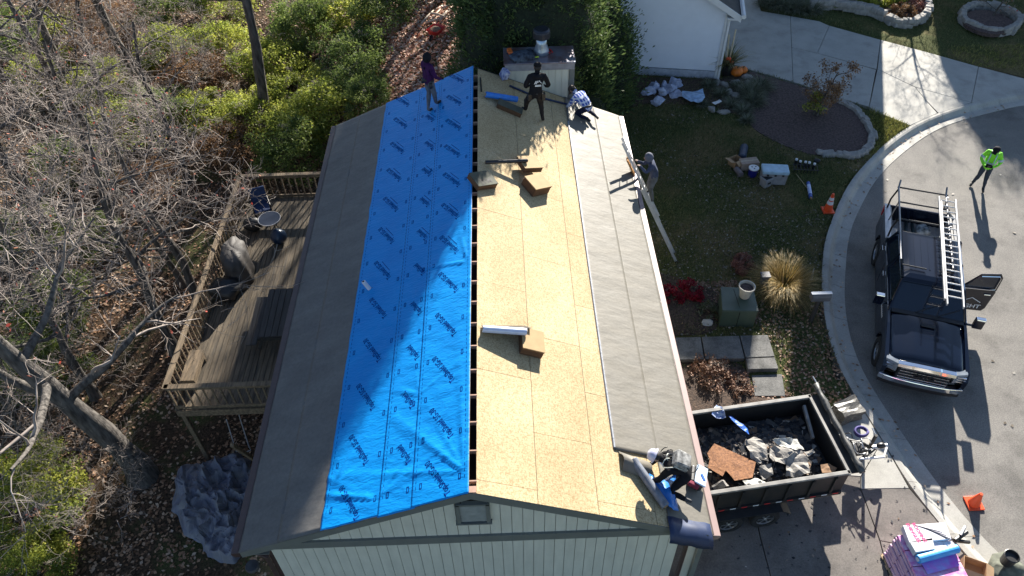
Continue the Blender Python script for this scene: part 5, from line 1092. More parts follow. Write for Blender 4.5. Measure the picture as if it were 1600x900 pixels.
mb = MB(); mb.ball((0,0,.06),(.22,.26,.09),12); mb.jitter(.09,0,6); o = mb.build('rag', mat('rag_mix', (.5,.52,.52), .8, scale=8, c2=(.03,.05,.05)), None, smooth=True, loc=org+xl*.18+yl*4.75+Vector((0,0,.92))); tag(o, 'crumpled rag in the pickup bed near the tailgate', 'rag')
# open front door, photo right
dr = MB(); P = [(0,.50),(1.02,.50),(1.10,.62),(1.14,1.25),(1.10,1.33),(0,1.31)]; dr.add([(x,-.05,z) for x, z in P]+[(x,.05,z) for x, z in P], [tuple(range(6)), tuple(range(11,5,-1))]+[(i,6+i,6+(i+1)%6,(i+1)%6) for i in range(6)])
door = dr.build('rear_door', C_pt, TK, bevel=.02, loc=(.95,2.2,0), rot=.14); door.scale = (.78,1,1); door['label'] = 'open passenger side door with white house emblem and lettering'
fr_ = MB(); fr_.tube([(.0,0,1.30),(.42,0,1.80),(1.02,0,1.86),(1.10,0,1.75),(1.12,0,1.30)], .035, 6); fr_.build('window_frame', C_pt, door); MB().add([(.03,-.01,1.32),(.44,-.01,1.79),(1.02,-.01,1.84),(1.08,-.01,1.75),(1.09,-.01,1.32)], [(0,1,2,3,4)]).build('window_glass', C_glass, door)
mb = MB(); mb.tube([(.42,-.045,1.79),(.98,-.045,1.84),(1.05,-.045,1.76),(1.06,-.045,1.36),(.9,-.05,1.33),(0,-.05,1.33)], .014, 5); mb.build('window_trim', C_chrome, door); MB().box((.9,-.07,1.16),(.22,.03,.035)).build('door_handle', C_chrome, door, bevel=.01)
C_let = mat('white_lettering', (.75,.75,.76), .5, var=.02)
text('IGHT', .20, C_let, Matrix.Translation((.60,-.054,.66))@Matrix.Rotation(pi/2, 4, 'X'), 'lettering', door, sx=1.35, bold=.003)
mb = MB(); 
for (x0,z0),(x1,z1) in (((.20,.83),(.50,.99)),((.50,.99),(.84,.83))):
    d = Vector((x1-x0,0,z1-z0)); mb.box((( x0+x1)/2,-.0545,(z0+z1)/2),(d.length,.004,.022), Matrix.Rotation(-math.atan2(d.z,d.x),3,'Y'))
mb.build('emblem', C_let, door)
mb = MB(); 
for i in range(9): mb.box((-1.003,.80+i*.085,.95),(.004,.05,.085))
mb.build('side_lettering', C_let, TK)
# ladder on the rack
a0, a1 = at(1467,308,-.70), at(1476,468,-.70); b0 = at(1495,306,-.70); rl = (a1-a0); rl.z = 0; RL = rl.length; rl.normalize(); rp = Vector((-rl.y, rl.x, 0)); rp = rp if (b0-a0).dot(rp) > 0 else -rp
rk = thing('extension_ladder', 'silver extension ladder lying along the pickup rack', 'ladder', (0,0,0)); wdt = .44; R3_ = Matrix((rp, Vector((0,0,1)), rl)).transposed()
for j, (o0, o1, zz) in enumerate(((0,1,0),(.10,1.12,.06))):
    for s in (0,1): MB().box(a0+rl*RL*(o0+o1-.1*j)/2+rp*(s*wdt*(1-.14*j)+.03*j)+Vector((0,0,zz)), (.03,.075,RL*(o1-o0)*(1 if j == 0 else .97)), R3_).build('rail', C_alu, rk, bevel=.004)
for i in range(int(RL/.25)): q = a0+rl*(.12+.25*i); MB().tube([q, q+rp*wdt], .017, 8).build('rung', C_alu, rk); MB().tube([q+rp*.03+rl*.08+Vector((0,0,.06)), q+rp*(wdt*.86+.03)+rl*.08+Vector((0,0,.06))], .015, 8).build('rung', C_alu, rk)
# ================================================================ dump trailer
NR, NL, FRr = at(1327,738,-1.30), at(1102,772,-1.30), at(1285,617,-1.30)
tx = (NR-NL); tx.z = 0; tx.normalize(); ty = Vector((-tx.y, tx.x, 0)); TWd = (FRr-NR).dot(ty); ang = math.atan2(tx.y, tx.x); TL = 3.75
o0 = NR-tx*TL; o0.z = 0; TRL = thing('dump_trailer', 'black dump trailer heaped with torn roofing in the driveway', 'trailer', o0, ang)
zt, zf, w_ = -1.30, -2.02, TWd
C_tr = mat('trailer_paint', (.016,.017,.018), .5, scale=3, c2=(.035,.03,.026), bump=.1); C_rim = mat('worn_rim', (.30,.29,.27), .6, scale=5, c2=(.16,.15,.14))
MB().box((TL/2,w_/2,zf),(TL,w_,.06)).build('bed_floor', C_tr, TRL)
for y, s in ((0,-1),(w_,1)):
    MB().box((TL/2,y,(zt+zf)/2-.05),(TL,.05,zt-zf)).build('side_wall', C_tr, TRL); MB().box((TL/2,y,zt),(TL+.04,.09,.06)).build('top_rail', C_rim, TRL, bevel=.008)
    for i in range(7): MB().box((.3+i*.53,y+s*.045,(zt+zf)/2-.05),(.06,.05,zt-zf-.05)).build('stake', C_tr, TRL)
    MB().box((TL/2,y+s*.03,zf-.03),(TL,.10,.11)).build('frame_rail', C_tr, TRL)
    for i in range(14): MB().box((.16+i*.265,y+s*.082,zf+.0),(.13,.004,.035)).build('reflector', C_red if i % 2 else C_white, TRL)
    for xx in (1.15, 2.0):
        wheel(TRL, (xx,y+s*.16,-2.45),.34,.2,(0,s,0), spokes=6)
    mb = MB(); mb.add([(.62,y+s*.03,-2.26),(.85,y+s*.03,-2.07),(2.3,y+s*.03,-2.07),(2.53,y+s*.03,-2.26),(.62,y+s*.30,-2.26),(.85,y+s*.30,-2.07),(2.3,y+s*.30,-2.07),(2.53,y+s*.30,-2.26)], [(0,1,5,4),(1,2,6,5),(2,3,7,6)]); o = mb.build('fender', C_black, TRL); o.modifiers.new('t','SOLIDIFY').thickness = .02
MB().box((TL,w_/2,(zt+zf)/2-.03),(.06,w_,zt-zf+.05)).build('front_wall', C_tr, TRL); MB().box((TL-.01,w_/2,zt),(.06,w_+.1,.06)).build('top_rail', C_rim, TRL)
MB().box((0,w_/2,(zt+zf)/2-.03),(.06,w_,zt-zf)).build('tailgate', C_tr, TRL); MB().box((TL+.12,w_/2,zt-.02),(.2,w_+.05,.03)).build('tarp_shelf', C_tr, TRL)
mb = MB(); mb.tube([(TL+.22,-.1+i*(w_+.35)/14,zt+.10+.012*sin(i*2.3)) for i in range(15)], [.07+.014*sin(i*1.9) for i in range(15)], 10); mb.jitter(.02,0,9); mb.build('tarp_roll', mat('tarp_black', (.10,.10,.095), .5, scale=20, c2=(.03,.03,.03)), TRL, smooth=True)
MB().tube([(TL+.26,w_+.2,zt+.12),(TL+.2,w_+.42,zt+.2)], .015, 6).build('tarp_handle', C_alu, TRL)
hx_ = TL+1.45
for s in (0,1): MB().tube([(TL,.25+s*(w_-.5),-2.25),(hx_,w_/2,-2.28)], .05, 6).build('tongue', C_tr, TRL)
MB().tube([(hx_-.1,w_/2,-2.27),(hx_+.28,w_/2,-2.27)], .06, 8).build('coupler', C_alu, TRL); MB().ball((hx_+.12,w_/2,-2.22),(.12,.08,.07),10).build('coupler_latch', C_black, TRL, smooth=True)
MB().tube([(hx_-.15,w_/2+.02,-2.8),(hx_-.15,w_/2+.02,-1.75)], .04, 8).build('jack', C_tr, TRL); MB().tube([(hx_-.15,w_/2,-1.78),(hx_-.15,w_/2+.22,-1.74)], .015, 6).build('jack_handle', C_alu, TRL)
MB().box((TL+.42,w_/2,-2.05),(.45,.55,.32)).build('hydraulic_box', C_black, TRL, bevel=.02); MB().box((TL+.95,w_/2-.02,-2.15),(.25,.3,.22)).build('battery_box', C_black, TRL, bevel=.02)
for k in range(5): mb = MB(); a = random.Random(k+5); c = Vector((TL+.6+.12*k, w_/2+a.uniform(-.3,.3),-2.0)); mb.tube([c+Vector((.15*cos(q)+.03*q,.18*sin(q),.06*sin(q*3))) for q in np.linspace(0,4.6,12)], .012, 5); mb.build('hose', C_black if k % 2 else C_alu, TRL, smooth=True)
MB().tube([(hx_-.6,w_/2-.3,-2.15),(hx_-.1,w_/2-.42,-2.0),(hx_+.2,w_/2-.1,-2.2)], .03, 6).build('safety_chain', C_alu, TRL)
t = thing('recovery_strap', 'coiled purple strap lying on the trailer tongue', 'strap', at(1345,676,-2.1), .3); mb = MB(); mb.tube([(.14*cos(a)*1.1,.13*sin(a),.02*a/3) for a in np.linspace(0,12,30)], .03, 6); mb.build('coil', mat('purple_web', (.05,.04,.20), .7), t, smooth=True)
# contents
def TP(x, y, z): return o0+tx*x+ty*y+Vector((0,0,z))
rng = np.random.RandomState(8); NS = 4200; P = []; 
for _ in range(NS):
    x, y = rng.uniform(.2,TL-.22), rng.uniform(.2,w_-.2); h = -1.98+.42*math.exp(-((x-2.0)**2/1.6+(y-.75)**2/.8))+rng.uniform(-.02,.05); P.append(TP(x, y, h))
P = np.array(P); N_ = rng.normal(0,.30,(NS,3)); N_[:,2] = 1; N_ /= np.linalg.norm(N_,axis=1)[:,None]; A = np.cross(N_, rng.normal(0,1,(NS,3))); A /= np.linalg.norm(A,axis=1)[:,None]; B = np.cross(N_, A); s = rng.uniform(.05,.19,(NS,1))
tag(quads('roofing_debris', P, A*s, B*s*rng.uniform(.5,1,(NS,1)), ramp_attr('shingle_debris', [(0,(.02,.021,.026)),(.5,(.055,.055,.06)),(.75,(.11,.105,.10)),(.88,(.20,.12,.07)),(1,(.5,.47,.42))], .8)), 'dark torn shingles filling the dump trailer', 'debris', kind='stuff')
mb = MB(); hs = lambda x, y: -1.98+.40*math.exp(-((x-2.0)**2/1.6+(y-.75)**2/.8))+.06*mnoise.noise(Vector((x*3,y*3,2)))
NJ = 24; mb.add([TP(.03+(TL-.07)*i/NJ, .04+(w_-.08)*j/NJ, hs(TL*i/NJ, w_*j/NJ)-.02) for j in range(NJ+1) for i in range(NJ+1)], [(j*(NJ+1)+i, j*(NJ+1)+i+1, (j+1)*(NJ+1)+i+1, (j+1)*(NJ+1)+i) for j in range(NJ) for i in range(NJ)])
tag(mb.build('roofing_debris', mat('debris_bed', (.05,.047,.045), .9, scale=9, c2=(.015,.015,.017), bump=1, bscale=12), None, smooth=True), 'packed shingle scraps at the bottom of the trailer heap', 'debris', kind='stuff')
def sheet(name, label, cat, pix, z, m, th=.012, warp=.03, group=None, n_=1):
    pts = [at(x, y, z) for x, y in pix]; c = sum(pts, Vector())/len(pts); me = bpy.data.meshes.new(name); bm = bmesh.new(); vs = [bm.verts.new(p) for p in pts]; bm.faces.new(vs)
    bmesh.ops.triangulate(bm, faces=bm.faces[:]); bmesh.ops.subdivide_edges(bm, edges=bm.edges[:], cuts=3, use_grid_fill=True)
    for v in bm.verts: v.co.z += warp*mnoise.noise(v.co*4)+warp*.5*mnoise.noise(v.co*11)
    bm.normal_update()
    if sum(f.normal.z for f in bm.faces) < 0: bmesh.ops.reverse_faces(bm, faces=bm.faces[:])
    bm.to_mesh(me); bm.free(); me.materials.append(m); o = obj(name, me); o.modifiers.new('t','SOLIDIFY').thickness = th; return tag(o, label, cat, group)
C_oldosb = mat('old_board', (.36,.16,.065), .8, scale=24, c2=(.17,.07,.03), bump=.4); C_greyfelt = mat('torn_felt', (.33,.31,.28), .85, scale=9, c2=(.16,.15,.14), bump=.5); C_whscrap = mat('white_scrap', (.62,.61,.56), .8, scale=12, c2=(.3,.29,.26))
sheet('broken_board', 'big broken orange brown board with ragged holes on top of the trailer heap', 'board', [(1116,693),(1181,722),(1176,746),(1148,751),(1141,742),(1134,735),(1129,744),(1106,730),(1109,718),(1105,708)], -1.44, C_oldosb, .015, .012)
sheet('broken_board', 'tan split board fragment near the front of the trailer', 'board', [(1282,726),(1295,724),(1308,731),(1303,738),(1285,738)], -1.5, mat('tan_board', (.34,.20,.11), .8))
for k, (pp, zz, m_) in enumerate([([(1165,688),(1178,680),(1196,690),(1200,714),(1188,724),(1172,716)],-1.46,C_greyfelt),([(1204,698),(1232,694),(1246,704),(1240,722),(1214,726),(1202,716)],-1.42,C_greyfelt),([(1230,716),(1250,702),(1262,716),(1266,738),(1246,747),(1228,742)],-1.42,C_greyfelt),
    ([(1207,688),(1222,684),(1246,685),(1258,700),(1240,704),(1222,696)],-1.40,C_whscrap),([(1256,704),(1270,702),(1274,706),(1262,712)],-1.40,C_greyfelt),([(1160,752),(1185,746),(1200,754),(1180,762),(1165,762)],-1.42,C_whscrap),([(1112,758),(1130,752),(1138,762),(1120,768)],-1.45,C_greyfelt),([(1186,728),(1205,724),(1208,742),(1192,748)],-1.44,C_greyfelt)]):
    lbs = ['crumpled grey felt left of the trailer heap\'s middle','grey torn felt in the middle of the trailer heap','creased grey felt with a yellow scrap near the trailer\'s near wall','ragged white felt edge at the back of the heap','small folded grey scrap right of the felt','white torn scraps near the trailer\'s near wall','grey scrap in the near left corner of the trailer','hanging grey felt piece beside the orange board']
    sheet('torn_felt', lbs[k], 'felt', pp, zz, m_, .008, .14)
sheet('plastic_sheet', 'blue plastic strip sticking up over the trailer\'s far wall', 'plastic sheet', [(1138,650),(1144,651),(1168,668),(1171,678),(1160,672),(1142,656)], -1.38, C_blue, .006, .06)
sheet('plastic_sheet', 'crumpled blue and white plastic at the far left of the trailer', 'plastic sheet', [(1114,640),(1120,630),(1130,640),(1134,652),(1120,652),(1112,648)], -1.30, mat('blue_white_film', (.05,.12,.4), .4, scale=14, c2=(.5,.55,.65)), .006, .12)
sheet('plastic_sheet', 'small blue cloth beside the lumber in the trailer', 'plastic sheet', [(1280,662),(1294,670),(1286,678),(1281,676)], -1.7, C_blue, .006, .08)
lbm = MB(); a, b_ = at(1256,634,-1.45), at(1270,685,-1.6); d = b_-a; lbm.box((0,0,0),(.06,.09,d.length), None); o = lbm.build('lumber', C_rim, None, rot=d.to_track_quat('Z','Y').to_euler(), loc=(a+b_)/2); tag(o, 'grey length of lumber leaning inside the trailer', 'lumber')
# wrapped bundle by the trailer tongue
mb = MB(); mb.box((0,0,.22),(.62,.46,.40)); 
bm = bmesh.new(); me = mb.mesh('b', C_black); bm.from_mesh(me); bmesh.ops.subdivide_edges(bm, edges=bm.edges[:], cuts=5, use_grid_fill=True)
for v in bm.verts: v.co += mnoise.noise_vector(Vector((v.co.x*3, v.co.y*9, v.co.z*9)))*.05
bm.to_mesh(me); bm.free(); o = obj('plastic_wrapped_bundle', me, None, at(1320,650,-2.75), .3); me.materials.clear(); me.materials.append(mat('grey_film', (.17,.16,.14), .5, scale=14, c2=(.02,.02,.02), stretch=(1,4,2))); tag(o, 'lumpy bundle wrapped in grey plastic on the kerb end beside the trailer', 'bundle')
Pq = []; rngd = np.random.RandomState(31)
while len(Pq) < 260:
    x, y = rngd.uniform(4.6, 11), rngd.uniform(-1.5, 3.6)
    if paved(np.array(x), np.array(y), 2): Pq.append((x, y, -2.722))
Pq = np.array(Pq); A = rngd.normal(0,1,(260,3)); A[:,2] *= .08; A /= np.linalg.norm(A,axis=1)[:,None]; B = np.cross(A, np.array([0,0,1.])+rngd.normal(0,.1,(260,3))); s = rngd.uniform(.012,.05,(260,1))
tag(quads('roofing_scraps', Pq, A*s, B*s*.7, ramp_attr('shingle_debris', [])), 'small torn shingle scraps scattered on the driveway', 'debris', kind='stuff')
# ================================================================ pallet of shingles
pc = at(1440,858,-1.85); PL = thing('shingle_pallet', 'pallet of pink and purple wrapped shingle bundles at the bottom right of the driveway', 'pallet', (pc.x+.12, pc.y-.18, -2.72), .06)
C_pk = mat('pink_purple_wrap', (.72,.48,.60), .45, scale=5, c2=(.42,.25,.44)); C_pk2 = mat('pink_print_wrap', (.72,.52,.70), .45, scale=9, c2=(.62,.12,.42))
for i in range(5): MB().box((0,-.45+i*.225,.02),(1.15,.1,.03)).build('pallet_board', C_oak, PL)
for i in range(3): MB().box((-.5+.5*i,0,-.0),(.08,1.05,.06)).build('stringer', C_oak, PL)
for lv in range(9):
    for j in range(3):
        j_ = random.uniform(-.02,.02)
        if lv % 2 == 0: MB().box((j_, -.35+.35*j, .09+lv*.098),(1.04,.335,.082)).build('shingle_bundle', C_pk if lv < 8 else C_pk2, PL, bevel=.015)
        else: MB().box((-.345+.345*j, j_, .09+lv*.098),(.33,1.02,.082)).build('shingle_bundle', C_pk, PL, bevel=.015)
ptop = -2.72+.09+8*.098+.045
def topbox(name, label, pix, z, h, m, cat='box'):
    pts = [at(x, y, z+h) for x, y in pix]; area = sum(pts[i].x*pts[(i+1)%4].y-pts[(i+1)%4].x*pts[i].y for i in range(4)); pts = pts if area > 0 else pts[::-1]
    c = sum(pts, Vector())/4; t = thing(name, label, cat, (c.x, c.y, z)); MB().prism([(p.x-c.x, p.y-c.y, 0) for p in pts], h).build('carton', m, t, bevel=.01); return t, c, (pts[1]-pts[0])
C_wbox = mat('white_wrap', (.80,.78,.80), .4, scale=3, c2=(.68,.62,.68))
t, c, d = topbox('shingle_bundle', 'white wrapped bundle with red lettering topmost on the pallet', [(1411,821),(1477,816),(1487,842),(1421,848)], ptop+.02, .16, C_wbox)
C_redp = mat('red_print', (.75,.05,.22), .5)
for j in range(2): text(['SHINGLES','ROOFING'][j], .10, C_redp, Matrix.Translation((-.30+.13*j,.0,.162))@Matrix.Rotation(-1.35,4,'Z'), 'lettering', t, bold=.004)
mb = MB(); 
for i in range(5): mb.box((.05+.06*i,.08-.05*i,.164),(.55,.008,.003), Matrix.Rotation(-.35-.08*i,3,'Z'))
mb.build('printed_lines', C_black, t)
t, c, d = topbox('carton', 'plain white carton in front of the red lettered bundle on the pallet', [(1421,846),(1457,840),(1461,858),(1431,863)], ptop+.01, .17, C_white)
t, c, d = topbox('carton', 'flat white carton right of the plain one on the pallet', [(1456,846),(1488,845),(1494,853),(1461,860)], ptop+.01, .12, C_wbox); text('S', .05, C_black, Matrix.Translation((0,0,.122)), 'lettering', t)
roll('blue roll with white bands lying across the front of the pallet', at(1434,874,ptop+.10), at(1496,857,ptop+.10), .09, mat('sky_blue_wrap', (.05,.30,.72), .4, scale=4, c2=(.10,.42,.80)), core=C_white)
sheet('printed_sheet', 'lavender printed wrapper sheet on the pallet below the blue roll', 'wrapper', [(1440,880),(1490,864),(1500,884),(1450,897)], ptop+.03, mat('lavender_wrap', (.36,.34,.78), .45, scale=5, c2=(.62,.10,.62)), .004, .02)
t = thing('cardboard_box', 'open cardboard box standing right of the shingle pallet', 'box', at(1517,892,-2.6), -.45)
for (c, d_) in (((0,-.16,.12),(.44,.012,.24)),((0,.16,.12),(.44,.012,.24)),((-.22,0,.12),(.012,.32,.24)),((.22,0,.12),(.012,.32,.24)),((0,0,.01),(.44,.32,.01))): MB().box(c, d_).build('panel', C_card, t)
MB().box((0,-.25,.22),(.44,.2,.01), Matrix.Rotation(.4,3,'X')).build('flap', C_card, t); MB().box((.30,0,.20),(.2,.32,.01), Matrix.Rotation(.5,3,'Y')).build('flap', C_card, t)
t = thing('nail_gun', 'black and silver nail gun beside the pallet at the kerb', 'tool', at(1500,843,-2.6), .9); MB().tube([(-.16,.1,.1),(.2,-.05,.1)], .05, 8).build('body', C_black, t); MB().tube([(.0,.05,.16),(.28,.02,.14)], .03, 8).build('magazine', C_alu, t); MB().box((-.05,-.05,.05),(.06,.3,.08), .5).build('handle', C_black, t, bevel=.01)
t = thing('tarp_heap', 'olive grey crumpled bag under a black bucket at the bottom right corner', 'bag', at(1568,893,-2.85), .2); mb = MB(); mb.ball((0,0,.1),(.42,.32,.2),16); mb.jitter(.14,0,4); mb.build('cloth', mat('olive_cloth', (.16,.17,.13), .85, scale=8, c2=(.07,.075,.06)), t, smooth=True)
t = thing('bucket', 'black bucket resting on the olive grey bag in the bottom right corner', 'bucket', at(1572,878,-2.5), 0); MB().lathe((0,0,0), [(.13,0),(.15,.28),(.16,.29),(.14,.3),(.12,.24)], 20).build('shell', C_black, t, smooth=False)
# ================================================================ cones
def cone(label, q, z, h, tip=None):
    t = thing('traffic_cone', label, 'traffic cone', at(q[0], q[1], z), 0, 'orange traffic cones'); 
    if tip: t.rotation_euler = tip
    MB().box((0,0,.02),(.36,.36,.04)).build('base', C_orange, t, bevel=.01); MB().lathe((0,0,.04), [(.14,0),(.035,h-.04),(.02,h-.04)], 20).build('body', C_orange, t); return t
t = cone('orange cone with two white bands on the lawn by the kerb', (1293,329), -2.74, .70)
for a, b_ in ((.30,.42),(.46,.56)): f = lambda z: .14-.105*(z-.04)/.66+.004; MB().lathe((0,0,0), [(f(a),a),(f(b_),b_)], 20).build('white_band', C_white, t)
cone('plain orange cone standing on the street in the pickup\'s shade', (1521,787), -2.895, .45)
# ================================================================ deck
DZ = -2.75; dk = thing('deck', 'weathered wooden deck raised on posts left of the house', 'deck', (0,0,0)); x0, x1, y0, y1 = -8.0, -4.05, 5.32, 14.0
C_dw = mat('weathered_shade_deck', (.165,.128,.085), .85, scale=2.2, c2=(.05,.042,.033), bump=.6, bscale=18, stretch=(6,.6,6)); C_dw2 = mat('weathered_rail', (.25,.18,.11), .85, scale=3, c2=(.09,.068,.045), bump=.5, stretch=(6,.8,6))  # weathered wood, deck colour darkened to stand in for missing tree shade
nb_ = 28; bw = (x1-x0)/nb_
for i in range(nb_):
    for a, b_ in ((y0, y0+4.3+(i%2)*.6),(y0+4.3+(i%2)*.6, y1)): MB().box((x0+bw*(i+.5),(a+b_)/2,DZ+random.uniform(-.004,.004)),(bw-.012,b_-a-.01,.035)).build('deck_board', C_dw, dk)
for y in (y0+.1,(y0+y1)/2,y1-.1): MB().box(((x0+x1)/2,y,DZ-.14),(x1-x0,.05,.22)).build('joist', C_dw2, dk)
MB().box((x0-.02,(y0+y1)/2,DZ-.12),(.04,y1-y0,.24)).build('rim_board', C_dw2, dk); MB().box(((x0+x1)/2,y0-.03,DZ-.12),(x1-x0,.04,.24)).build('rim_board', C_dw2, dk)
for y in (y0+.08, 8.2, 11.1, y1-.1):
    MB().box((x0+.07,y,(DZ-.1-5.5)/2),(.11,.11,5.5+DZ+0.1)).build('post', C_dw2, dk)
MB().box((x1-1.2,y0+.08,-4.2),(.11,.11,2.7)).build('post', C_dw2, dk)
def rail(p, q):
    p, q = Vector(p), Vector(q); d = q-p; L_ = d.length; d.normalize(); a = math.atan2(d.y, d.x); n_ = int(L_/.215); c = (p+q)/2
    MB().box(c+Vector((0,0,.95)),(L_+.12,.15,.04), a).build('handrail', C_dw2, dk, bevel=.006); MB().box(c+Vector((0,0,.86)),(L_,.04,.09), a).build('top_rail', C_dw2, dk); MB().box(c+Vector((0,0,.08)),(L_,.04,.09), a).build('bottom_rail', C_dw2, dk)
    off = Vector((d.y,-d.x,0))*.03
    for i in range(n_+1): MB().box(p+d*(i*L_/n_)+Vector((0,0,.45))+off,(.038,.038,.92), a).build('baluster', C_dw2, dk)
rail((x0+.03,y0+.02,DZ),(x0+.03,y1,DZ)); rail((x1-.2,y0+.02,DZ),(x0+.05,y0+.02,DZ)); rail((x1-.2,y1,DZ),(x0+.05,y1,DZ))
MB().box((-6.35,y0-.55,-4.25),(.09,.09,2.9), Matrix.Rotation(.35,3,'X')).build('brace', C_dw2, dk); MB().box((-5.7,y0-.3,-3.6),(.3,.5,.05), Matrix.Rotation(.3,3,'X')).build('brace', C_dw2, dk)
t = thing('corner_bench', 'boxy wooden planter bench in the near corner of the deck', 'bench', at(303,577,DZ+.25), 0); t.location.z = DZ+.02
MB().box((0,0,.40),(.36,1.05,.04)).build('seat', C_dw2, t); 
for y in (-.45,.45): MB().box((0,y,.19),(.32,.06,.38)).build('leg', C_dw2, t)
MB().box((.15,0,.28),(.03,.95,.2)).build('apron', C_dw2, t)
t = thing('picnic_table', 'dark weathered picnic table half under the left eave', 'table', at(437,490,DZ+.7), .02); t.location.z = DZ+.02; C_dt = mat('dark_wood', (.05,.047,.045), .8, scale=3, c2=(.025,.022,.02), stretch=(6,.6,6))
for i in range(5): MB().box((-.34+i*.17,0,.74),(.155,1.8,.04)).build('table_board', C_dt, t)
for s in (-1,1):
    for j in (0,1): MB().box((s*(.62+.15*j),0,.44),(.14,1.8,.04)).build('bench_board', C_dt, t)
    MB().box((0,s*.65,.40),(1.5,.07,.1)).build('crosspiece', C_dt, t)
    for q in (-1,1): a, b_ = Vector((q*.3,s*.65,.72)), Vector((q*.62,s*.65,.0)); d = b_-a; MB().box((a+b_)/2,(.06,.09,d.length), d.to_track_quat('Z','Y').to_matrix()).build('leg', C_dt, t)
def lump(name, label, cat, loc, sz, m, jit=.1, seed=0, rot=0, n_=18, f=4.):
    mb = MB(); mb.ball((0,0,sz[2]*.5),(sz[0]/2,sz[1]/2,sz[2]*.55),n_); mb.v = [tuple(Vector(p)+mnoise.noise_vector(Vector(p)*f+Vector((seed,0,0)))*jit) for p in mb.v]; mb.v = [(x,y,max(z,0)) for x,y,z in mb.v]
    o = mb.build(name, m, None, smooth=True, loc=loc, rot=rot); return tag(o, label, cat)
p = at(372,415,DZ+.4); t = thing('covered_grill', 'grill under a wrinkled grey cover on the deck beside the rail', 'covered grill', (p.x,p.y,DZ+.02), .2)
mb = MB(); rings = []; 
for z, s in ((0,1.05),(.3,.98),(.7,.95),(.95,.92),(1.08,.7),(1.12,.2)):
    rings.append([(cos(a)*.40*s*(1+.07*sin(a*9+z*3)), sin(a)*.72*s*(1+.06*sin(a*8-z*4)), z+.02*sin(a*5)) for a in np.linspace(0,2*pi,49)[:-1]])
mb.loft(rings); mb.build('cover', mat('grey_cover', (.07,.064,.06), .7, scale=3, c2=(.035,.03,.028), bump=.4, bscale=6), t, smooth=True)
p = at(352,452,DZ+.3); lump('covered_chair', 'black covered heap on the deck right beside the grey covered grill', 'covered chair', (p.x,p.y,DZ+.02), (.9,.8,.6), C_black, .12, 2)
p = at(408,322,DZ+.5); t = thing('patio_chair', 'dark blue patio chair near the far end of the deck', 'chair', (p.x,p.y,DZ+.02), .4); C_db = mat('dark_blue_fabric', (.015,.04,.12), .7)
MB().box((0,0,.42),(.5,.5,.07)).build('seat', C_db, t, bevel=.02); MB().box((.02,.26,.72),(.5,.07,.6), Matrix.Rotation(-.15,3,'X')).build('backrest', C_db, t, bevel=.02)
for s in (-1,1):
    MB().tube([(s*.27,-.22,0),(s*.27,-.22,.62),(s*.27,.28,.64)], .018, 6).build('armrest', C_black, t)
    for q in (-.22,.25): MB().box((s*.24,q,.2),(.035,.035,.42)).build('leg', C_black, t)
p = at(421,343,DZ+.7); t = thing('round_table', 'small round table with a pale rim on the far part of the deck', 'table', (p.x,p.y,DZ+.02), 0)
MB().tube([(.345*cos(a),.345*sin(a),.715) for a in np.linspace(0,2*pi,33)], .014, 6, cap=False).build('rim', mat('pale_rim', (.35,.35,.37), .5), t); MB().lathe((0,0,.705), [(.33,0),(.33,.012)], 30).build('tabletop', mat('slate_top', (.03,.035,.05), .3), t)
for k in range(4): MB().tube([(.1*cos(k*pi/2),.1*sin(k*pi/2),.7),(.28*cos(k*pi/2),.28*sin(k*pi/2),0)], .015, 6).build('leg', C_black, t)
p = at(378,300,DZ+.4); t = thing('patio_chair', 'rust red slatted chair against the outer deck rail', 'chair', (p.x,p.y,DZ+.02), -1.2); C_rs = mat('rust_slats', (.14,.05,.04), .7)
for i in range(5): MB().box((-.2+i*.1,0,.40),(.08,.48,.02)).build('slat', C_rs, t); MB().box((-.2+i*.1,.27,.68),(.08,.02,.55), Matrix.Rotation(-.2,3,'X')).build('slat', C_rs, t)
for s in (-1,1):
    for q in (-.2,.22): MB().box((s*.22,q,.2),(.035,.035,.4)).build('leg', C_rs, t)
for k, (q, sz) in enumerate((((436,372),(.5,.5,.5)),((395,352),(.6,.5,.45)))):
    p = at(*q, DZ+.2); lump('planter', ['dark blue shaded planter by the round table','black lidded storage pot behind the round table'][k], 'planter', (p.x,p.y,DZ+.02), sz, [mat('navy_glaze',(.01,.03,.07),.3), C_black][k], .02, k)
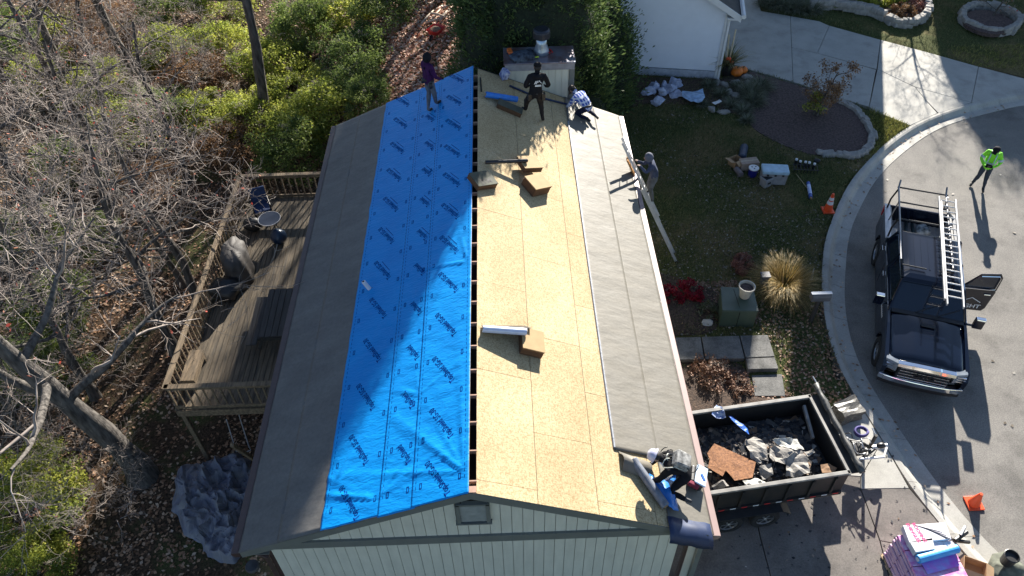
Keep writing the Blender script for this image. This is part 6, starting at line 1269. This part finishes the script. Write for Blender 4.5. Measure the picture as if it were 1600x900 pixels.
# crumpled tarp below the deck
C_tarp = mat('blue_grey_tarp', (.22,.222,.24), .5, scale=3, c2=(.15,.16,.22), bump=.5, bscale=7, spec=.35)
def tarp(label, q, sx, sy, h, rot, seed):
    N1 = 34; V = []; p = at(q[0], q[1], -5.2)
    for j in range(N1+1):
        for i in range(N1+1):
            u, v = i/N1*2-1, j/N1*2-1; a = math.atan2(v, u); lim = .82+.22*mnoise.noise(Vector((cos(a)*1.6+seed, sin(a)*1.6, 0))); r_ = max(abs(u), abs(v)); k = lim*r_/(math.hypot(u, v)+1e-6)
            x, y = u*k*sx, v*k*sy; wv = mnoise.noise_vector(Vector((x*.9, y*.9, seed)))*.5; c = Vector((x*1.5+wv.x, y*.95+wv.y, seed*3.3)); f1 = mnoise.voronoi(c)[0]; f2 = mnoise.voronoi(c*2.3+Vector((3,1,3)))[0]; f3 = mnoise.voronoi(c*5.2)[0]; rg, rg2, rg3 = [1-min(1, (q_[1]-q_[0])*s_) for q_, s_ in ((f1, 1.5), (f2, 1.8), (f3, 2.))]
            z = (h*(.55*rg*rg+.25*rg2)+.16*abs(mnoise.noise(Vector((x*4.5, y*3.2, seed))))+.10*mnoise.noise(Vector((x*9, y*7, seed)))+.08)*min(1, (1-r_)*4+.12); V.append((x+.13*mnoise.noise(c*3+Vector((9,0,0))), y+.13*mnoise.noise(c*3+Vector((0,9,0))), z))
    k = N1+1; mb = MB(); mb.add(V, [f_ for j in range(N1) for i in range(N1) for f_ in (((j*k+i, j*k+i+1, (j+1)*k+i+1), (j*k+i, (j+1)*k+i+1, (j+1)*k+i)) if (i*7+j*3)%5 < 3 else ((j*k+i, j*k+i+1, (j+1)*k+i), (j*k+i+1, (j+1)*k+i+1, (j+1)*k+i)))])
    return tag(mb.build('tarp', C_tarp, None, smooth=False, loc=(p.x,p.y,gz(p.x,p.y)), rot=rot), label, 'tarp')
tarp('large crumpled blue grey tarp heaped below the deck beside the house', (335,770), 1.5, 1.6, .62, .5, 1)
tarp('smaller torn end of the blue grey tarp nearest the house corner', (352,842), 1.1, .65, .5, -.5, 4)
p = at(378,700,-5.0); t = thing('hand_truck', 'thin metal hand truck lying under the deck stairs', 'hand truck', (p.x,p.y,-5.2), .4)
for s in (-1,1): MB().tube([(s*.18,0,.1),(s*.18,.9,.55)], .015, 6).build('rail', C_alu, t)
MB().tube([(-.18,.05,.12),(-.05,-.12,.1),(.2,-.1,.1),(.18,.05,.12)], .015, 6).build('hoop', C_alu, t)
# leafy path things: red wheelbarrow, firewood, shed tarp
p = at(683,72,-3.2); t = thing('wheelbarrow', 'red wheelbarrow full of leaves on the leafy path at the top', 'wheelbarrow', (p.x,p.y,gz(p.x,p.y)), -.5); t.scale = (.68,.68,.68)
mb = MB(); mb.loft([[(-.26,-.32,.28),(.26,-.32,.28),(.26,.32,.28),(-.26,.32,.28)],[(-.42,-.52,.62),(.42,-.52,.62),(.42,.50,.62),(-.42,.50,.62)]], cap=False); mb.add([(-.26,-.32,.28),(.26,-.32,.28),(.26,.32,.28),(-.26,.32,.28)],[(0,1,2,3)]); o = mb.build('tray', C_red, t); o.modifiers.new('s','SOLIDIFY').thickness = .02
for s in (-1,1): MB().tube([(s*.12,-.62,.2),(s*.28,0,.3),(s*.33,.95,.5)], .02, 6).build('handle', C_red, t); MB().tube([(s*.26,.3,.28),(s*.28,.4,0)], .02, 6).build('leg', C_red, t)
wheel(t, (0,-.62,.2), .2, .09, (1,0,0), spokes=5); MB().ball((0,0,.5),(.36,.42,.14),12).jitter(.05).build('leaf_load', mat('leaf_load', (.30,.18,.10), .9, scale=30, c2=(.10,.05,.03)), t)
for k in range(7):
    a, b_ = [((676,56),(690,38)),((684,58),(712,32)),((668,62),(702,52)),((690,60),(704,40)),((662,66),(680,44)),((676,50),(700,56)),((694,44),(716,34))][k]; A, B = at(*a,-3.4), at(*b_,-3.4); A.z = gz(A.x,A.y)+.08+.04*k; B.z = gz(B.x,B.y)+.1+.03*k
    tag(MB().tube([A,(A+B)/2+Vector((0,0,.03)),B], [.05,.045,.03], 7).build('fallen_branch', mat('pale_wood', (.50,.40,.30), .8), None, smooth=True), ['pale fallen branch at the top end of the leafy path, lowest of the pile','longest pale branch of the pile above the wheelbarrow','pale branch lying level in the branch pile','short pale branch in the pile above the wheelbarrow','leftmost pale branch of the pile','crosswise pale branch of the pile','pale branch at the right end of the pile'][k], 'branch', 'branches piled above the wheelbarrow')
lump('covered_woodpile', 'dark green covered woodpile at the top beside the leafy path', 'woodpile', at(668,28,-3.2)-Vector((0,0,.6)), (1.6,1.1,.9), mat('dark_green_tarp', (.03,.06,.05), .4, scale=4, c2=(.10,.13,.12)), .12, 4, .5)
# ================================================================ front garden
def P2(x, y, z=-2.75): return at(x, y, z)
t = thing('utility_box', 'green metal utility box beside the tall ornamental grass', 'utility box', (0,0,0)); tp = [at(1126.5,450,-2.12), at(1176,452,-2.12), at(1184,487,-2.12), at(1129,486,-2.12)]; C_gm = mat('green_metal', (.07,.10,.075), .45, scale=3, c2=(.05,.075,.055)); c = sum(tp, Vector())/4
MB().prism([(p.x,p.y,-2.8) for p in tp[::-1]], .66).build('cabinet', C_gm, t, bevel=.01); MB().prism([tuple((p-c)*1.03+c) for p in tp[::-1]], .04).build('lid', C_gm, t, bevel=.01)
m1 = (tp[2]+tp[3])/2; MB().box((m1.x,m1.y-.012,-2.46),(.012,.01,.6)).build('door_gap', C_dark, t); MB().box((m1.x,(m1.y+tp[0].y)/2,-2.075),(.012,.7,.004)).build('lid_seam', C_dark, t)
q = at(1163,463,-2.08); t = thing('flower_pot', 'cream tapered pot standing on the green utility box', 'flower pot', (q.x,q.y,-2.08)); MB().lathe((0,0,0), [(.13,0),(.14,.02),(.20,.36),(.23,.37),(.23,.42),(.20,.42),(.185,.30)], 26).build('shell', mat('cream_glaze', (.58,.52,.42), .5), t); MB().lathe((0,0,.32), [(.185,0),(.185,.015)], 20).build('soil', C_mulch, t)
def blades(label, x, y, n_, L_, R_, m, seed, cat='ornamental grass', name='ornamental_grass', z0=None, wid=.008, droop=1.):
    rng = np.random.RandomState(seed); V = []; F = []; rn = []
    for k in range(n_):
        a = rng.uniform(0,2*pi); r0 = R_*.22*rng.rand()**.5; l = L_*rng.uniform(.6,1.15); el = rng.uniform(.55,1.35); d = np.array([cos(a)*cos(el), sin(a)*cos(el), sin(el)]); p = np.array([cos(a)*r0, sin(a)*r0, 0]); sd_ = np.array([-sin(a), cos(a), 0])*wid*rng.uniform(.7,1.4); r_ = rng.rand()
        b0 = len(V)
        for j in range(6):
            w = 1-j/5.5; V += [p-sd_*w, p+sd_*w]; rn += [r_, r_]; p = p+d*l/5; d = d+np.array([cos(a)*.1, sin(a)*.1, -.30*droop*(j/3+.4)])+rng.normal(0,.09,3); d /= np.linalg.norm(d)
        F += [(b0+2*j, b0+2*j+1, b0+2*j+3, b0+2*j+2) for j in range(5)]
    me = bpy.data.meshes.new('blades'); me.from_pydata([tuple(v) for v in V], [], F); me.attributes.new('rnd','FLOAT','POINT').data.foreach_set('value', np.array(rn, np.float32)); me.materials.append(m)
    t = thing(name, label, cat, (x, y, gz(x,y) if z0 is None else z0)); obj('blades', me, t); return t
G_orn = ramp_attr('straw_blades', [(0,(.05,.06,.02)),(.45,(.22,.16,.05)),(.8,(.48,.32,.10)),(1,(.66,.50,.26))], trans=.25)
q = at(1222,452,-2.75); blades('big straw coloured ornamental grass fountain beside the utility box', q.x, q.y, 2600, 1.02, 1.6, G_orn, 3)
G_dry = ramp_attr('dry_green_blades', [(0,(.05,.06,.03)),(.5,(.12,.14,.08)),(1,(.26,.26,.20))], trans=.2)
def shrub(label, q, n_, R_, sz, m, seed, flat=.8, cat='shrub', z=-2.75, group=None, zl=.2):
    p = at(*q, z); t = thing('shrub', label, cat, (p.x,p.y,gz(p.x,p.y)), 0, group); obj('foliage', leaf_mass('foliage', n_, R_, sz, m, flat, 30, seed), t, (0,0,R_*zl)); o = obj('stems', stem_me[1], t); o.scale = (R_*.45,)*3; return t
G_red = ramp_attr('crimson_leaves', [(0,(.10,.008,.015)),(.5,(.28,.012,.03)),(1,(.50,.03,.05))], trans=.3); G_rus = ramp_attr('russet_leaves', [(0,(.10,.04,.03)),(.5,(.26,.11,.08)),(1,(.42,.22,.16))], trans=.1)
shrub('crimson shrub close against the right eave, left of the pair', (1043,466), 1400, .44, .035, G_red, 1); shrub('brighter crimson shrub, right of the pair by the eave', (1077,458), 1900, .46, .035, G_red, 2)
shrub('low rounded russet shrub left of the ornamental grass', (1159,416), 4200, .42, .028, G_rus, 3, .7); shrub('small dry plant beside the pale heart shaped stone', (1106,488), 700, .33, .035, G_dry, 4)
shrub('sprawling dry rust shrub in the bed below the garden path', (1110,588), 1500, .6, .035, ramp_attr('rusty_litter', []), 5, .3); shrub('rusty low plant beside the trailer and the stepping slab', (1152,606), 700, .4, .035, ramp_attr('rusty_litter', []), 6, .3)
def rock(label, q, sz, m=C_stone, z=-2.75, seed=0, grp=None, cat='rock'):
    p = at(*q, z); o = lump('rock', label, cat, (p.x,p.y,gz(p.x,p.y)-.02), sz, m, min(sz)*.6, seed, seed, 9, 5.); o.data.polygons.foreach_set('use_smooth', [False]*len(o.data.polygons)); 
    if grp: o['group'] = grp
    return o
rock('pale heart shaped stone beside the small dry plant', (1103,505), (.36,.34,.16), mat('pale_stone', (.52,.50,.46), .8), seed=2)
t = thing('mailbox', 'dark mailbox on a post leaning over the kerb', 'mailbox', (at(1272,520,-2.75)), .0); zz = t.location
top = at(1280,467,-1.78); v = top-zz; MB().box((v.x,v.y,v.z/2),(.09,.09,v.z)).build('post', mat('dark_post', (.05,.045,.04), .8), t); mb = MB(); mb.loft([[(v.x-.26*sx_*0+x,v.y+y,v.z+z) for y, z in ((-.1,0),(.1,0),(.1,.13),(.07,.2),(0,.23),(-.07,.2),(-.1,.13))] for x, sx_ in ((-.25,1),(.27,1))]); mb.build('box', mat('mailbox_grey', (.13,.125,.13), .5), t); mb = MB(); mb.box((v.x+.01,v.y,v.z+.235),(.56,.10,.012)); mb.build('lid_strip', C_white, t)
p = P2(1265,442); t = thing('yard_sign', 'thin grey marker post leaning beside the ornamental grass', 'marker', p, .2); MB().add([(-.06,0,0),(.10,.02,0),(.03,.06,.55)], [(0,1,2)]).build('blade', C_alu, t).modifiers.new('s','SOLIDIFY').thickness = .015
p = at(1196,430,-2.1); t = thing('utility_post', 'small grey box half hidden in the ornamental grass', 'utility post', (p.x,p.y,-2.75), 0); MB().box((0,0,.32),(.2,.16,.64)).build('post', mat('box_grey', (.10,.10,.115), .6), t, bevel=.01); MB().box((0,0,.66),(.26,.22,.05)).build('cap', mat('box_grey'), t)
# tools and boxes on the lawn
t = thing('wrapped_roll', 'dark blue wrapped roll lying on the lawn behind the cardboard boxes', 'roll', P2(1160,243)+Vector((0,0,.14)), (pi/2-.1,0,-.35)); MB().lathe((0,0,-.4), [(.10,0),(.14,.02),(.14,.78),(.10,.8)], 18).build('wrap', mat('navy_film', (.03,.05,.10), .3), t)
def obox(label, q, rot, d, open_=True, m=C_card, name='cardboard_box'):
    t = thing(name, label, 'box', P2(*q), rot)
    for (c, e) in (((0,-d[1]/2,d[2]/2),(d[0],.012,d[2])),((0,d[1]/2,d[2]/2),(d[0],.012,d[2])),((-d[0]/2,0,d[2]/2),(.012,d[1],d[2])),((d[0]/2,0,d[2]/2),(.012,d[1],d[2])),((0,0,.012),(d[0],d[1],.012))): MB().box(c, e).build('panel', m, t)
    if open_:
        MB().box((-d[0]/2-.1,0,d[2]+.03),(.24,d[1],.01), Matrix.Rotation(.4,3,'Y')).build('flap', m, t); MB().box((0,-d[1]/2-.09,d[2]-.02),(d[0],.2,.01), Matrix.Rotation(.5,3,'X')).build('flap', m, t)
    else: MB().box((0,0,d[2]),(d[0]+.01,d[1]+.01,.012)).build('lid', m, t); MB().box((0,0,d[2]+.009),(d[0],.05,.003)).build('tape', mat('pale_tape', (.5,.42,.3), .4), t)
    return t
obox('small cardboard box with its flaps open on the lawn', (1148,258), .5, (.34,.34,.28)); obox('long closed cardboard box on the lawn beside the open one', (1168,262), .12, (.62,.32,.30), False, mat('pale_card', (.42,.31,.24), .85))
t = thing('paper_roll', 'short grey brown roll lying in front of the open box', 'roll', P2(1153,272)+Vector((0,0,.1)), (pi/2,0,.25)); MB().lathe((0,0,-.18), [(.05,0),(.10,.01),(.10,.36),(.05,.37)], 16).build('wrap', mat('grey_brown', (.20,.16,.16), .7), t)
t = thing('bucket', 'dark blue bucket with a white lid in front of the long box', 'bucket', P2(1175,274), 0); MB().lathe((0,0,0), [(.14,0),(.16,.30)], 20).build('shell', mat('deep_blue_plastic', (.015,.02,.22), .4), t); MB().lathe((0,0,.30), [(.175,0),(.175,.03),(.16,.04)], 20).build('lid', C_white, t)
for dx, dy in ((-.06,.03),(.07,.04),(.0,-.07)): MB().lathe((dx,dy,.341), [(.025,0),(.025,.006)], 10).build('lid_hole', C_black, t)
t = thing('tool_chest', 'large grey tool chest with a pale blue lid on the lawn', 'tool chest', P2(1206,284), -.13); C_gc = mat('grey_plastic', (.33,.33,.34), .55); MB().box((0,0,.24),(.80,.40,.44), taper=1.05).build('body', C_gc, t, bevel=.02); MB().box((0,0,.52),(.88,.46,.13)).build('lid', mat('pale_blue_plastic', (.42,.60,.72), .5), t, bevel=.03)
for x in (-.25,0,.25): MB().box((x,-.235,.43),(.07,.02,.06)).build('latch', C_black, t)
t = thing('bin', 'small grey bin standing against the tool chest', 'bin', P2(1195,290), .5); MB().box((0,0,.18),(.28,.26,.36), taper=1.2).build('body', C_gc, t, bevel=.02); MB().box((0,0,.362),(.26,.24,.01)).build('opening', C_black, t); MB().box((.0,-.16,.20),(.12,.02,.05)).build('grip', C_black, t)
for k, q in enumerate([(1242,258),(1248,261),(1256,262),(1262,263),(1270,265)]):
    t = thing('can', ['leftmost','second','middle','fourth','rightmost'][k]+' of five white topped cans in the black lawn rack', 'can', P2(*q), 0, 'white topped cans on the lawn'); MB().lathe((0,0,0), [(.05,0),(.055,.20),(.03,.22)], 12).build('shell', C_black, t); MB().lathe((0,0,.22), [(.045,0),(.045,.05),(.02,.06)], 12).build('cap', C_white, t)
t = thing('wire_rack', 'black wire rack holding small cans on the lawn', 'rack', P2(1257,268), -.15)
for i in range(8): MB().tube([(-.38+i*.11,-.12,0),(-.38+i*.11,-.12,.16),(-.38+i*.11,.16,.16)], .012, 5).build('wire', C_black, t)
for y in (-.12,.16): MB().tube([(-.42,y,.16),(.44,y,.16)], .016, 5).build('bar', C_black, t)
lump('black_bag', 'small black bag at the right end of the wire rack', 'bag', P2(1276,253), (.24,.18,.12), C_black, .02, 3)
a, b_ = P2(1243,273), P2(1262,298); tag(MB().tube([a+Vector((0,0,.05)), b_+Vector((0,0,.06))], .012, 6).build('stick', mat('yellow_stick', (.45,.36,.2), .7), None), 'thin yellowish stick lying beside the blue and white roll', 'stick')
A, B = P2(1262,288)+Vector((0,0,.07)), P2(1266,311)+Vector((0,0,.07)); d = B-A; t = thing('paper_roll', 'blue roll with a white label lying on the lawn near the cone', 'roll', A, d.to_track_quat('Z','Y').to_euler()); MB().lathe((0,0,0), [(.03,0),(.06,.005),(.06,d.length)], 16).build('wrap', mat('royal_wrap', (.03,.10,.45), .4), t); MB().lathe((0,0,.14), [(.063,0),(.063,d.length-.3)], 16).build('label', mat('white_label', (.62,.70,.85), .5, scale=16, c2=(.2,.3,.6)), t); MB().lathe((0,0,d.length), [(.035,0),(.035,.06)], 12).build('core', C_card, t)
# neighbour's bed, pumpkins, rocks
def pumpkin(label, q, r):
    t = thing('pumpkin', label, 'pumpkin', P2(*q)+Vector((0,0,r*.75)), 0, 'pumpkins by the white house'); V = []; n_ = 40; mb = MB(); 
    for i in range(13):
        th = pi*i/12
        for j in range(n_): a = 2*pi*j/n_; k = 1+.07*abs(sin(a*5))-.04; V.append((r*sin(th)*cos(a)*k, r*sin(th)*sin(a)*k, r*.8*cos(th)*(1-.25*max(0,1-sin(th)*2.2)))) 
    mb.add(V, [(i*n_+j, (i+1)*n_+j, (i+1)*n_+(j+1)%n_, i*n_+(j+1)%n_) for i in range(12) for j in range(n_)]); mb.build('shell', mat('pumpkin_orange', (.80,.20,.02), .5, var=.06), t, smooth=True); MB().tube([(0,0,r*.6),(.02,0,r*.95)], [.03,.02], 6).build('stem', mat('stem_green', (.15,.13,.05), .8), t)
pumpkin('larger orange pumpkin nearer the white house corner', (1150,118), .24); pumpkin('smaller orange pumpkin right of the larger one', (1160,114), .18)
p = P2(1134,117); t = thing('planter', 'black planter of dried corn stalks at the white house corner', 'planter', p); MB().lathe((0,0,0), [(.16,0),(.24,.5),(.22,.5),(.18,.4)], 20).build('shell', C_black, t)
b_ = blades('x', p.x, p.y, 260, 1.0, .5, ramp_attr('corn_blades', [(0,(.06,.09,.03)),(.5,(.20,.20,.08)),(1,(.48,.38,.22))], trans=.2), 9, wid=.02, droop=.6); bl = b_.children[0]; bl.parent = t; bl.location = (0,0,.4); bpy.data.objects.remove(b_)
for k, (x, l) in enumerate(((.03,1.5),(-.06,1.3))): MB().tube([(x,0,.4),(x*2.5,.1,.4+l)], .03, 6).build('stalk', mat('pale_stalk', (.62,.52,.36), .8), t)
for k in range(3): MB().ball((.10*cos(k*2.1),.1*sin(k*2.1)-.1,.62+.1*k),(.08,.07,.07),10).build('gourd', C_orange, t, smooth=True)
C_brock = mat('blue_white_rock', (.52,.56,.70), .7, scale=6, c2=(.30,.33,.45), bump=.5, bscale=12)
RK = [((1012,148),(.55,.45,.3)),((1022,140),(.5,.4,.32)),((1034,149),(.45,.4,.3)),((1040,137),(.4,.35,.25)),((1048,145),(.5,.4,.3)),((1056,134),(.6,.4,.3)),((1060,150),(.4,.35,.25)),((1028,162),(.5,.4,.3)),((1052,153),(.35,.3,.2))]
for k, (q, sz) in enumerate(RK): rock(['pale blue rock at the left end of the rock group below the white wall','pale rock second in the rock group','rounded pale rock in the middle of the rock group','small pale rock at the back of the rock group','pale rock with dark gaps in the rock group','largest back rock of the rock group below the wall','small rock beside the pale sheet','front pale blue rock nearest the lawn','smallest pale rock of the rock group'][k], q, sz, C_brock, seed=k, grp='pale rocks below the white wall')
o = sheet('plastic_sheet', 'pale blue plastic sheet over the right end of the rock group', 'plastic sheet', [(1066,142),(1098,140),(1102,150),(1096,160),(1080,158),(1066,152)], -2.5, mat('pale_blue_film', (.42,.58,.80), .4, scale=7, c2=(.25,.35,.5)), .01, .12)
sheet('plastic_sheet', 'small white and blue scrap in the planting bed', 'plastic sheet', [(1112,161),(1124,155),(1128,159),(1118,164)], -2.6, C_white, .01, .05)
for k, (q, n_, r_) in enumerate([((1108,136),130,.5),((1128,150),160,.5),((1152,138),140,.5),((1172,150),260,.8),((1186,140),260,.8),((1176,162),240,.7),((1142,166),140,.5),((1160,176),160,.55),((1096,165),100,.4),((1166,190),120,.45)]):
    p = P2(*q); blades(['tufted plant beside the pale plastic sheet','green tuft between flat stones','grey green tuft in front of the pumpkins','large grassy clump left of the sapling bed','grassy clump at the driveway edge','lower grassy clump in the mulch bed','dry tuft near the white scrap','pale tuft below the grassy clumps','small tuft at the lawn edge','lowest pale tuft beside the stone edging'][k], p.x, p.y, n_*2, .42*r_/.5, r_, G_dry, 20+k, 'plant', 'tufted_plant', wid=.014)
for k, q in enumerate([(1120,130),(1132,134),(1150,130),(1138,146),(1148,150),(1166,122),(1170,130),(1112,172),(1130,176),(1160,160)]): rock(['flat stone by the downspout','flat stone left of the pumpkins','flat stone below the pumpkins','long flat stone in the tufted bed','flat stone beside the long one','stone at the driveway corner','second stone at the driveway corner','stone at the lawn edge','darker stone at the lawn edge','stone half under the grassy clump'][k], q, (.5,.28,.14), seed=k+20, grp='flat stones in the planting bed')
def ring(label, pts, n_, z=-2.75, sz=(.34,.26,.2), levels=1, closed=False, cat='stone edging'):
    W_ = [at(x, y, z) for x, y in pts]; W_ = W_+[W_[0]] if closed else W_; Q = resample(smoothpl(resample(W_, 60), 2), n_+1)[:-1]; t = thing('stone_edging', label, cat, (0,0,0)); rg = random.Random(n_)
    protos_ = []
    for k in range(3): mb = MB(); mb.box((0,0,0),(sz[0],sz[1],sz[2]),taper=.85); mb.jitter(.05,0,4+k); protos_.append(mb.mesh('stone', C_stone))
    for lv in range(levels):
        for i in range(n_):
            d = Q[(i+1)%n_]-Q[i] if i < n_-1 or closed else Q[i]-Q[i-1]; p = Q[i].lerp(Q[(i+1)%n_], .5*lv) if (i < n_-1 or closed) else Q[i]
            o = obj('stone', protos_[rg.randrange(3)], t, (p.x+rg.uniform(-.04,.04), p.y+rg.uniform(-.04,.04), z+sz[2]*(.45+lv*.9)), (rg.uniform(-.15,.15), rg.uniform(-.15,.15), math.atan2(d.y,d.x)+rg.uniform(-.2,.2))); s = rg.uniform(.8,1.15); o.scale = (s,s*rg.uniform(.8,1.1),s)
            b = o.modifiers.new('b','BEVEL'); b.width = .03; b.segments = 2
    return t
ring('curved flat stone edging round the sapling bed', [(1308,158),(1330,168),(1345,180),(1356,196),(1362,213),(1360,228),(1350,238),(1335,245),(1318,245),(1295,241),(1275,240)], 26, sz=(.42,.28,.14))
ring('two course stone ring round the bed with the bent sapling', [(1503,20),(1500,32),(1508,42),(1530,52),(1555,57),(1578,52),(1591,40),(1586,30),(1570,22),(1545,14),(1520,14)], 26, z=-2.74, sz=(.40,.30,.19), levels=2, closed=True)
bed('mulch_bed', [(1507,22),(1504,32),(1512,41),(1532,50),(1555,54),(1576,49),(1586,39),(1580,30),(1560,20),(1540,15),(1520,16)], -2.52, C_mulch)
ring('pale stone edging of the flower bed across the driveway', [(1436,-8),(1446,8),(1448,22),(1440,34),(1422,42),(1400,42),(1382,32)], 17, z=-2.74, sz=(.42,.32,.2), levels=2)
ring('rough stone row along the far side of the neighbour\'s driveway', [(1268,14),(1290,12),(1312,14),(1335,18),(1358,22),(1380,30)], 22, z=-2.72, sz=(.46,.36,.22), levels=2)
bed('mulch_bed', [(1380,-20),(1436,-8),(1444,10),(1444,24),(1430,36),(1404,38),(1386,26)], -2.66, C_mulch)
for k, (q, n_, r_, m) in enumerate([((1395,8),2600,.8,G_yel),((1408,24),2200,.6,G_brn),((1425,12),2200,.6,G_rus),((1400,30),1400,.45,G_brn),((1330,4),3400,.9,G_yel),((1300,2),3200,.9,G_grn),((1362,6),2600,.8,G_yel),((1440,-4),1800,.6,G_brn)]): shrub(['sunlit yellow shrub in the flower bed across the driveway','rusty plant at the front of that flower bed','purplish brown plant at the right of that flower bed','small brown plant at the stone edge','yellow green shrub behind the stone row','dark green shrub at the left of the stone row','yellow green shrub between stone row and flower bed','brown plant at the top edge of the flower bed'][k], q, n_, r_, .045, m, 40+k, .8)
for k, q in enumerate([(1200,10),(1216,14),(1232,16),(1250,18),(1266,20),(1210,2),(1240,4)]): p = P2(*q); blades(['leftmost grey green grass clump at the driveway\'s far edge','second grass clump along the driveway edge','third grass clump along the driveway edge','fourth grass clump along the driveway edge','last grass clump before the stone row','back left grass clump behind the row','back right grass clump behind the row'][k], p.x, p.y, 420, .75, .9, G_dry, 60+k, 'plant', 'grass_clump', wid=.014)
# saplings
def sapling(label, q, H, seed, m, n_=500, lean=(0,0)):
    tr_, br_, tips = bare_tree(seed, H, .035, 9, .75, lean, .15, .7, 1.1); p = P2(*q); t = thing('sapling', label, 'sapling', (p.x,p.y,gz(p.x,p.y))); obj('trunk', tr_, t); obj('branches', br_, t)
    if n_: sel = tips[np.random.randint(0, len(tips), n_)]+np.random.normal(0,.06,(n_,3)); obj('leaves', leafmesh('leaves', sel, .045, m), t)
    return t
sapling('young tree with sparse tan leaves in the sapling bed', (1276,182), 2.7, 71, G_brn, 1600); sapling('small multi stemmed plant with yellow leaves at the young tree\'s foot', (1270,180), 1.1, 72, G_yel, 700)
sapling('bent bare sapling with a few red leaves in the stone ring', (1546,34), 2.6, 73, C_redleaf, 60, (.25,.1))
# grass strip between driveway and kerb, sunlight put into its blade colour
tufts(24000, (12.5, 17.5, 13.5, 19.5, lambda x, y: (x*cos(SUN_AZ)-y*sin(SUN_AZ)) > 7.9), 'yellowish grass between driveway and kerb with sunlight painted into its colour', G_ylawn, .08)
tufts(5000, (19.5, 24, 17.5, 22.5, lambda x, y: y > 19.5), 'yellowish grass at the far edge of the driveway with sunlight painted in', G_ylawn, .08)
# leaves on the street and gutter
rng = np.random.RandomState(77); Pq = []
for i in range(140): k = rng.randint(30, 130); w = rng.uniform(.25,.95); p = bk[k].lerp(fr[k], w); Pq.append((p.x+rng.normal(0,.04), p.y+rng.normal(0,.04), -2.862 if w < .5 else -2.878))
Pq = np.array(Pq); A = rng.normal(0,1,(len(Pq),3)); A[:,2] *= .1; A /= np.linalg.norm(A,axis=1)[:,None]; B = np.cross(A, np.array([0,0,1.])+rng.normal(0,.1,(len(Pq),3))); tag(quads('fallen_leaves', Pq, A*.05, B*.03, L_mix), 'small brown leaves lying in the gutter', 'leaves', kind='stuff')
Pq = np.stack([rng.uniform(12,24,60), rng.uniform(0,18,60), np.full(60,-2.885)], 1); A = rng.normal(0,1,(60,3)); A[:,2] *= .1; A /= np.linalg.norm(A,axis=1)[:,None]; B = np.cross(A, np.array([0,0,1.])+rng.normal(0,.1,(60,3))); tag(quads('fallen_leaves', Pq, A*.06, B*.045, L_pale), 'a few pale leaves dotted over the street', 'leaves', kind='stuff')

for o in bpy.data.objects:
    if o.parent is not None and o.name.split('.')[0] in ('branches', 'stems', 'foliage', 'clinging_leaves', 'crown', 'leaves', 'blades', 'leaf_load'): o['kind'] = 'stuff'
